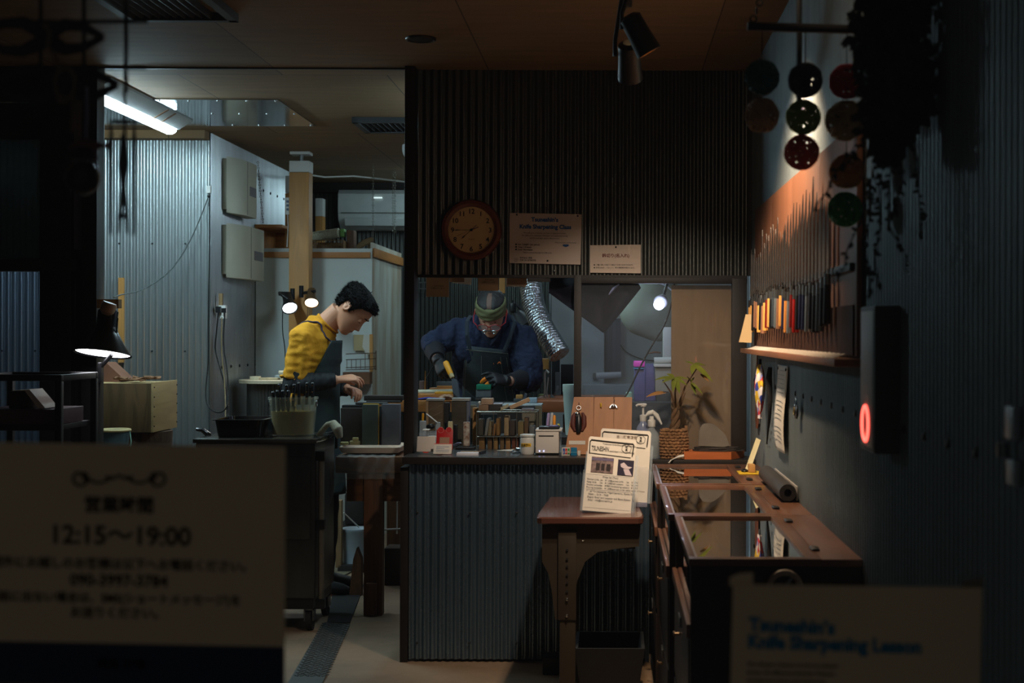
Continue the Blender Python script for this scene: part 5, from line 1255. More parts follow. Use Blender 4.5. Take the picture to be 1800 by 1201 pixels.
MB().box((XX(795, 6.36), 6.355, ZZ(706, 6.36)+.0005), (XX(826, 6.36), 6.42, ZZ(701, 6.36)), .001).build('top_edge', s_lt, b2)
MB().box((XX(820, 6.36)+.001, 6.36, ztf), (XX(825.5, 6.36), 6.41, ZZ(707, 6.36)), .001).build('side_strip', M('blue grey side', (96, 104, 122), .7), b2)
cst(827, 713, 837, 780, 6.42, .03, s_gr, 'grey slab right of the second tall counter stone')
cst(831, 718, 841, 784, 6.30, .04, M('tan wood stone', (150, 112, 66), .8), 'tan wooden block left of the wire rack', grp=None, name='wooden_block', cat='block')
cst(941, 714, 953, 768, 6.42, .03, s_gr, 'large pale grey slab behind the right end of the wire rack')
cst(918, 722, 941, 768, 6.43, .02, M('grey brown slab', (112, 108, 94), .8), 'wide grey brown slab behind the wire rack')
sp_ = thing('speckled_bar', 'narrow speckled upright bar in a small black tray on the counter', 'bar', P(820, 775, 6.2))
MB().box((XX(815, 6.22), 6.22, CT+.012), (XX(826, 6.22), 6.24, ZZ(743, 6.22)), .003).build('bar_body', M('speckled white', (200, 200, 190), .5, scale=60, rgb2=(110, 60, 30), var=1), sp_)
MB().box((XX(804, 6.2), 6.14, CT), (XX(836, 6.2), 6.28, CT+.011), .002).build('tray', blk_plastic, sp_)
item('yellow_strip', 'thin yellow pointed strip at the left end of the counter', 'strip', 742, 728, 746, 742, 6.3, .01, M('yellow handle', (236, 160, 24), .45))
# acrylic stand and white arm
ac_ = M('clear acrylic', (190, 205, 215), .1, alpha=.2, var=0)
tr_ = thing('acrylic_box', 'clear acrylic box on the counter behind the payment cards', 'box', P(750, 795, 6.1))
mb = MB(); a = P(737, 797, 6.12); b = P(771, 762, 6.12)
for lo, hi in (((a.x, 6.12, CT), (b.x, 6.123, b.z)), ((a.x, 6.24, CT), (b.x, 6.243, b.z)), ((a.x, 6.123, CT), (a.x+.003, 6.24, b.z)), ((b.x-.003, 6.123, CT), (b.x, 6.24, b.z))): mb.box(lo, hi)
mb.build('box_body', ac_, tr_)
MB().box(P(743, 758, 6.14)+V((0, 0, 0)), P(757, 755, 6.2), .001).build('white_card', pw, tr_)
MB().box((a.x+.03, 6.14, CT), (b.x-.02, 6.22, b.z-.02), .002).build('stacked_papers', pw, tr_)
wa = thing('white_bracket', 'pale blue plastic bracket with a long arm behind the payment cards', 'bracket', P(760, 795, 6.27))
MB().tube([P(750, 729, 6.27), P(758, 735, 6.27), P(769, 744, 6.27)], .010, 8, flat=.35).build('arm', wht_plastic, wa)
pbl = M('pale blue plastic', (150, 164, 172), .5)
MB().box(P(766, 795, 6.28), P(775, 743, 6.30), .003).build('upright', pbl, wa); MB().box(P(738, 795, 6.28), P(750, 741, 6.30), .003).build('upright', pbl, wa)
MB().ball(P(757, 751, 6.3), (.02, .012, .012), 10, 8).build('clip', blk_plastic, wa)
cst(788, 742, 796, 795, 6.3, .01, M('cream tag', (200, 190, 150), .6), 'small cream tag standing above the red card', grp=None, name='small_tag', cat='tag')
cst(797, 748, 804, 778, 6.22, .03, blk_plastic, 'slim black upright case beside the red card', grp=None, name='black_case', cat='case')
# payment cards
def leancard(name, label, x0, x1, y0, y1, Y, lean, mat, t=.003, cat='card', grp=None, par=None):
    """card standing on its lower edge and leaning back"""
    a = P(x0, y1, Y); b = P(x1, y0, Y); h = (b.z-a.z)/math.cos(lean)
    o = MB().box((a.x, Y, a.z), (b.x, Y+t, a.z+h), .0008, rot=(-lean, 0, 0), piv=(a.x, Y, a.z)).build(name, mat, par)
    up = V((0, math.sin(lean), math.cos(lean))); n = V((0, -math.cos(lean), math.sin(lean)))
    return o, V((a.x, Y, a.z)), up, n, h, b.x-a.x
Yp = 5.93
pc1 = thing('payment_card', 'white payment sign with red top edge and red oval on the counter', 'card', P(750, 797, Yp))
o, org, up, n, h, w_ = leancard('card_face', '', 733, 765, 769, 795.2, Yp, .35, M('white card', (206, 196, 186), .5, var=.04), par=pc1); org.z = CT+.0; 
def on(o0, u, v, up=None, n=None, lift=.0008): return o0+V((u, 0, 0))+up*v+n*lift
MB().poly([on(org, .0, h-.006, up, n), on(org, w_, h-.006, up, n), on(org, w_, h, up, n), on(org, 0, h, up, n)], n*.0006).build('red_edge', M('salmon print', (210, 110, 96), .6, var=0), pc1)
mb = MB(); mb.loft([(on(org, w_*.5, .009, up, n), V((.013, 0, 0)), up*.0042), (on(org, w_*.5, .009, up, n, .0014), V((.013, 0, 0)), up*.0042)], 20); mb.build('red_oval', M('red orange print', (214, 66, 40), .6, var=0), pc1)
MB().poly([on(org, w_*.28, h*.42, up, n), on(org, w_*.78, h*.42, up, n), on(org, w_*.78, h*.80, up, n), on(org, w_*.28, h*.80, up, n)], n*.0005).build('print_patch', M('faint grey print', (180, 170, 170), .7), pc1)
Yp = 6.0
pc2 = thing('red_card', 'red payment sign with two rounded tabs on the counter', 'card', P(782, 792, Yp))
o, org, up, n, h, w_ = leancard('card_face', '', 767, 796, 757, 792, Yp, .25, M('red card', (176, 18, 22), .45, var=.05), par=pc2)
for u in (.25, .75):
    mb = MB(); mb.loft([(on(org, w_*u, h-.002, up, n, -.003), V((.013, 0, 0)), up*.012), (on(org, w_*u, h-.002, up, n, .0012), V((.013, 0, 0)), up*.012)], 24); t_ = mb.build('tab', M('red card', (176, 18, 22), .45, var=.05), pc2)
    MB().torus(on(org, w_*u, h-.002, up, n, .0014), .0125, .0008, n, 24, 6).build('tab_outline', M('pink outline', (220, 130, 120), .5, var=0), t_)
MB().poly([on(org, w_*.2, .004, up, n), on(org, w_*.8, .004, up, n), on(org, w_*.8, h*.62, up, n), on(org, w_*.2, h*.62, up, n)], n*.0006).build('tan_patch', M('tan print', (160, 124, 100), .7), pc2)
Yp = 5.88
pc3 = thing('white_card_stand', 'low white card stand with pale grey print in front of the red sign', 'card', P(777, 800, Yp))
o, org, up, n, h, w_ = leancard('card_face', '', 762, 794, 782, 799, Yp, .6, pw, par=pc3)
MB().poly([on(org, .0, h-.003, up, n), on(org, w_, h-.003, up, n), on(org, w_, h, up, n), on(org, 0, h, up, n)], n*.0006).build('orange_edge', M('salmon print', (210, 110, 96), .6, var=0), pc3)
mb = MB()
for k in range(4): a = on(org, w_*.15, h*(.2+.16*k), up, n); b = on(org, w_*(.85 if k != 2 else .6), h*(.2+.16*k), up, n); mb.tube([a, b], .0009, 5)
mb.build('print_lines', M('blue grey print', (130, 150, 176), .7, var=0), pc3)
MB().tube([org+V((w_, .0, .0)), org+V((w_, .035, 0))+V((0, 0, .002))], .001, 5).build('prop', blk_plastic, pc3)
tag(MB().tube([P(797, 784, 6.05), P(806, 781, 6.05), P(812, 780, 6.05)], [.008, .011, .005], 10, flat=.6).build('purple_clip', M('purple black plastic', (52, 46, 66), .4)), 'dark purple clip on the counter beside the red sign', 'clip')
tag(MB().box((XX(803, 5.88), 5.88, CT), (XX(841, 5.88), 5.93, CT+.010), .001).build('memo_pad', M('white pad', (206, 206, 214), .7)), 'white memo pad on the counter front', 'notepad')
tag(MB().box((XX(809, 5.98), 5.98, CT), (XX(845, 5.98), 6.02, CT+.006), .001).build('wooden_ruler', M('tan wood stone', (150, 112, 66), .8)), 'flat tan wooden strip behind the memo pad', 'wood strip')
tag(MB().tube([V((XX(843, 5.92), 5.92, CT+.006)), V((XX(852, 5.95), 5.98, CT+.007))], .006, 8).build('black_pen', blk_plastic), 'short black pen beside the memo pad on the counter', 'pen')
tag(MB().poly([V((XX(873, 6.1), 6.12, CT+.001)), V((XX(905, 6.05), 6.08, CT+.001)), V((XX(905, 6.2), 6.2, CT+.001))], (0, 0, .001)).build('paper_corner', pw, smooth=False), 'triangular corner of white paper on the counter', 'paper')
kr_ = thing('key_bunch', 'small bunch of bright keys on the counter', 'keys', P(908, 795, 6.0))
mb = MB()
for k in range(5): mb.box(V((XX(903+k*2, 6.0), 5.96+.02*k, CT+.002)), V((XX(907+k*2, 6.0), 6.0+.02*k, CT+.006+.003*k)), .001, rot=(0, .3*k, k))
mb.build('keys', bright, kr_); MB().torus((XX(907, 6.0), 5.97, CT+.01), .011, .0015, (.3, .2, 1)).build('ring', bright, kr_)
# wire rack of stones
rk = thing('wire_rack', 'low wire rack full of small whetstones on the counter', 'rack', P(890, 784, 6.25))
rx0, rx1 = XX(839, 6.2), XX(944, 6.2); rt_ = ZZ(725, 6.2); ry0, ry1 = 6.18, 6.34
mb = MB()
for y in (ry0, ry1):
    mb.tube([(rx0, y, rt_), (rx1, y, rt_)], .0035, 6)
    mb.tube([(rx0, y, CT+.055), (rx1, y, CT+.055)], .0018, 6)
    for x in (rx0, rx1): mb.tube([(x, y, CT), (x, y, rt_)], .0028, 6)
for k in range(14): mb.tube([(rx0+(rx1-rx0)*k/13, ry0, rt_), (rx0+(rx1-rx0)*k/13, ry1, rt_)], .0016, 5)
for k in (4, 9): mb.tube([(rx0+(rx1-rx0)*(k-.3)/13, ry0, CT), (rx0+(rx1-rx0)*(k-.3)/13, ry0, rt_)], .0018, 5)
for x in (rx0, rx1): mb.tube([(x, ry0, rt_), (x, ry1, rt_)], .003, 6)
mb.build('wire_frame', M('dark steel wire', (120, 116, 104), .35, .8), rk)
MB().box((rx0, ry0+.004, CT+.0555), (rx1, ry1, CT+.058)).build('shelf_plate', black_iron, rk)
G = 'small whetstones on the upper level of the wire rack'; z = CT+.0585
for i, (x0, x1, y0, c, ti) in enumerate(((841, 850, 738, (58, 56, 50), 0), (852, 857, 736, (104, 108, 106), .15), (858, 864, 741, (110, 100, 76), .12), (866, 871, 746, (118, 84, 46), .08), (873, 879, 736, (112, 84, 46), 0),
        (887, 895, 732, (140, 122, 92), 0), (896, 906, 740, (54, 46, 42), 0), (911, 921, 742, (108, 94, 62), 0), (922, 929, 735, (86, 66, 46), 0), (931, 940, 750, (92, 96, 96), 0))):
    a = XX(x0, 6.22); b = XX(x1, 6.22); zt = ZZ(y0, 6.22)
    tag(MB().box((a, 6.21, z), (b, 6.30, zt), .0025, rot=(0, ti, 0), piv=(a, 6.21, z) if ti else None).build('whetstone', M('stone %d %d %d' % c, c, .8, scale=14, var=.2)), 'small whetstone in the upper row of the wire rack, %s from the left' % ORD[i], 'whetstone', G)
G = 'small whetstones on the lower level of the wire rack'
for i, (x0, x1, y0, c) in enumerate(((843, 853, 769, (104, 78, 44)), (858, 866, 768, (86, 64, 40)), (869, 876, 771, (120, 94, 54)), (880, 887, 772, (96, 76, 50)), (890, 898, 774, (124, 90, 52)), (901, 912, 773, (92, 50, 34)), (918, 930, 771, (82, 72, 56)))):
    a = XX(x0, 6.22); b = XX(x1, 6.22)
    tag(MB().box((a, 6.20, CT), (b, 6.28, min(ZZ(y0, 6.22)+.012, CT+.053)), .003).build('whetstone', M('stone %d %d %d' % c, c, .8, scale=14, var=.2)), 'small whetstone in the lower row of the wire rack, %s from the left' % ORD[i], 'whetstone', G)
zt = rt_+.004; Y = 6.24
def top(x0, x1, h, lift, rgb, label, rot=None, dy=.08, Y=6.22):
    tag(MB().box((XX(x0, Y), Y, zt+lift), (XX(x1, Y), Y+dy, zt+lift+h), .002, rot).build('whetstone', M('stone %d %d %d' % rgb, rgb, .8, scale=14, var=.2)), label, 'whetstone', 'whetstones lying on top of the wire rack')
top(842, 859, .026, 0, (122, 100, 80), 'brown block at the left end on top of the wire rack'); top(860, 881, .026, 0, (46, 46, 48), 'dark slab second from the left on top of the wire rack')
top(846, 866, .026, .027, (150, 128, 108), 'thick tan block stacked on the brown block of the rack'); top(867, 883, .005, .027, (150, 160, 176), 'thin pale blue plate on the dark slab of the rack')
top(877, 894, .014, .006, (150, 146, 124), 'tilted pale stone wedge in the middle of the rack top', (0, -.45, 0)); top(895, 932, .018, .022, (170, 142, 112), 'long white and brown stone sloping up on the rack top', (0, -.42, 0), .05)
top(917, 938, .009, 0, (110, 112, 122), 'flat grey stone at the right end of the rack top')
tag(MB().ball(V((XX(843, 6.22), 6.24, zt+.034)), .007, 10, 8).build('white_ball', wht_plastic), 'tiny white ball on the brown block of the rack', 'ball')
# behind the rack : grey plates on the bench edge
item('grey_block', 'long grey block lying on the bench behind the wire rack', 'block', 903, 702, 936, 712, 7.6, .08, M('dark block grey', (56, 60, 62), .7)); item('tan_block', 'small tan block on the long grey block', 'block', 907, 695, 919, 702, 7.62, .05, pine)
tag(MB().box(P(921, 704, 7.58), P(926, 692, 7.6), .003, rot=(0, .3, 0)).build('black_lighter', M('grey lighter', (70, 74, 82), .4)), 'small tilted grey lighter on the long grey block', 'lighter')
item('blue_grey_box', 'pale blue grey box at the right behind the wire rack', 'box', 930, 700, 944, 709, 7.55, .06, pbl)
item('grey_plate', 'wide thin grey plate behind the wire rack', 'plate', 882, 712, 952, 715, 7.4, .2, s_lt)
tag(MB().box((XX(875, 7.4), 7.38, 0), (XX(944, 7.4), 7.62, ZZ(715, 7.4)-.001)).build('low_cabinet', M('dark block', (34, 30, 26), .8)), 'dark low cabinet behind the counter under the grey plates', 'cabinet')
# white jar, printer, calculator, pen cup
jr = thing('white_jar', 'white plastic jar with yellow label left of the printer', 'jar', (XX(928, 5.9), 5.95, CT))
jx = XX(928, 5.95)
MB().lathe([(.027, .0), (.031, .012), (.031, .062), (.028, .072), (.024, .073)], (jx, 5.95, CT), seg=28).build('jar_body', wht_plastic, jr)
MB().lathe([(.030, .0735), (.032, .075), (.032, .082), (.022, .084)], (jx, 5.95, CT), seg=28).build('lid', wht_plastic, jr)
lbm = MB(); n = 14; rows = []
for zz in (CT+.033, CT+.047): rows.append(lbm.ring([(jx+.0318*math.sin(t), 5.95-.0318*math.cos(t), zz) for t in [-.95+1.5*k/n for k in range(n+1)]]))
lbm.skinrings(rows, caps=False, closed=False); l_ = lbm.build('label', M('yellow label', (224, 176, 40), .6, var=0), jr)
words('lettering', '安全第一', .0095, ink, (jx-.006, 5.9172, CT+.037), parent=l_, bold=.0003)
pr = thing('receipt_printer', 'small white receipt printer on the counter', 'printer', (XX(965, 5.92), 5.97, CT))
x0, x1 = XX(942, 5.9), XX(983, 5.9)
MB().box((x0, 5.90, CT+.008), (x1, 6.03, ZZ(759, 5.9)), .004).build('printer_body', M('warm white plastic', (214, 206, 196), .4, var=.03), pr)
MB().box((x0+.002, 5.905, CT), (x1-.002, 6.02, CT+.0075), .001).build('foot', blk_plastic, pr)
MB().box((x0+.013, 5.8988, ZZ(768, 5.9)), (x0+.075, 5.901, ZZ(766, 5.9))).build('slot', ink, pr)
MB().box((x0-.001, 5.897, ZZ(759, 5.9)+.0005), (x1+.012, 6.035, ZZ(757, 5.9)+.003), .002).build('top_cover', M('warm white plastic', (214, 206, 196), .4, var=.03), pr)
mb = MB(); mb.ball((XX(949, 5.9), 5.8995, ZZ(793.5, 5.9)), .0025, 8, 6); d1 = mb.build('status_light', glow('blue indicator', (.35, .4, 1), 5), pr); MB().ball((XX(956.5, 5.9), 5.8995, ZZ(793.5, 5.9)), .0025, 8, 6).build('status_light', glow('blue indicator', (.35, .4, 1), 5), pr)
pz = ZZ(757, 5.9)+.0035
cq = thing('calculator', 'black calculator lying on the receipt printer', 'calculator', (XX(966, 5.93), 5.95, pz))
MB().box((XX(948, 5.93), 5.91, pz), (XX(984, 5.93), 6.0, pz+.010), .003).build('case', blk_plastic, cq)
MB().box((XX(966, 5.93), 5.915, pz+.0102), (XX(982, 5.93), 5.99, pz+.014), .001, ).build('screen', M('violet grey screen', (84, 80, 130), .3), cq)
G = 'pens standing on the printer'
for i, (x, c, nm) in enumerate(((962, (150, 130, 170), 'lilac'), (968, (180, 178, 176), 'white'), (975, (236, 150, 40), 'orange'))):
    a = P(x, 757, 6.06); b = P(x+(3 if i < 2 else 0), 728 if i < 2 else 732, 6.06)
    tag(MB().tube([a, b, b+V((0, 0, .004))], [.0062, .0062, .003], 8).build('marker_pen', M('pen '+nm, c, .4)), nm+' marker pen standing behind the calculator', 'pen', G)
pcup = thing('pen_cup', 'clear square cup holding the pens behind the printer', 'cup', P(970, 795, 6.06))
MB().box((XX(956, 6.04), 6.045, CT), (XX(987, 6.04), 6.09, ZZ(751, 6.04)), .002).build('cup_body', ac_, pcup)
tag(MB().ball(P(982, 748, 6.05), .007, 10, 8).build('yellow_ball', M('yellow green ball', (190, 190, 40), .5)), 'small yellow green ball on the rim of the pen cup', 'ball')
# card-logo plates
lg = thing('card_sign', 'small white sign with red, green and blue logo blocks on the counter', 'sign', P(995, 797, 5.88))
a = P(988, 799, 5.88); b = P(1002.5, 787, 5.88); MB().box((a.x, 5.88, CT), (b.x, 5.884, b.z), .001).build('plate', pw, lg)
for k, (c, l_) in enumerate((((20, 70, 160), 'J'), ((200, 30, 40), 'C'), ((30, 140, 70), 'B'))):
    x = XX(990+k*4.2, 5.88); q_ = MB().box((x, 5.8785, CT+.006), (x+.0085, 5.8799, b.z-.004), .002).build('logo_block', M('logo %d' % k, c, .5, var=0), lg); words('lettering', l_, .011, pw, (x+.0042, 5.8782, CT+.012), parent=q_, bold=.0004)
t_ = thing('card_sign', 'small teal blue card sign beside the logo sign on the counter', 'sign', P(1007, 797, 5.88)); MB().box((XX(1004, 5.88), 5.88, CT), (XX(1015, 5.88), 5.884, b.z), .001).build('plate', M('teal card', (20, 110, 150), .5, var=.05), t_)
MB().box((XX(1004.3, 5.88), 5.8792, CT+.013), (XX(1014.7, 5.88), 5.8799, CT+.015)).build('stripe', M('pale teal', (110, 180, 200), .5, var=0), t_)
tag(MB().box((XX(1016, 5.88), 5.88, CT), (XX(1021, 5.88), 5.884, CT+.021), .001).build('blank_card', pw), 'tiny blank white card right of the teal sign', 'card')
# wooden display board with pocket tools
db = thing('display_board', 'slanted wooden display board on the counter', 'display board', P(1055, 798, 5.95))
lean = .28; a = P(998, 797, 5.90); wbd = XX(1110, 5.9)-a.x; h = .245; up = V((0, math.sin(lean), math.cos(lean))); n = V((0, -math.cos(lean), math.sin(lean))); a.z = CT+.003; a.y = 5.91
brd = wood('display pine', (174, 116, 68), .8, 'z', .5, 3, 5)
for k, (u0, u1) in enumerate(((0, .40), (.402, .72), (.722, 1.))):
    sh_ = -.012 if k == 0 else 0
    MB().poly([a+V((wbd*u0+sh_, 0, 0)), a+V((wbd*u1, 0, 0)), a+V((wbd*u1+.0, 0, 0))+up*h+V((.005, 0, 0)), a+V((wbd*u0+.0+(.025 if k == 0 else .0), 0, 0))+up*h], n*-.012).build('board', brd, db, smooth=False)
MB().box((a.x+.02, 5.95, CT), (a.x+wbd-.02, 5.99, CT+.06), .002).build('rear_foot', brownwood, db)
def bp(u, v, l=.004): return a+V((u*wbd, 0, 0))+up*(v*h)+n*l
MB().poly([bp(.02, .17, .0005), bp(.28, .17, .0005), bp(.28, .235, .0005), bp(.02, .235, .0005)], n*.001).build('paper_label', pw, db)
ks = thing('key_charm', 'dark leather key charm with chrome ring on the display board', 'key charm', bp(.2, .6)); 
for sx in (-1, 1):
    MB().loft([(bp(.17+sx*.055, .40, .006), V((.006, 0, 0)), n*.004), (bp(.17+sx*.09, .50, .008), V((.010, 0, 0)), n*.005), (bp(.17+sx*.085, .65, .008), V((.010, 0, 0)), n*.005), (bp(.17+sx*.06, .72, .006), V((.005, 0, 0)), n*.004)], 12).build('leather_wing', M('dark red leather', (84, 30, 18), .6), ks)
MB().loft([(bp(.17, .36, .008), V((.008, 0, 0)), n*.006), (bp(.17, .45, .010), V((.014, 0, 0)), n*.010), (bp(.17, .62, .010), V((.012, 0, 0)), n*.010), (bp(.17, .72, .008), V((.006, 0, 0)), n*.006)], 14).build('charm_body', blk_plastic, ks)
MB().ball(bp(.15, .68, .015), (.009, .006, .012), 12, 8).torus(bp(.17, .80, .008), .009, .0018, n, 16, 6).torus(bp(.175, .88, .008), .005, .0014, V((1, 0, 0)), 12, 6).build('chrome_ring', bright, ks)
ks2 = thing('key_charm', 'chrome key clip hung on the display board behind the leaflets', 'key charm', bp(.75, .8))
MB().torus(bp(.72, .80, .006), .014, .004, n, 20, 6, a0=0, a1=PI).torus(bp(.73, .92, .006), .006, .0018, V((1, 0, 0)), 12, 6).ball(bp(.72, .83, .008), (.010, .006, .008), 12, 8).build('chrome_ring', bright, ks2)
ks3 = thing('yellow_tag', 'small yellow tag ring on the display board', 'tag', bp(.52, .86)); MB().torus(bp(.52, .85, .006), .008, .003, V((1, .2, 0)), 14, 6).build('tag_body', M('yellow label', (224, 176, 40), .6, var=0), ks3)
# ================================================================== DESK AND LEAFLETS
dt = thing('school_desk', 'brown topped desk with pressed steel leg in front of the counter', 'desk', (-.08, 5.3, 0))
dz = .70; dx0, dx1 = -.276, .107
dkt = M('reddish brown laminate', (84, 52, 42), .25, scale=3, var=.15, coat=.3)
mb = MB(); prd = []
def desk_ring(z, e): return mb.ring([(x, y, z) for x, y in ((dx0+.004-e, 5.05-e), (dx0+.02, 5.035-e), (dx1-.02, 5.035-e), (dx1-.004+e, 5.05-e), (dx1+e, 5.12), (dx1-.02+e, 5.66), (dx0+.02-e, 5.66), (dx0-e, 5.12))])
mb.skinrings([desk_ring(dz-.026, -.004), desk_ring(dz-.022, 0), desk_ring(dz-.005, 0), desk_ring(dz, -.005)]); mb.build('desk_top', dkt, dt)
stl = M('olive brown steel', (64, 56, 46), .5, .3, var=.15)
yl = 5.06
def dl_(y):
    mb = MB()
    o = [(955, 913), (1127, 913), (1124, 958), (1084, 962), (1052, 968), (1030, 985), (1016, 1020), (1008, 1086), (978, 1086), (972, 1035), (966, 1005), (955, 985)]
    mb.poly([P(a_, b_, 5.10)+V((0, y-5.10, 0)) for a_, b_ in o], (0, .012, 0)); return mb
for y, nm in ((yl, 'leg_panel'), (5.55, 'leg_panel')):
    q_ = dl_(y).build(nm, stl, dt, smooth=False)
    MB().box((XX(986, 5.1), y-.006, .05), (XX(1014, 5.1), y+.03, .50), .004).build('leg', stl, dt)
    MB().box((XX(983, 5.1), y-.010, ZZ(1086, 5.1)), (XX(1015, 5.1), y-.0005, ZZ(930, 5.1)), .003).build('rib', stl, dt)
    MB().box((XX(990, 5.1), y-.03, 0), (XX(1010, 5.1), y+.06, .05), .004).build('foot', blk_plastic, dt)
mb = MB()
for y in (967, 983, 996, 1011, 1025, 1040): mb.lathe([(.0045, 0), (.0045, .0015)], P(998, y, 5.048), (0, -1, 0), 10)
mb.build('adjust_holes', ink, dt)
mb = MB()
for y in (1054, 1083): mb.lathe([(.005, 0), (.005, .003), (.002, .005)], P(998, y, 5.048), (0, -1, 0), 10)
mb.build('bolts', bright, dt)
MB().box((dx0+.05, 5.085, dz-.12), (dx1-.03, 5.60, dz-.027), .004).build('drawer_tray', M('dark olive steel', (44, 40, 34), .6, .3), dt)
MB().tube([P(1020, 915, 5.075), P(1020, 945, 5.07), P(1026, 952, 5.06), P(1032, 945, 5.07), P(1032, 915, 5.075)], .0022, 8).build('bag_hook', bright, dt)
MB().box((XX(955, 5.6), 5.62, 0), (XX(985, 5.6), 5.72, .07), .005).build('floor_foot', blk_plastic, dt)
bn = thing('waste_bin', 'dark open bin under the brown desk', 'bin', (-.03, 5.2, 0))
mb = MB(); x0, x1 = XX(1012, 5.15), XX(1135, 5.15)
z1 = ZZ(1122, 5.3)
pr = []
for z, e in ((.0, .03), (z1, 0), (z1, .012), (.02, .04)): pr.append(mb.ring([(x0+e, 5.12+e, z), (x1-e, 5.12+e, z), (x1-e, 5.42-e, z), (x0+e, 5.42-e, z)]))
mb.skinrings(pr); mb.build('bin_body', M('dark bin plastic', (26, 26, 27), .6), bn)
def seal(c, x, u, r, parent, mat):
    """stamp-like crest: ragged ring with two characters"""
    mb = MB(); n = V(x).cross(V(u)); pts = []
    for k in range(17):
        t = 2*PI*k/16; rr_ = r*(1+.07*math.sin(k*2.3)); pts.append(V(c)+V(x)*rr_*math.cos(t)+V(u)*rr_*.95*math.sin(t))
    mb.tube(pts, r*.04, 5); mb.build('crest', mat, parent)
    words('crest_lettering', '常\n真', r*.62, mat, V(c)+V(u)*r*.12, x, u, parent, space=1.0)
def leaflet(cx_, yb, wd, h, Y, zb, lean, roll, label, front):
    t = thing('leaflet_holder', label, 'leaflet holder', (cx_, Y, zb), 'clear holders with shop leaflets')
    x = V((math.cos(roll), 0, -math.sin(roll))); u0 = V((math.sin(roll), 0, math.cos(roll))); u = (u0*math.cos(lean)+V((0, math.sin(lean), 0))); n = x.cross(u)*-1
    n = V((0, -math.cos(lean), math.sin(lean)))
    o = V((cx_, Y, zb+.004))-x*wd/2
    def q(a, b, l=0.): return o+x*a*wd+u*b*h+n*l
    # papers, slightly curled at the sides
    mb = MB(); mb.poly([q(0, 0), q(1, 0), q(1, .97), q(.97, 1), q(.03, 1), q(0, .97)], n*-.012); pp = mb.build('leaflets', pw, t, smooth=False)
    MB().poly([q(-.03, -.01, -.014), q(1.06, -.01, -.014), q(1.06, .8, -.014), q(-.03, .8, -.014)], n*-.002).build('holder_back', ac_, t, smooth=False)
    MB().poly([q(-.05, -.01, .003), q(1.09, -.01, .003), q(1.09, .42, .003), q(.95, .5, .003), q(-.05, .5, .003)], n*.0015).build('holder_front', M('clear holder front', (200, 205, 210), .08, alpha=.08, var=0), t, smooth=False)
    for s_ in (-.05, 1.08): MB().poly([q(s_, -.01, -.016), q(s_, -.01, .004), q(s_, .5, .004), q(s_, .55, -.016)], x*.0015).build('holder_side', ac_, t, smooth=False)
    MB().box(V((cx_-wd*.5, Y+.01, zb)), V((cx_+wd*.5, Y+.08, zb+.003))).build('holder_base', ac_, t)
    # print
    L = .0012
    mb = MB(); mb.tube([q(.04, .775, L), q(.035, .93, L), q(.06, .955, L), q(.5, .948, L), q(.93, .945, L), q(.945, .93, L), q(.93, .78, L)], .0022, 6); mb.tube([q(.04, .775, L), q(.5, .765, L), q(.9, .755, L)], .0011, 5)
    mb.build('brush_frame', ink, t)
    seal(q(.80, .875, L), x, u, .017, t, ink)
    if front:
        words('title', 'TSUNESHIN', .0235, ink, q(.075, .815, L), x, u, t, 'LEFT', .0003, squeeze=.52)
        words('small_print', 'Traditional Knife Sharpening Workshop', .0075, ink, q(.30, .905, L), x, u, t, 'LEFT')
        words('small_print', 'specialized in knife sharpening', .0075, ink, q(.45, .815, L), x, u, t, 'LEFT')
        words('heading', 'Price list (Yen)', .0095, ink, q(.52, .455, L), x, u, t)
        words('small_print', 'Kitchen knife\nPetty knife\nKitchen scissors\nPruning scissors', .0082, ink, q(.04, .415, L), x, u, t, 'LEFT')
        words('small_print', '1pc   ￥1,500\n1pc   ￥1,000\n1pc   ￥900\n1pc   ￥1,200', .0082, ink, q(.30, .415, L), x, u, t, 'LEFT')
        words('small_print', 'Japanese knife    1pc   ￥1,700\nCloth scissors    1pc   ￥2,200\nHairdressing scissors  ￥3,300\nPlease ask us for other kinds of blades', .0082, ink, q(.53, .415, L), x, u, t, 'LEFT')
        words('small_print', '* 1-67 Furukawacho, Higashiyama-ku, Kyoto City\n   Open : 12:15 - 19:00\n  English Email and Location and Book System\n   Email : info@tsuneshin.jp', .0088, ink, q(.05, .255, L), x, u, t, 'LEFT')
        pic = MB().poly([q(.10, .52, L), q(.56, .52, L), q(.56, .73, L), q(.10, .73, L)], n*.0005).build('shop_picture', M('shop photo print', (150, 128, 124), .5, scale=60, stretch=(1, 1, 1), rgb2=(52, 40, 44), var=1), t, smooth=False)
        MB().poly([q(.10, .68, L+.0006), q(.56, .69, L+.0006), q(.56, .72, L+.0006), q(.10, .715, L+.0006)], n*.0004).build('shop_roof', M('lilac grey print', (96, 88, 116), .5, var=0), pic, smooth=False)
        mb = MB()
        for a_, b_ in ((.20, .28), (.31, .38), (.42, .50)): mb.poly([q(a_, .55, L+.0006), q(b_, .55, L+.0006), q(b_, .645, L+.0006), q(a_, .645, L+.0006)], n*.0004)
        mb.build('shop_doors', M('dark print', (40, 32, 34), .5, var=0), pic, smooth=False)
        pic = MB().poly([q(.65, .51, L), q(.98, .51, L), q(.98, .72, L), q(.65, .72, L)], n*.0005).build('product_picture', M('dark blue print', (34, 30, 52), .5, var=.2), t, smooth=False)
        MB().poly([q(.70, .66, L+.0006), q(.77, .685, L+.0006), q(.86, .635, L+.0006), q(.95, .63, L+.0006), q(.90, .605, L+.0006), q(.80, .60, L+.0006), q(.72, .62, L+.0006)], n*.0004).build('blade_shape', M('pale print', (196, 180, 186), .5, var=0), pic, smooth=False)
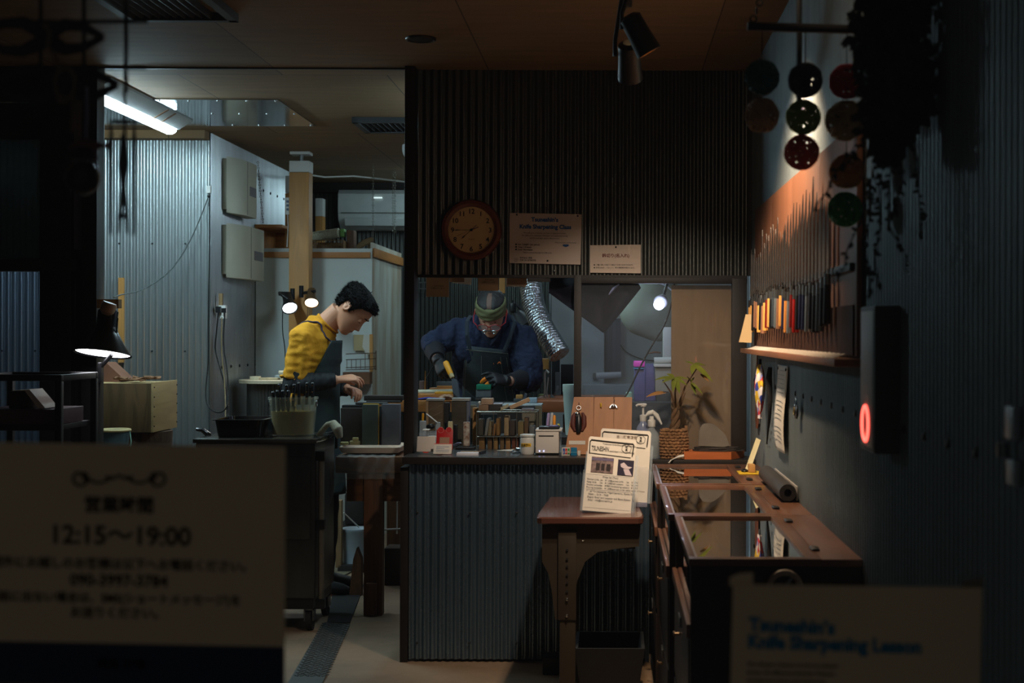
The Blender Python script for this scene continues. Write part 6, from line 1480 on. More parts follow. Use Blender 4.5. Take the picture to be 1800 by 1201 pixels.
        MB().poly([q(.77, .595, L+.0006), q(.88, .60, L+.0006), q(.96, .515, L+.0006), q(.82, .515, L+.0006)], n*.0004).build('handle_shape', M('pale print', (196, 180, 186), .5, var=0), pic, smooth=False)
        mb = MB()
        for b_ in (.495, .29, .045): mb.tube([q(.03, b_, L), q(.97, b_, L)], .0004, 4)
        mb.build('rules', M('grey line', (150, 148, 146), .7, var=0), t)
    else:
        words('title', '古川町商店街', .013, M('brown ink', (110, 84, 66), .7, var=0), q(.52, .88, L), x, u, t)
        words('small_print', 'The Japanese Knives Shop Tsuneshin', .0075, ink, q(.52, .82, L), x, u, t)
    return t
leaflet(XX(1067, 5.13), 0, .176, .270, 5.15, dz, .20, .085, 'front leaflet holder with the TSUNESHIN price leaflets on the desk', True)
leaflet(XX(1094, 5.32), 0, .19, .268, 5.34, dz+.018, .12, .06, 'rear leaflet holder mostly hidden behind the price leaflets', False)
bx_ = MB().box((XX(1050, 5.4), 5.33, dz+.0005), (XX(1138, 5.4), 5.45, dz+.017), .002).build('holder_box', M('clear grey box', (150, 150, 170), .2, alpha=.6, var=0)); tag(bx_, 'low clear box under the rear leaflet holder on the desk', 'box')

# ================================================================== LEDGE : bottles, plant, stone
LZ = .8325
pb = thing('pump_bottle', 'tall pump dispenser bottle behind the trigger spray bottle', 'bottle', (XX(1131, 5.98), 5.98, LZ))
c = (XX(1131, 5.99), 5.99, LZ)
MB().lathe([(.026, 0), (.028, .01), (.028, .12), (.014, .145), (.012, .15)], c, seg=24).build('bottle_body', M('lilac clear plastic', (150, 160, 190), .2, alpha=.6, var=0), pb)
MB().lathe([(.014, .15), (.015, .152), (.015, .175), (.005, .178), (.005, .21), (.012, .212), (.012, .218)], c, seg=18).build('pump', wht_plastic, pb)
MB().tube([V(c)+V((.014, 0, .219)), V(c)+V((0, 0, .221)), V(c)+V((-.022, 0, .219)), V(c)+V((-.030, 0, .213))], .0048, 8).build('spout', wht_plastic, pb)
sb = thing('spray_bottle', 'clear trigger spray bottle with white head beside the leaflets', 'bottle', (XX(1146, 5.9), 5.9, LZ))
c = (XX(1146, 5.9), 5.91, LZ)
MB().lathe([(.031, 0), (.034, .006), (.034, .085), (.028, .105), (.013, .125), (.012, .132)], c, seg=28).build('bottle_body', M('clear bottle', (190, 200, 205), .06, alpha=.33, var=0), sb)
MB().lathe([(.029, .003), (.031, .006), (.031, .07)], c, seg=24).build('liquid', M('clear liquid', (120, 130, 130), .05, alpha=.35, var=0), sb)
MB().box((c[0]-.029, 5.874, LZ+.012), (c[0]-.006, 5.8795, LZ+.085)).build('label', M('grey label paper', (150, 146, 140), .6), sb)
MB().lathe([(.015, .132), (.016, .134), (.016, .158), (.010, .162), (.009, .175)], c, seg=20).build('collar', wht_plastic, sb)
MB().loft([(V(c)+V((-.026, 0, .175)), V((0, .008, 0)), V((0, 0, .007))), (V(c)+V((-.016, 0, .187)), V((0, .010, 0)), V((0, 0, .010))), (V(c)+V((.005, 0, .193)), V((0, .010, 0)), V((0, 0, .010))), (V(c)+V((.020, 0, .180)), V((0, .009, 0)), V((.008, 0, .006))), (V(c)+V((.030, 0, .163)), V((0, .006, 0)), V((.006, 0, .003))), (V(c)+V((.042, 0, .142)), V((0, .004, 0)), V((.003, 0, .002)))], 14).build('trigger_head', wht_plastic, sb)
# basket pot and money tree
pt = thing('money_tree', 'small braided money tree in a woven basket pot by the window', 'potted plant', (XX(1184, 5.95), 5.95, LZ))
pc_ = V((XX(1185, 5.93), 5.94, LZ))
wk = M('woven seagrass', (132, 96, 64), .85, scale=25, var=.4)
mb = MB(); n = 40; rw = 10
for r_ in range(rw):
    z = .004+r_*.0125; rad = .044+.013*math.sin(PI*(r_+1.5)/(rw+2)); pts = []
    for k in range(n+1):
        t = 2*PI*k/n; w__ = .0035*(1 if (k+r_) % 2 else -1); pts.append(pc_+V(((rad+w__)*math.cos(t), (rad+w__)*math.sin(t)*.95, z+.0015*math.sin(k*2.1+r_))))
    mb.tube(pts, .0062, 6, caps=False)
bsk = mb.build('woven_basket', wk, pt)
MB().lathe([(.036, 0), (.040, .02), (.042, .11), (.0001, .112)], pc_, seg=24).build('soil', M('dark soil', (38, 28, 20), .9), pt)
MB().box(pc_+V((.045, -.01, .10)), pc_+V((.058, .012, .135)), .004).build('basket_ear', wk, pt)
trk = wood('pachira bark', (104, 78, 52), .6, 'z', .8, 4, 6)
b0 = pc_+V((.005, 0, .108)); hd = (math.radians(0))
mb = MB()
for k in range(3):
    pts = []; 
    for i in range(9):
        u = i/8; t = 2*PI*(k/3+u*.8); r_ = .014*(1-u*.35); pts.append(b0+V((r_*math.cos(t)+.004*u, r_*math.sin(t), .10*u)))
    mb.tube(pts, [.014-.007*i/8 for i in range(9)], 8)
mb.ball(b0+V((0, 0, .005)), (.026, .024, .022), 14, 8)
tb = b0+V((.004, 0, .10))
br_ends = [(P(1165, 668, 5.9), P(1180, 690, 5.92)), (P(1190, 668, 5.95), P(1187, 692, 5.95)), (P(1205, 690, 5.92), P(1197, 712, 5.94)), (P(1228, 643, 5.9), P(1205, 678, 5.93))]
for e, m_ in br_ends: mb.tube([tb-V((0, 0, .02)), m_, e], [.006, .004, .002], 6)
mb.build('trunk', trk, pt)
leafm = M('yellow green leaf', (126, 128, 40), .5, scale=12, rgb2=(74, 92, 24), var=1); leaf2 = M('ochre leaf', (150, 106, 52), .6, scale=10, var=.2)
def leaf(mb, base, dr, L, W, droop=.25, nrm=(0, -.5, .8)):
    d = V(dr).normalized(); s_ = d.cross(V(nrm)).normalized(); n_ = s_.cross(d)
    row = []
    for i in range(9):
        u = i/8; w__ = W*math.sin(PI*u**.75)*.5+.0002; c_ = V(base)+d*L*u-n_*0-V((0, 0, droop*L*u*u))
        row.append([mb.bm.verts.new(c_-s_*w__+n_*w__*.25), mb.bm.verts.new(c_), mb.bm.verts.new(c_+s_*w__+n_*w__*.25)])
    for a_, b_ in zip(row, row[1:]):
        for j in (0, 1): mb.bm.faces.new((a_[j], a_[j+1], b_[j+1], b_[j]))
def cluster(c, leaves, mat):
    mb = MB()
    for x, y, W, dy in leaves:
        e = P(x, y, 5.9)+V((0, dy, 0)); leaf(mb, c, e-V(c), (e-V(c)).length, W, .12)
    return mb.build('leaf_cluster', mat, pt)
c1 = P(1186, 664, 5.92)
cluster(c1, [(1150, 663, .022, -.02), (1172, 655, .020, .03), (1163, 668, .022, -.05), (1194, 686, .024, -.06), (1208, 674, .018, -.02), (1214, 664, .018, .04), (1182, 683, .02, -.07)], leafm)
cluster(P(1215, 672, 5.93), [(1206, 657, .016, -.02), (1224, 692, .016, .0), (1236, 690, .014, 0), (1224, 678, .014, -.04), (1222, 661, .012, .02)], leafm)
c3 = P(1220, 640, 5.9)
cluster(c3, [(1204, 633, .012, 0), (1215, 655, .022, -.04), (1243, 640, .022, .03), (1253, 666, .026, -.03), (1236, 655, .02, -.05), (1240, 650, .018, 0)], leafm)
cluster(P(1172, 690, 5.92), [(1135, 692, .026, -.04)], leaf2); cluster(P(1231, 657, 5.9), [(1246, 668, .016, -.03)], leaf2)
# slate, stone, box, plug
ob = thing('wooden_block', 'orange brown wooden block base by the window', 'block', (XX(1255, 5.9), 5.95, LZ))
MB().poly([V((XX(1203, 5.87), 5.87, LZ)), V((XX(1286, 5.87), 5.87, LZ)), V((XX(1311, 5.93), 5.985, LZ)), V((XX(1311, 5.93), 6.02, LZ)), V((XX(1203, 5.87), 6.02, LZ))], (0, 0, .030)).build('block_body', wood('orange cedar', (184, 98, 46), .8, 'x', .5, 3, 5), ob, smooth=False)
sl = MB(); RS = random.Random(5)
for k in range(3):
    ring = []; 
    for i in range(16):
        t = 2*PI*i/16; ring.append(V((XX(1262, 5.93)+(.115-.008*k)*math.cos(t)*RS.uniform(.9, 1.02), 5.945+.055*math.sin(t)*RS.uniform(.9, 1.05), LZ+.031+.005*k)))
    sl.poly(ring, (0, 0, .0045))
tag(sl.build('slate_plate', M('dark slate', (48, 44, 42), .6, var=.3), smooth=False), 'thin layered slate plate on the orange brown block', 'slate')
sto = MB(); out = [(1228, 791), (1230, 755), (1236, 745), (1252, 744), (1262, 750), (1277, 765), (1284, 785), (1274, 791)]
sto.poly([P(a_, b_, 5.93) for a_, b_ in out], (0, .03, 0)); zmin = LZ+.047
for v in sto.bm.verts: v.co.z = max(v.co.z, zmin)
bmesh.ops.bevel(sto.bm, geom=list(sto.bm.edges), offset=.004, segments=2, affect='EDGES')
tag(sto.build('flat_stone', M('grey natural stone', (112, 104, 94), .8, scale=8, var=.25)), 'grey natural stone standing on the slate plate', 'stone')
pg = thing('white_plug', 'white cable plug lying at the left of the orange brown block', 'plug', P(1195, 805, 5.86))
MB().loft([(P(1203, 801, 5.86), V((0, .006, 0)), V((0, 0, .006))), (P(1193, 803, 5.86), V((0, .007, 0)), V((0, 0, .006))), (P(1186, 806, 5.86), V((0, .003, 0)), V((0, 0, .003)))], 12).build('plug_body', wht_plastic, pg)
MB().tube([P(1186, 806, 5.86), P(1180, 809, 5.845), P(1176, 814, 5.835)], .0025, 8).build('cord', wht_plastic, pg)

# ================================================================== WALL: clock, notices
ck = thing('wall_clock', 'round wooden wall clock on the corrugated header', 'clock', P(828, 405, YH-.03))
c = P(828.5, 405.5, YH-.012); rim = wood('clock wood', (112, 52, 26), .8, 'x', .45, 5, 5)
MB().lathe([(.128, 0), (.130, .018), (.124, .028), (.112, .030), (.100, .022), (.0985, .016)], c, (0, -1, 0), 48, caps=False).build('rim', rim, ck)
MB().lathe([(.0001, .012), (.100, .012)], c, (0, -1, 0), 48, caps=False).build('dial', M('cream dial', (206, 170, 116), .6, var=.04), ck)
MB().lathe([(.0001, .0), (.127, .0)], c, (0, -1, 0), 40, caps=False).build('back', black_wood, ck)
fy_ = YH-.012-.0135
for h_ in range(1, 13):
    t = math.radians(90-30*h_); r_ = .080
    words('numeral', str(h_), .029, ink, (c.x+r_*math.cos(t), fy_, c.z+r_*math.sin(t)-.0105), parent=ck, bold=.0004)
def handp(ang, L, wd, back=.02, y=.0):
    t = math.radians(90-ang); d = V((math.cos(t), 0, math.sin(t))); s_ = V((-d.z, 0, d.x)); q = V((c.x, fy_-.002-y, c.z))
    return MB().poly([q-d*back-s_*wd*.6, q+d*L*.55-s_*wd*.5, q+d*L*.8-s_*wd*1.6, q+d*L, q+d*L*.8+s_*wd*1.6, q+d*L*.55+s_*wd*.5, q-d*back+s_*wd*.6], (0, -.001, 0))
handp(228, .058, .0016, .03).build('hour_hand', ink, ck, smooth=False); handp(269, .078, .0013, .002, .0015).build('minute_hand', ink, ck, smooth=False)
handp(247, .07, .0004, .02, .003).build('second_hand', ink, ck, smooth=False); MB().lathe([(.006, 0), (.005, .004)], (c.x, fy_-.001, c.z), (0, -1, 0), 16).build('hub', ink, ck)
MB().tube([V((c.x, fy_-.003, c.z)), V((c.x+.031, fy_-.003, c.z+.012))], .0012, 6).build('hand_tail', ink, ck)
words('maker_text', 'QUARTZ', .006, ink, (c.x+.002, fy_, c.z-.042), parent=ck)
blue = M('blue print', (18, 74, 130), .6, var=0); maro = M('maroon print', (110, 40, 28), .6, var=0)
ns_ = thing('class_notice', 'white Knife Sharpening Class notice pinned to the corrugated header', 'notice', P(958, 460, YH-.02))
Yn = YH-.012
MB().poly([P(895, 463, Yn), P(1020, 465.5, Yn), P(1022, 377, Yn), P(895, 375, Yn)], (0, .002, 0)).build('sheet', M('laminated paper', (196, 176, 160), .35, var=.04), ns_, smooth=False)
Yt = Yn-.0012; xd = (1, 0, -.012)
words('title', 'Tsuneshin’s', .0245, blue, P(957, 390, Yt), xd, parent=ns_, bold=.0010); words('title', 'Knife Sharpening Class', .0245, blue, P(958, 402.5, Yt), xd, parent=ns_, bold=.0010, squeeze=.98)
words('small_print', 'We will give a lecture on how to sharpen knives,\nthe difference between Western and Japanese knives\nand knowledge about whetstones.', .0092, ink, P(957, 411.5, Yt), xd, parent=ns_)
words('small_print', '● Fee: 7,000JPY per person\n● Time: 1.5 hours\n● Date: Negotiable', .0092, ink, P(905, 431.5, Yt), xd, parent=ns_, align='LEFT', bold=.0002)
words('small_print', 'Please contact through the QR code', .0082, ink, P(919, 445.5, Yt), xd, parent=ns_, align='LEFT')
words('small_print', 'Please contact us from here!', .0078, ink, P(994, 428, Yt), xd, parent=ns_); words('small_print', '有限会社 常真\n京都 古川町商店街', .0085, ink, P(913, 455, Yt), xd, parent=ns_, align='LEFT')
MB().poly([P(989, 430, Yt), P(999, 430, Yt), P(999, 432, Yt), P(1001, 432, Yt), P(994, 435, Yt), P(987, 432, Yt), P(989, 432, Yt)], (0, .0005, 0)).build('arrow', blue, ns_, smooth=False)
mb = MB(); a = P(904, 459, Yt)
for k in (0, .007, .014):
    mb.tube([a+V((0, 0, k-.003)), a+V((.014, 0, k-.003))], .0004, 4); mb.tube([a+V((k, 0, -.003)), a+V((k, 0, .011))], .0004, 4)
mb.build('square_mark', ink, ns_)
for q in ((908, 378), (1015, 380), (962, 459)): MB().ball(P(q[0], q[1], Yn-.002), (.004, .003, .004), 10, 6).build('pin', ink, ns_)
n2 = thing('engraving_notice', 'small white name engraving notice pinned on the corrugated header', 'notice', P(1081, 480, Yn))
MB().poly([P(1037, 479.5, Yn), P(1126, 480.5, Yn), P(1126, 430, Yn), P(1036.5, 431.5, Yn)], (0, .002, 0)).build('sheet', M('plain notice paper', (204, 184, 166), .6, var=.04), n2, smooth=False)
words('title', '銘切り(名入れ)', .0175, maro, P(1082, 452, Yt), parent=n2, bold=.0004); words('small_print', '● ご購入頂いた包丁に無料でお名入れができます。\n● 文字の向き、フォント、色で雰囲気が変わります。', .0075, ink, P(1043, 467, Yt), parent=n2, align='LEFT', space=1.6)
MB().ball(P(1082, 434.5, Yn-.002), (.004, .003, .004), 10, 6).build('pin', M('green pin', (20, 50, 36), .4), n2)
# ================================================================== GLASS CASES ALONG THE RIGHT WALL
cw = wood('case wood', (98, 64, 46), .75, 'y', .4, 3, 5, coat=.2); ctd = M('black brown lacquer', (30, 22, 19), .4)
glass_top = thin_glass('case glass', tint=(.9, .93, .94), refl=2.2)
ys = [(3.34, 4.16, .177), (4.18, 5.0, .160), (5.02, 5.80, .150)]
nmz = ['front glass topped display case nearest the street', 'middle glass topped display case along the right wall', 'rear glass topped display case beside the counter']
for (y0, y1, xl), lab in zip(ys, nmz):
    t = thing('display_case', lab, 'display case', ((xl+.58)/2, (y0+y1)/2, 0), 'glass topped display cases')
    zt = .822 if xl > .17 else .820
    mb = MB()
    for lo, hi in (((xl, y0, zt-.018), (.49, y0+.035, zt)), ((xl, y1-.035, zt-.018), (.49, y1, zt)), ((xl, y0+.035, zt-.018), (xl+.016, y1-.035, zt)), ((.455, y0+.035, zt-.018), (.4895, y1-.035, zt))): mb.box(lo, hi, .001)
    mb.build('lid_frame', cw, t)
    MB().box((.4905, y0, zt-.018), (.584, y1, zt-.0005), .001).build('hinge_board', cw, t)
    MB().box((xl+.012, y0+.03, zt-.010), (.458, y1-.03, zt-.007)).build('lid_glass', glass_top, t)
    MB().box((xl+.012, y0+.034, zt-.0065), (xl+.022, y1-.034, zt-.002)).build('edge_strip', M('silver strip', (170, 170, 176), .3, .7), t)
    MB().box((xl+.004, y0, .12), (.584, y0+.02, zt-.0185)).build('end_panel', ctd, t)
    MB().box((xl+.004, y1-.02, .12), (.584, y1, zt-.0185)).build('end_panel', ctd, t)
    MB().box((xl+.02, y0+.02, .63), (.584, y1-.02, .645)).build('display_floor', M('brown felt', (96, 70, 46), .9), t)
    MB().box((xl+.008, y0+.04, .67), (xl+.011, y1-.04, zt-.0185)).build('side_glass', glass_top, t)
    MB().box((xl-.006, y0+.001, .635), (xl+.012, y1-.001, .668), .002).build('side_rail', cw, t)
    for k in range(2):
        z1_ = .625-k*.27; d = MB().box((xl, y0+.03, z1_-.25), (xl+.015, y1-.03, z1_), .002).build('drawer', ctd, t)
        MB().tube([(xl-.001, (y0+y1)/2-.03, z1_-.06), (xl-.016, (y0+y1)/2-.03, z1_-.06)], .004, 8).box((xl-.020, (y0+y1)/2-.042, z1_-.066), (xl-.016, (y0+y1)/2-.018, z1_-.054), .001).build('knob', M('bronze knob', (130, 108, 84), .4, .6), d)
        MB().box((xl-.006, (y0+y1)/2-.07, z1_-.035), (xl-.001, (y0+y1)/2+.01, z1_-.01), .001).build('label_holder', steel, d)
    MB().box((xl+.016, y0+.021, .12), (.583, y1-.021, .62)).build('cabinet_body', ctd, t)
    for yy in (y0+.15, y1-.15):
        MB().box((.470, yy-.03, zt), (.486, yy+.03, zt+.006), .002).build('hinge', black_iron, t) if False else None
        MB().loft([((.492, yy-.028, zt+.003), V((.010, 0, 0)), V((0, 0, .003))), ((.492, yy, zt+.004), V((.012, 0, 0)), V((0, 0, .005))), ((.492, yy+.028, zt+.003), V((.010, 0, 0)), V((0, 0, .003)))], 10).build('hinge', black_iron, t)
    for yy in (y0+.02, y1-.07):
        MB().box((xl+.02, yy, 0), (xl+.07, yy+.05, .12)).build('foot', ctd, t); MB().box((.52, yy, 0), (.57, yy+.05, .12)).build('foot', ctd, t)
# things on the cases
tape = thing('tape_block', 'yellow strip with a small tan block on the rear display case', 'tape block', P(1320, 832, 5.3))
z = .8205
yy = .53*FPX/(834-CY)
MB().box((XX(1300, yy), yy, z), (XX(1345, yy), yy+.11, z+.004), .001).build('strip', M('yellow tape', (206, 168, 40), .5), tape)
MB().box((XX(1318, yy), yy+.03, z+.0045), (XX(1330, yy), yy+.08, z+.035), .004).build('block', M('tan block', (170, 126, 72), .6), tape)
tagc = thing('white_tag', 'long white tag leaning up beside the yellow strip', 'tag', P(1315, 822, 5.45))
mb = MB(); mb.poly([P(1309, 829, 5.42), P(1318, 831, 5.42), P(1338, 773, 5.5), P(1330, 769, 5.5)], (.0, .004, 0)); mb.build('tag_body', M('cream tag', (200, 190, 150), .6), tagc, smooth=False)
MB().ball(V((XX(1310, 5.42), 5.43, .829)), (.014, .02, .008), 12, 8).build('tag_clip', blk_plastic, tagc)
words('lettering', 'C', .014, ink, P(1314, 812, 5.415), parent=tagc)
ro = thing('black_roll', 'dark grey rolled mat lying at the wall on the middle case', 'roll', (.55, 4.7, .82))
y0_, y1_ = .50*FPX/(870-CY), .50*FPX/(840-CY)
y0_, y1_ = 4.48, 5.12
mb = MB(); mb.lathe([(.012, 0), (.027, 0), (.028, .01), (.028, y1_-y0_-.01), (.024, y1_-y0_)], (.548, y0_, .8225+.028), (0, 1, 0), 24, caps=False); mb.build('roll_outer', M('dark grey rubber', (52, 50, 50), .5), ro)
MB().lathe([(.012, .0), (.012, .02), (.0001, .02)], (.548, y0_, .8505), (0, 1, 0), 16, caps=False).build('core', ink, ro)
MB().box((.5775, y0_+.02, .823), (.5825, y1_, .868), .001).build('sheet_end', M('grey paper', (150, 146, 144), .8), ro)
# ================================================================== KNIFE WALL
kb = thing('knife_board', 'long wooden knife display board with a ledge on the right wall', 'display board', (.56, 4.5, 1.29))
ky0, ky1 = 3.32, 5.73; xf = .565
bw = wood('knife board wood', (124, 80, 56), .85, 'z', .5, 2.5, 6)
for i in range(4):
    a_, b_ = ky0+(ky1-ky0)*i/4, ky0+(ky1-ky0)*(i+1)/4
    MB().box((xf, a_+.0015, 1.30), (xf+.014, b_-.0015, 1.85), .001).build('board', bw, kb)
MB().box((xf-.055, ky0-.02, 1.275), (xf+.014, ky1+.03, 1.293), .002).build('ledge', wood('ledge wood', (150, 96, 62), .8, 'y', .5, 3, 5), kb)
mb = MB(); n = 100
for i in range(n): y = ky0+.03+(ky1-ky0-.06)*i/(n-1); mb.box((xf-.006, y-.004, 1.30), (xf-.0005, y+.004, 1.42))
mb.build('slotted_strip', M('dark brown slats', (84, 54, 38), .6), kb)
MB().box((xf-.012, ky0+.03, 1.500), (xf-.0005, ky1-.03, 1.520), .002).build('magnet_rail', black_iron, kb)
HC = [((232, 168, 84), 'pale wooden'), ((218, 142, 62), 'honey wooden'), ((150, 104, 76), 'brown wooden'), ((26, 26, 28), 'black'), ((112, 26, 22), 'dark red'), ((168, 30, 26), 'bright red'), ((34, 38, 70), 'navy'), ((150, 160, 168), 'glossy silver'), ((60, 70, 80), 'slate grey')]
bl_m = M('knife steel', (176, 176, 176), .22, .95, scale=5, var=.15)
def knife_proto(ci, L, W, octa):
    c_, nm = HC[ci]
    t = bpy.data.objects.new('kitchen_knife', None); COL.objects.link(t)
    hl = .128
    MB().loft([((0, 0, .0), V((.010, 0, 0)), V((0, .0115, 0))), ((0, 0, .004), V((.011, 0, 0)), V((0, .0130, 0))), ((0, 0, hl*.78), V((.009, 0, 0)), V((0, .0112, 0)))], 8 if octa else 14).build('handle', M('handle '+nm, c_, .35 if ci > 2 else .5, .6 if ci == 7 else 0, var=.1), t)
    MB().loft([((0, 0, hl*.781), V((.0095, 0, 0)), V((0, .0115, 0))), ((0, 0, hl), V((.0085, 0, 0)), V((0, .0105, 0)))], 8 if octa else 14).build('ferrule', ink if ci in (0, 1, 2) else steel, t)
    w_ = W/2
    MB().poly([V((0, -.006, hl)), V((0, .006, hl)), V((0, .006, hl+.012)), V((0, w_, hl+.016)), V((0, w_*.95, hl+L*.5)), V((0, w_*.4, hl+L*.85)), V((0, -w_*.7, hl+L)), V((0, -w_, hl+L*.9)), V((0, -w_, hl+.016)), V((0, -.006, hl+.012))], (.0022, 0, 0)).build('blade', bl_m, t, smooth=False)
    return t
RK = random.Random(21); seq = [0, 0, 3, 2, 2, 0, 3, 2, 0, 4, 0, 3, 8, 7, 2, 0, 6, 1, 7, 4, 5, 3, 6, 6, 7, 3, 3, 8, 3, 3]
Ls = [.20, .17, .19, .14, .15, .17, .24, .20, .22, .20, .22, .23, .20, .25, .19, .17, .21, .25, .24, .26, .27, .24, .27, .28, .27, .30, .26, .22, .20, .18]
nK = len(seq); protos = {}
for i in range(nK):
    ci = seq[i]; L = round(Ls[i]*.98, 2); key = (ci, L); y = 5.66-(5.66-3.62)*i/(nK-1); zb = 1.365+RK.uniform(-.012, .012)
    lab = '%s handled kitchen knife on the wall rack, %s from its far end' % (HC[ci][1], ORD[i])
    if key not in protos:
        t = knife_proto(ci, L, RK.choice((.036, .042, .048)), ci in (0, 1, 2)); protos[key] = t; t.location = (xf-.0235, y, zb)
        t['label'] = lab; t['category'] = 'knife'; t['group'] = 'kitchen knives on the wall rack'
    else: dup(protos[key], (xf-.0235, y, zb), lab, 'kitchen knives on the wall rack')
# knife cover at far end, price tags on the ledge
tag(MB().poly([P(1311, 552, 5.55), P(1322, 552, 5.55), P(1321, 602, 5.55), P(1299, 601, 5.55)], (0, .012, 0)).build('wooden_sheath', M('pale sheath', (214, 180, 130), .6), smooth=False), 'pale flared wooden sheath at the far end of the knife rack', 'sheath')
pt0 = MB().poly([V((xf-.048, 0, 1.2935)), V((xf-.012, 0, 1.304)), V((xf-.010, 0, 1.3)), V((xf-.045, 0, 1.2932))], (0, .036, 0)).build('price_tag', pw, smooth=False)
tag(pt0, 'small white price tag on the ledge below the wall knives', 'price tag', 'price tags on the knife ledge'); l0 = V(pt0.location)
for i in range(nK):
    y = 5.62-(5.62-3.42)*i/(nK-1)
    if i == 0: pt0.location.y = y
    else:
        o = pt0.copy(); COL.objects.link(o); o.location = (l0.x, y, l0.z)
# hanging below the ledge
pdl = thing('wooden_paddle', 'long brown leather razor strop hanging below the knife ledge', 'strop', P(1322, 700, 5.6))
X0 = .575
def yX(px, X): return X*FPX/(px-CX)
MB().loft([((.575, 5.72, ZZ(752, 5.72)), V((0, .03, 0)), V((.004, 0, 0))), ((.575, 5.72, ZZ(740, 5.72)), V((0, .06, 0)), V((.005, 0, 0))), ((.575, 5.72, ZZ(665, 5.72)), V((0, .055, 0)), V((.005, 0, 0))), ((.575, 5.72, ZZ(645, 5.72)), V((0, .025, 0)), V((.004, 0, 0))), ((.575, 5.72, ZZ(622, 5.72)), V((0, .008, 0)), V((.003, 0, 0)))], 14).build('strop_body', M('brown leather', (112, 62, 38), .6), pdl)
umb = thing('folded_umbrella', 'folded bright patterned umbrella hanging below the knife ledge', 'umbrella', P(1341, 735, 5.4))
mb = MB(); zt_, zb_ = ZZ(640, 5.35), ZZ(735, 5.35)
def um(u, v):
    t = u*2*PI; z = zt_+(zb_-zt_)*v; r_ = .010+.028*math.sin(PI*min(1, v*1.15))**.8*(1-.35*v)+.004*math.sin(t*4+v*3)
    return V((.548+r_*.55*math.cos(t), 5.35+r_*1.8*math.sin(t), z))
um_m = M('bright floral print', (226, 196, 60), .6, var=0)
nt = um_m.node_tree; tc = nt.nodes.new('ShaderNodeTexCoord'); vo = nt.nodes.new('ShaderNodeTexVoronoi'); vo.inputs['Scale'].default_value = 42; nt.links.new(tc.outputs['Object'], vo.inputs['Vector'])
cr_ = nt.nodes.new('ShaderNodeValToRGB'); cr_.color_ramp.interpolation = 'CONSTANT'; bw_ = nt.nodes.new('ShaderNodeSeparateColor'); nt.links.new(vo.outputs['Color'], bw_.inputs[0]); nt.links.new(bw_.outputs[0], cr_.inputs[0])
el = cr_.color_ramp.elements; el[0].color = (*lin((230, 220, 214)), 1); el[1].position = .3; el[1].color = (*lin((226, 184, 50)), 1)
for p_, c_ in ((.5, (60, 70, 150)), (.68, (200, 60, 60)), (.84, (150, 150, 200))): e_ = el.new(p_); e_.color = (*lin(c_), 1)
nt.links.new(cr_.outputs[0], nt.nodes['Principled BSDF'].inputs['Base Color'])
mb.sheet(um, 40, 20); mb.build('canopy', um_m, umb, smooth=True)
MB().tube([(.548, 5.35, zt_+.02), (.548, 5.35, zt_-.02)], .006, 8).build('handle', blk_plastic, umb); MB().tube([(.548, 5.35, zb_+.01), (.548, 5.35, zb_-.02)], .004, 8).build('tip', steel, umb)
tag(MB().tube([(.57, 5.2, ZZ(645, 5.2)), (.565, 5.2, ZZ(665, 5.2)), (.57, 5.2, ZZ(700, 5.2)), (.572, 5.24, ZZ(735, 5.24)), (.574, 5.35, ZZ(780, 5.35))], [.008, .012, .010, .006, .002], 10, flat=.6).build('dark_pouch', M('black cloth', (24, 22, 22), .9)), 'dark narrow cloth hanging behind the patterned umbrella', 'cloth')
rc = thing('long_receipt', 'long curling white receipt pinned to the right wall', 'receipt', (.58, 4.9, 1.0))
yr0, yr1 = yX(1383, .575), yX(1366, .575)
zt_, zb_ = ZZ(643, yr0), ZZ(798, yr0)
mb = MB(); mb.sheet(lambda u, v: V((.578-.02*math.sin(v*PI*.9)*v-.004*math.sin(u*PI), yr0+(yr1-yr0)*u+.012*v, zt_+(zb_-zt_)*v)), 6, 24, .0006); mb.build('paper', pw, rc, smooth=True)
mb = MB()
for k in range(17):
    if k in (6, 12): continue
    v = .06+.05*k; z_ = zt_+(zb_-zt_)*v; x_ = .577-.02*math.sin(v*PI*.9)*v-.0045
    mb.tube([(x_, yr0+(yr1-yr0)*.15+.012*v, z_), (x_, yr0+(yr1-yr0)*(.85 if k % 3 else .55)+.012*v, z_)], .0008, 4)
mb.build('print_lines', M('grey line', (150, 148, 146), .7, var=0), rc)
for u in (.1, .9): MB().ball((.575, yr0+(yr1-yr0)*u, zt_-.012), (.003, .008, .006), 8, 6).build('clip', blk_plastic, rc)
kc = thing('key_ring', 'black oval key fob hanging on a ring at the right wall', 'key fob', (.57, 4.5, 1.1))
yk = yX(1401, .57)
MB().loft([((.568, yk, ZZ(735, yk)), V((0, .020, 0)), V((.003, 0, 0))), ((.568, yk, ZZ(728, yk)), V((0, .034, 0)), V((.006, 0, 0))), ((.568, yk, ZZ(716, yk)), V((0, .034, 0)), V((.006, 0, 0))), ((.568, yk, ZZ(710, yk)), V((0, .018, 0)), V((.003, 0, 0)))], 16).build('fob', blk_plastic, kc)
MB().torus((.566, yk, ZZ(707, yk)), .016, .003, (1, 0, 0), 18, 6).build('ring', M('blue steel ring', (120, 150, 180), .3, .9), kc)
mb = MB(); mb.torus((.561, yk, ZZ(722, yk)), .012, .0015, (1, 0, 0), 16, 6); mb.build('fob_mark', M('olive mark', (110, 100, 60), .4), kc)
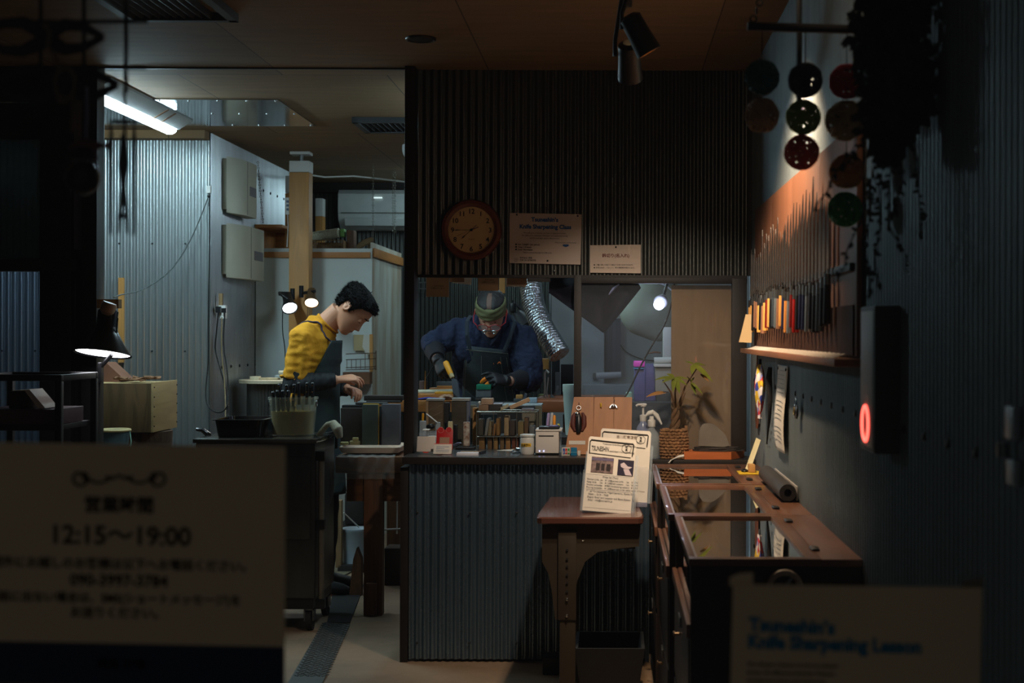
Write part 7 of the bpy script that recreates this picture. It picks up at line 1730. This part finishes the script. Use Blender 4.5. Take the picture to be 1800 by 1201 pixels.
# alarm box with red ring
fb = thing('call_box', 'tall grey box with a glowing red ring on the right wall', 'wall box', (.56, 2.97, 1.13))
fy0 = 2.90; fz0, fz1 = ZZ(797, 2.90), ZZ(536, 2.90)
MB().box((.530, fy0, fz0), (.5835, 3.06, fz1), .003).build('box_body', M('dark grey box', (70, 66, 60), .6, var=.08), fb)
MB().box((.5285, fy0+.012, fz0+.01), (.5298, 3.05, fz1-.01), .0005).build('side_plate', M('grey side plate', (150, 138, 124), .5, var=.08), fb)
MB().torus((.5275, 2.985, ZZ(743, 2.985)), .036, .0042, (1, 0, 0), 32, 8).build('red_ring', glow('red glow', (1, .10, .07), 3.2), fb)
MB().loft([((.5275, 2.985, ZZ(743, 2.985)-.022), V((0, .012, 0)), V((.001, 0, 0))), ((.5275, 2.985, ZZ(743, 2.985)+.022), V((0, .012, 0)), V((.001, 0, 0)))], 12).build('dark_mark', ink, fb)
MB().box((.5281, 2.96, ZZ(668, 2.985)-.004), (.5284, 3.01, ZZ(668, 2.985)+.004)).build('small_label', M('grey line', (150, 148, 146), .7, var=0), fb)
# latch at the far right
lt = thing('steel_latch', 'blurred steel latch on the right wall near the street window', 'latch', (.575, 2.1, 1.15))
yq = yX(1776, .575)
MB().box((.570, yq-.03, ZZ(770, yq)), (.584, yq+.012, ZZ(712, yq)), .003).build('plate', M('pale latch steel', (150, 158, 160), .4, .4), lt); MB().tube([(.562, yq-.01, ZZ(800, yq)), (.562, yq-.01, ZZ(775, yq))], .009, 10).build('knob', steel, lt)
MB().box((.572, yq-.03, ZZ(850, yq)), (.584, yq+.012, ZZ(806, yq)), .003).build('strike_plate', M('pale latch steel', (150, 158, 160), .4, .4), lt)
# wooden suction disc / ring on the front of the case
rg = thing('ring_hook', 'pale round ring hook on the street side of the front display case', 'hook', (.36, 3.32, .7))
c_ = V((XX(1380, 3.33), 3.322, ZZ(1032, 3.33)))
MB().torus(c_, .036, .008, (0, 1, 0), 30, 8).build('ring', M('pale grey rubber', (150, 138, 122), .6), rg); MB().box(c_+V((-.004, -.004, -.03)), c_+V((.004, .014, .03)), .002, rot=(0, .6, 0)).build('bar', steel, rg)

# ================================================================== HANGING BALLS, BAR, DARK PLANT
def yarn_ball(name, c, r, mat, label, seed):
    mb = MB(); rg_ = random.Random(seed); c = V(c)
    for k in range(34):
        n_ = V((rg_.gauss(0, 1), rg_.gauss(0, 1), rg_.gauss(0, 1))).normalized()
        mb.torus(c, r*rg_.uniform(.93, 1.), r*.06, n_, 26, 4)
    o = mb.build(name, mat); tag(o, label, 'yarn ball', 'hanging yarn balls'); return o
BY = 3.05; br_ = BY/FPX
cols = {'teal': (20, 96, 92), 'tan': (190, 148, 106), 'black': (40, 40, 52), 'olive': (124, 152, 50), 'coral': (232, 96, 74), 'crimson': (190, 28, 52), 'khaki': (184, 150, 100), 'amber': (206, 130, 50), 'green': (36, 146, 64)}
bl_ = [(1338, 135, 'teal', 'teal yarn ball, top of the left string'), (1338, 202, 'tan', 'tan yarn ball below the teal one on the left string'), (1414, 140, 'black', 'black yarn ball, top of the middle string'), (1411, 205, 'olive', 'olive green yarn ball in the middle of the middle string'), (1408, 267, 'coral', 'coral red yarn ball, lowest of the middle string'),
       (1487, 142, 'crimson', 'crimson yarn ball, top of the right string'), (1485, 211, 'khaki', 'khaki yarn ball second on the right string'), (1488, 300, 'amber', 'amber yarn ball third on the right string'), (1485, 367, 'green', 'green yarn ball, lowest of the right string')]
for k, (x, y, c_, lab) in enumerate(bl_):
    yarn_ball('yarn_ball', P(x, y, BY), 30*br_ if c_ != 'khaki' else 35*br_, M('yarn '+c_, cols[c_], .7, scale=20, var=.2), lab, k+50)
for x0, x1, y1, lab in ((1338, 1338, 104, 'string holding the left pair of yarn balls'), (1414, 1409, 238, 'string holding the middle yarn balls'), (1487, 1487, 338, 'string holding the right yarn balls')):
    tag(MB().tube([P(x0, 48, BY+.0), P(x0, 70, BY+.034), P(x0, (y1+48)/2, BY+.036), P(x1, y1-8, BY+.036)], .0012, 5).build('string', M('dark string', (30, 28, 26), .9)), lab, 'string', 'strings of the yarn balls')
bar = thing('hanging_bar', 'black bar hung by chains across the top right', 'bar', P(1415, 48, BY))
MB().tube([P(1312, 46, BY), P(1530, 51, BY)], .010, 10).build('bar_body', black_iron, bar)
MB().tube([P(1403, 0, BY+.02)+V((0, 0, .30)), P(1403, 210, BY+.05)], .0065, 8).build('upright_rod', black_iron, bar)
mb = MB(); a = P(1320, 40, BY); b = P(1338, -10, BY); b = a+(b-a)*((ZC-a.z)/(b-a).z if (b-a).z else 1)
n = 26
for i in range(n): mb.torus(a.lerp(b, (i+.5)/n), .007, .0018, (1, 0, 0) if i % 2 else (0, 1, 0), 10, 5)
mb.build('chain', M('black chain', (30, 28, 26), .5, .6), bar)
# dark hanging plant
hp_ = thing('hanging_plant', 'dark trailing plant hanging in front of the right wall', 'hanging plant', P(1570, 120, 2.6))
PYY = 2.55; RP = random.Random(9); fol = M('dark foliage', (22, 26, 20), .8, var=.3)
MB().lathe([(.03, -.07), (.055, -.05), (.062, .0), (.05, .0)], P(1568, 120, PYY), seg=20).build('pot', black_iron, hp_)
MB().tube([P(1568, 120, PYY), P(1568, 30, PYY), V((P(1568, 0, PYY).x, PYY, ZC))], .004, 6).build('hanger', black_iron, hp_)
mb = MB()
def lf(c, s_):
    d = V((RP.gauss(0, 1), RP.gauss(0, .6), RP.gauss(-.4, .8))).normalized(); leaf(mb, c, d, s_, s_*.65, .2, (RP.gauss(0, .5), -1, .4))
for k in range(2600):
    u = RP.random(); y = -15+u*290
    wd = 62*(1-.15*u) if y < 190 else 62*(1-(y-190)/90*.9)
    xc = 1568-8*math.sin(y*.03)
    x = xc+max(-1, min(1, RP.gauss(0, .55)))*wd
    lf(P(x, y, PYY+RP.uniform(-.07, .07)), RP.uniform(.014, .028))
def vine(pts):
    mb.tube([P(x, y, PYY+.02*math.sin(y)) for x, y in pts], .0015, 5)
    for a_, b_ in zip(pts, pts[1:]):
        n_ = max(2, int(abs(b_[1]-a_[1])/9))
        for k in range(n_):
            u = (k+.5)/n_; x = a_[0]+(b_[0]-a_[0])*u; y = a_[1]+(b_[1]-a_[1])*u; lf(P(x, y, PYY), RP.uniform(.008, .016))
for v in ([(1545, 240), (1530, 320), (1528, 380), (1520, 440), (1530, 480), (1528, 520)], [(1556, 260), (1545, 330), (1548, 400), (1536, 450), (1545, 500)], [(1570, 265), (1560, 340), (1562, 400), (1590, 440), (1592, 480)], [(1600, 230), (1612, 300), (1616, 360), (1618, 420)],
          [(1510, 220), (1500, 260), (1462, 310), (1454, 335), (1440, 352), (1430, 370)], [(1520, 240), (1485, 290), (1462, 300)], [(1535, 300), (1515, 380), (1488, 440), (1484, 470), (1470, 490)], [(1580, 250), (1585, 320), (1570, 370), (1560, 380)]): vine(v)
mb.build('foliage', fol, hp_, smooth=False)

# ================================================================== STREET WINDOW: signs and hanging iron
GY = 1.744
sp1 = thing('hours_sign', 'large white opening hours sign on the street window, lower left', 'sign', P(212, 1180, GY))
pap = M('sign paper', (222, 196, 156), .7, scale=3, var=.05)
MB().poly([P(-88, 1205, GY), P(502, 1216, GY), P(502, 788, GY), P(-88, 780, GY)], (0, .0015, 0)).build('sheet', pap, sp1, smooth=False)
MB().poly([P(-87, 1204, GY-.0008), P(501, 1215, GY-.0008), P(501, 1140, GY-.0008), P(-87, 1130, GY-.0008)], (0, .0006, 0)).build('blue_band', M('navy print', (40, 52, 72), .6, var=0), sp1, smooth=False)
k = GY/FPX; T = GY-.001; xd = (1, 0, -.017); gi = M('soft black print', (44, 40, 36), .7, var=0)
words('title', '営業時間', 31*k, gi, P(210, 902, T), xd, parent=sp1, bold=.0004); words('hours', '12:15〜19:00', 46*k, gi, P(212, 960, T), xd, parent=sp1, bold=.0005)
words('body_text', '時間外にお越しのお客様は以下へお電話ください。', 21*k, gi, P(205, 1002, T), xd, parent=sp1, bold=.0001); words('phone_number', '090-3997-3784', 28*k, gi, P(210, 1033, T), xd, parent=sp1, bold=.0003)
words('body_text', '電話に出ない場合は、SMS(ショートメッセージ)を', 20*k, gi, P(202, 1062, T), xd, parent=sp1, bold=.0001); words('body_text', 'お送りください。', 21*k, gi, P(208, 1088, T), xd, parent=sp1, bold=.0001)
words('shop_name', '常真 刃物', 20*k, ink, P(214, 1178, GY-.0018), xd, parent=sp1, bold=.0003)
mb = MB()
for sx in (-1, 1):
    pts = []
    for i in range(34):
        u = i/33
        if u < .55: x = 14+u/.55*48; y = 843+9*math.sin(u/.55*PI*1.1)
        else: t = (u-.55)/.45*2*PI*.95-PI/2; x = 64+0+13*math.cos(t)*(1.0)+4; y = 843+12*math.sin(t)+2
        pts.append(P(210+sx*x, y, T))
    mb.tube(pts, .0014, 5)
    mb.ball(P(210+sx*58, 846, T), (.004, .0008, .003), 8, 6)
for x in (-20, -10, 0, 10, 20): mb.ball(P(210+x, 843-(3 if x == 0 else 0), T), (.0032, .0008, .0024), 8, 6)
mb.build('scroll_ornament', gi, sp1)
sp2 = thing('lesson_sign', 'white knife sharpening lesson sign on the street window, lower right', 'sign', P(1500, 1190, GY))
MB().poly([P(1286, 1215, GY), P(1724, 1222, GY), P(1728, 1032, GY), P(1290, 1027, GY)], (0, .0015, 0)).build('sheet', pap, sp2, smooth=False)
MB().poly([P(1284, 1030, GY+.0016), P(1325, 1030, GY+.0016), P(1325, 1006, GY+.0016), P(1300, 1008, GY+.0016), P(1284, 1015, GY+.0016)], (0, .0006, 0)).build('tape', pap, sp2, smooth=False)
MB().poly([P(1688, 1040, GY+.0016), P(1728, 1040, GY+.0016), P(1732, 1014, GY+.0016), P(1695, 1018, GY+.0016)], (0, .0006, 0)).build('tape', M('dim tape', (130, 118, 96), .6, alpha=.6, var=0), sp2, smooth=False)
bl2 = M('sky blue print', (30, 120, 150), .6, var=0)
words('title', 'Tsuneshin’s', 33*k, bl2, P(1318, 1108, T), (1, 0, -.04), parent=sp2, align='LEFT', bold=.0009, squeeze=.98); words('title', 'Knife Sharpening Lesson', 33*k, bl2, P(1316, 1138, T), (1, 0, -.03), parent=sp2, align='LEFT', bold=.0009, squeeze=.94)
words('body_text', 'We will give a lecture on how to sharpen\nknives, the difference between Western\nand Japanese knives and whetstones', 9.5*k, gi, P(1315, 1170, T), (1, 0, -.02), parent=sp2, align='LEFT', space=1.5)
# iron display at the upper left
iron = M('black forged iron', (20, 19, 19), .6, .3)
HY = 2.0
tr1 = thing('iron_grid', 'black iron rods hanging in the street window at the upper left', 'iron rods', P(120, 60, HY))
mb = MB()
for x, y1 in ((70, 118), (146, 118), (220, 165)): 
    a = P(x, -30, HY); mb.tube([V((a.x, HY, ZC)), P(x, y1, HY)], .003, 6)
mb.tube([P(60, 42, HY), P(258, 40, HY)], .003, 6); mb.tube([P(90, 122, HY), P(256, 122, HY)], .0026, 6)
mb.build('rods', iron, tr1)
def tongs(c, sc, label, Y):
    t = thing('forge_tongs', label, 'tongs', P(c[0], c[1], Y), 'forge tongs hung in the street window')
    for s_ in (1, -1):
        pts = [P(c[0]+sc*x, c[1]+sc*y*s_, Y+.006*s_) for x, y in ((-1.25, -.10), (-.9, -.28), (-.5, -.30), (-.12, -.12), (.1, .10), (.4, .26), (.75, .22), (1.08, .06), (1.2, .02))]
        MB().tube(pts, [.004, .007, .009, .011, .011, .009, .007, .005, .003], 8, flat=.7, up=(0, 1, 0)).build('jaw', iron, t)
    MB().lathe([(.012, -.012), (.012, .012)], P(c[0], c[1], Y), (0, 1, 0), 16).build('rivet', iron, t)
    return t
tongs((80, 68), 84, 'open black forge tongs lying across the iron rods, the upper pair', HY)
tongs((105, 152), 84, 'dark forge tongs below the upper pair against the black beam', HY+.1)
rp = M('brown rope', (96, 76, 56), .9)
tag(MB().tube([P(76, 45, HY-.02), P(86, 60, HY-.022), P(82, 85, HY-.02), P(96, 100, HY-.02), P(100, 118, HY-.02), P(106, 130, HY-.02)], .0035, 8).torus(P(113, 150, HY-.01), .014, .003, (0, 1, 0), 20, 6, squash=1.6).ball(P(108, 178, HY-.01), (.009, .006, .006), 10, 6).build('rope', rp), 'loop of brown rope tied around the upper forge tongs', 'rope')
tb_ = thing('hanging_rods', 'thin black tongs and rods hanging from a cross bar beside the tube light', 'iron rods', P(218, 216, HY))
MB().tube([P(218, 165, HY), P(218, 250, HY)], .0022, 6).build('hook_rod', iron, tb_)
MB().tube([P(193, 217, HY), P(240, 217, HY)], .0030, 8).build('cross_bar', iron, tb_)
for x, y0_, y1_, r_ in ((194, 250, 415, .0022), (235, 250, 416, .0022)): MB().tube([P(x, 218, HY), P(x, y0_, HY), P(x, y1_, HY)], [.0008, r_*1.6, r_], 6).build('thin_rod', iron, tb_)
for sx in (-1, 1):
    MB().tube([P(216+sx*1, 240, HY), P(216+sx*3.5, 290, HY), P(216, 330, HY), P(216+sx*(5), 370, HY), P(216+sx*8, 414, HY)], [.003, .005, .004, .003, .002], 8).build('tong_arm', iron, tb_)
MB().tube([P(205, 386, HY), P(219, 384, HY)], .0018, 6).ball(P(214, 382, HY), .004, 8, 6).build('twist', iron, tb_)
fs = thing('wind_chime', 'dark red fish and smoky glass ball wind chime at the black frame', 'wind chime', P(147, 300, HY))
MB().loft([(P(118, 262, HY), V((0, .003, 0)), V((0, 0, .002))), (P(132, 258, HY), V((0, .007, 0)), V((0, 0, .006))), (P(152, 257, HY), V((0, .010, 0)), V((0, 0, .008))), (P(172, 259, HY), V((0, .007, 0)), V((0, 0, .006))), (P(180, 259, HY), V((0, .002, 0)), V((0, 0, .002))), (P(189, 259, HY), V((0, .002, 0)), V((0, 0, .006)))], 14).build('red_fish', M('dark red lacquer', (84, 22, 24), .4), fs)
MB().ball(P(145, 316, HY), (.024, .024, .024), 20, 14).build('glass_ball', M('smoky glass', (24, 22, 24), .06, alpha=.85, var=0), fs)
MB().lathe([(.018, 0), (.022, .006), (.008, .018)], P(146, 285, HY), seg=18).build('cap', iron, fs)
MB().tube([P(147, 245, HY), P(146, 290, HY)], .0012, 5).tube([P(147, 258, HY), P(147, 180, HY), V((P(147, 180, HY).x, HY, ZC))], .0012, 5).build('cord', M('dark string', (30, 28, 26), .9), fs)
G = 'cords hung beside the wind chime'
for x, y0_, y1_, m_, lab in ((127, 172, 236, rp, 'short tan cord hanging left of the wind chime'), (138, 180, 250, rp, 'tan cord hanging above the wind chime'), (151, 155, 252, M('pale blue cord', (110, 116, 140), .6), 'pale bluish cord hanging right of the tan cords')):
    tag(MB().tube([P(x, y0_, HY), P(x+1, (y0_+y1_)/2, HY), P(x-1, y1_, HY)], .0032 if m_ is rp else .0018, 6).build('rope_end', m_), lab, 'cord', G)
# metal rack with box at the lower left
RY = 5.2
mr = thing('tube_stand', 'black square tube stand at the lower left behind the frame', 'stand', P(50, 720, RY))
zt_ = ZZ(662, RY); x0_, x1_ = XX(-60, RY), XX(108, RY)
for y in (RY, RY+.35):
    MB().box((x0_, y, zt_-.024), (x1_, y+.024, zt_), .003).build('top_tube', black_iron, mr)
    for x in (x0_, x1_-.024): MB().box((x, y, 0), (x+.024, y+.024, zt_-.0245), .003).build('leg', black_iron, mr)
MB().box((x0_, RY+.0245, zt_-.024), (x0_+.024, RY+.3495, zt_), .003).build('side_tube', black_iron, mr); MB().box((x1_-.024, RY+.0245, zt_-.024), (x1_, RY+.3495, zt_), .003).build('side_tube', black_iron, mr)
zs = ZZ(752, RY)
MB().box((x0_+.025, RY+.025, zs-.02), (x1_-.025, RY+.35, zs), .002).build('shelf', black_wood, mr)
cx = tag(MB().box((x0_+.03, RY+.03, zs+.001), (x1_-.03, RY+.3, ZZ(724, RY)), .003).build('flat_case', wood('purple brown case', (92, 66, 72), .75, 'x', .5, 3, 5)), 'flat purple brown case on the shelf of the tube stand', 'case')
zc_ = ZZ(724, RY)+.001
tag(MB().box((XX(5, RY), RY+.05, zc_), (XX(40, RY), RY+.2, zc_+.065), .006).build('brown_box', M('dark brown box', (60, 40, 28), .7)), 'small dark brown box on the purple brown case', 'box')
tag(MB().poly([V((XX(10, RY), RY+.04, zc_+.067)), V((XX(44, RY), RY+.04, zc_+.072)), V((XX(72, RY), RY+.04, zc_+.004)), V((XX(60, RY), RY+.04, zc_+.002)), V((XX(36, RY), RY+.04, zc_+.067))], (0, .12, 0)).build('folded_paper', pw, smooth=False), 'folded white paper sloping off the dark brown box', 'paper')
tag(MB().box((x0_+.03, RY+.02, .02), (x1_-.05, RY+.33, .60), .01).build('dark_bin', M('dark block', (34, 30, 26), .8)), 'dark bin standing below the tube stand', 'bin')
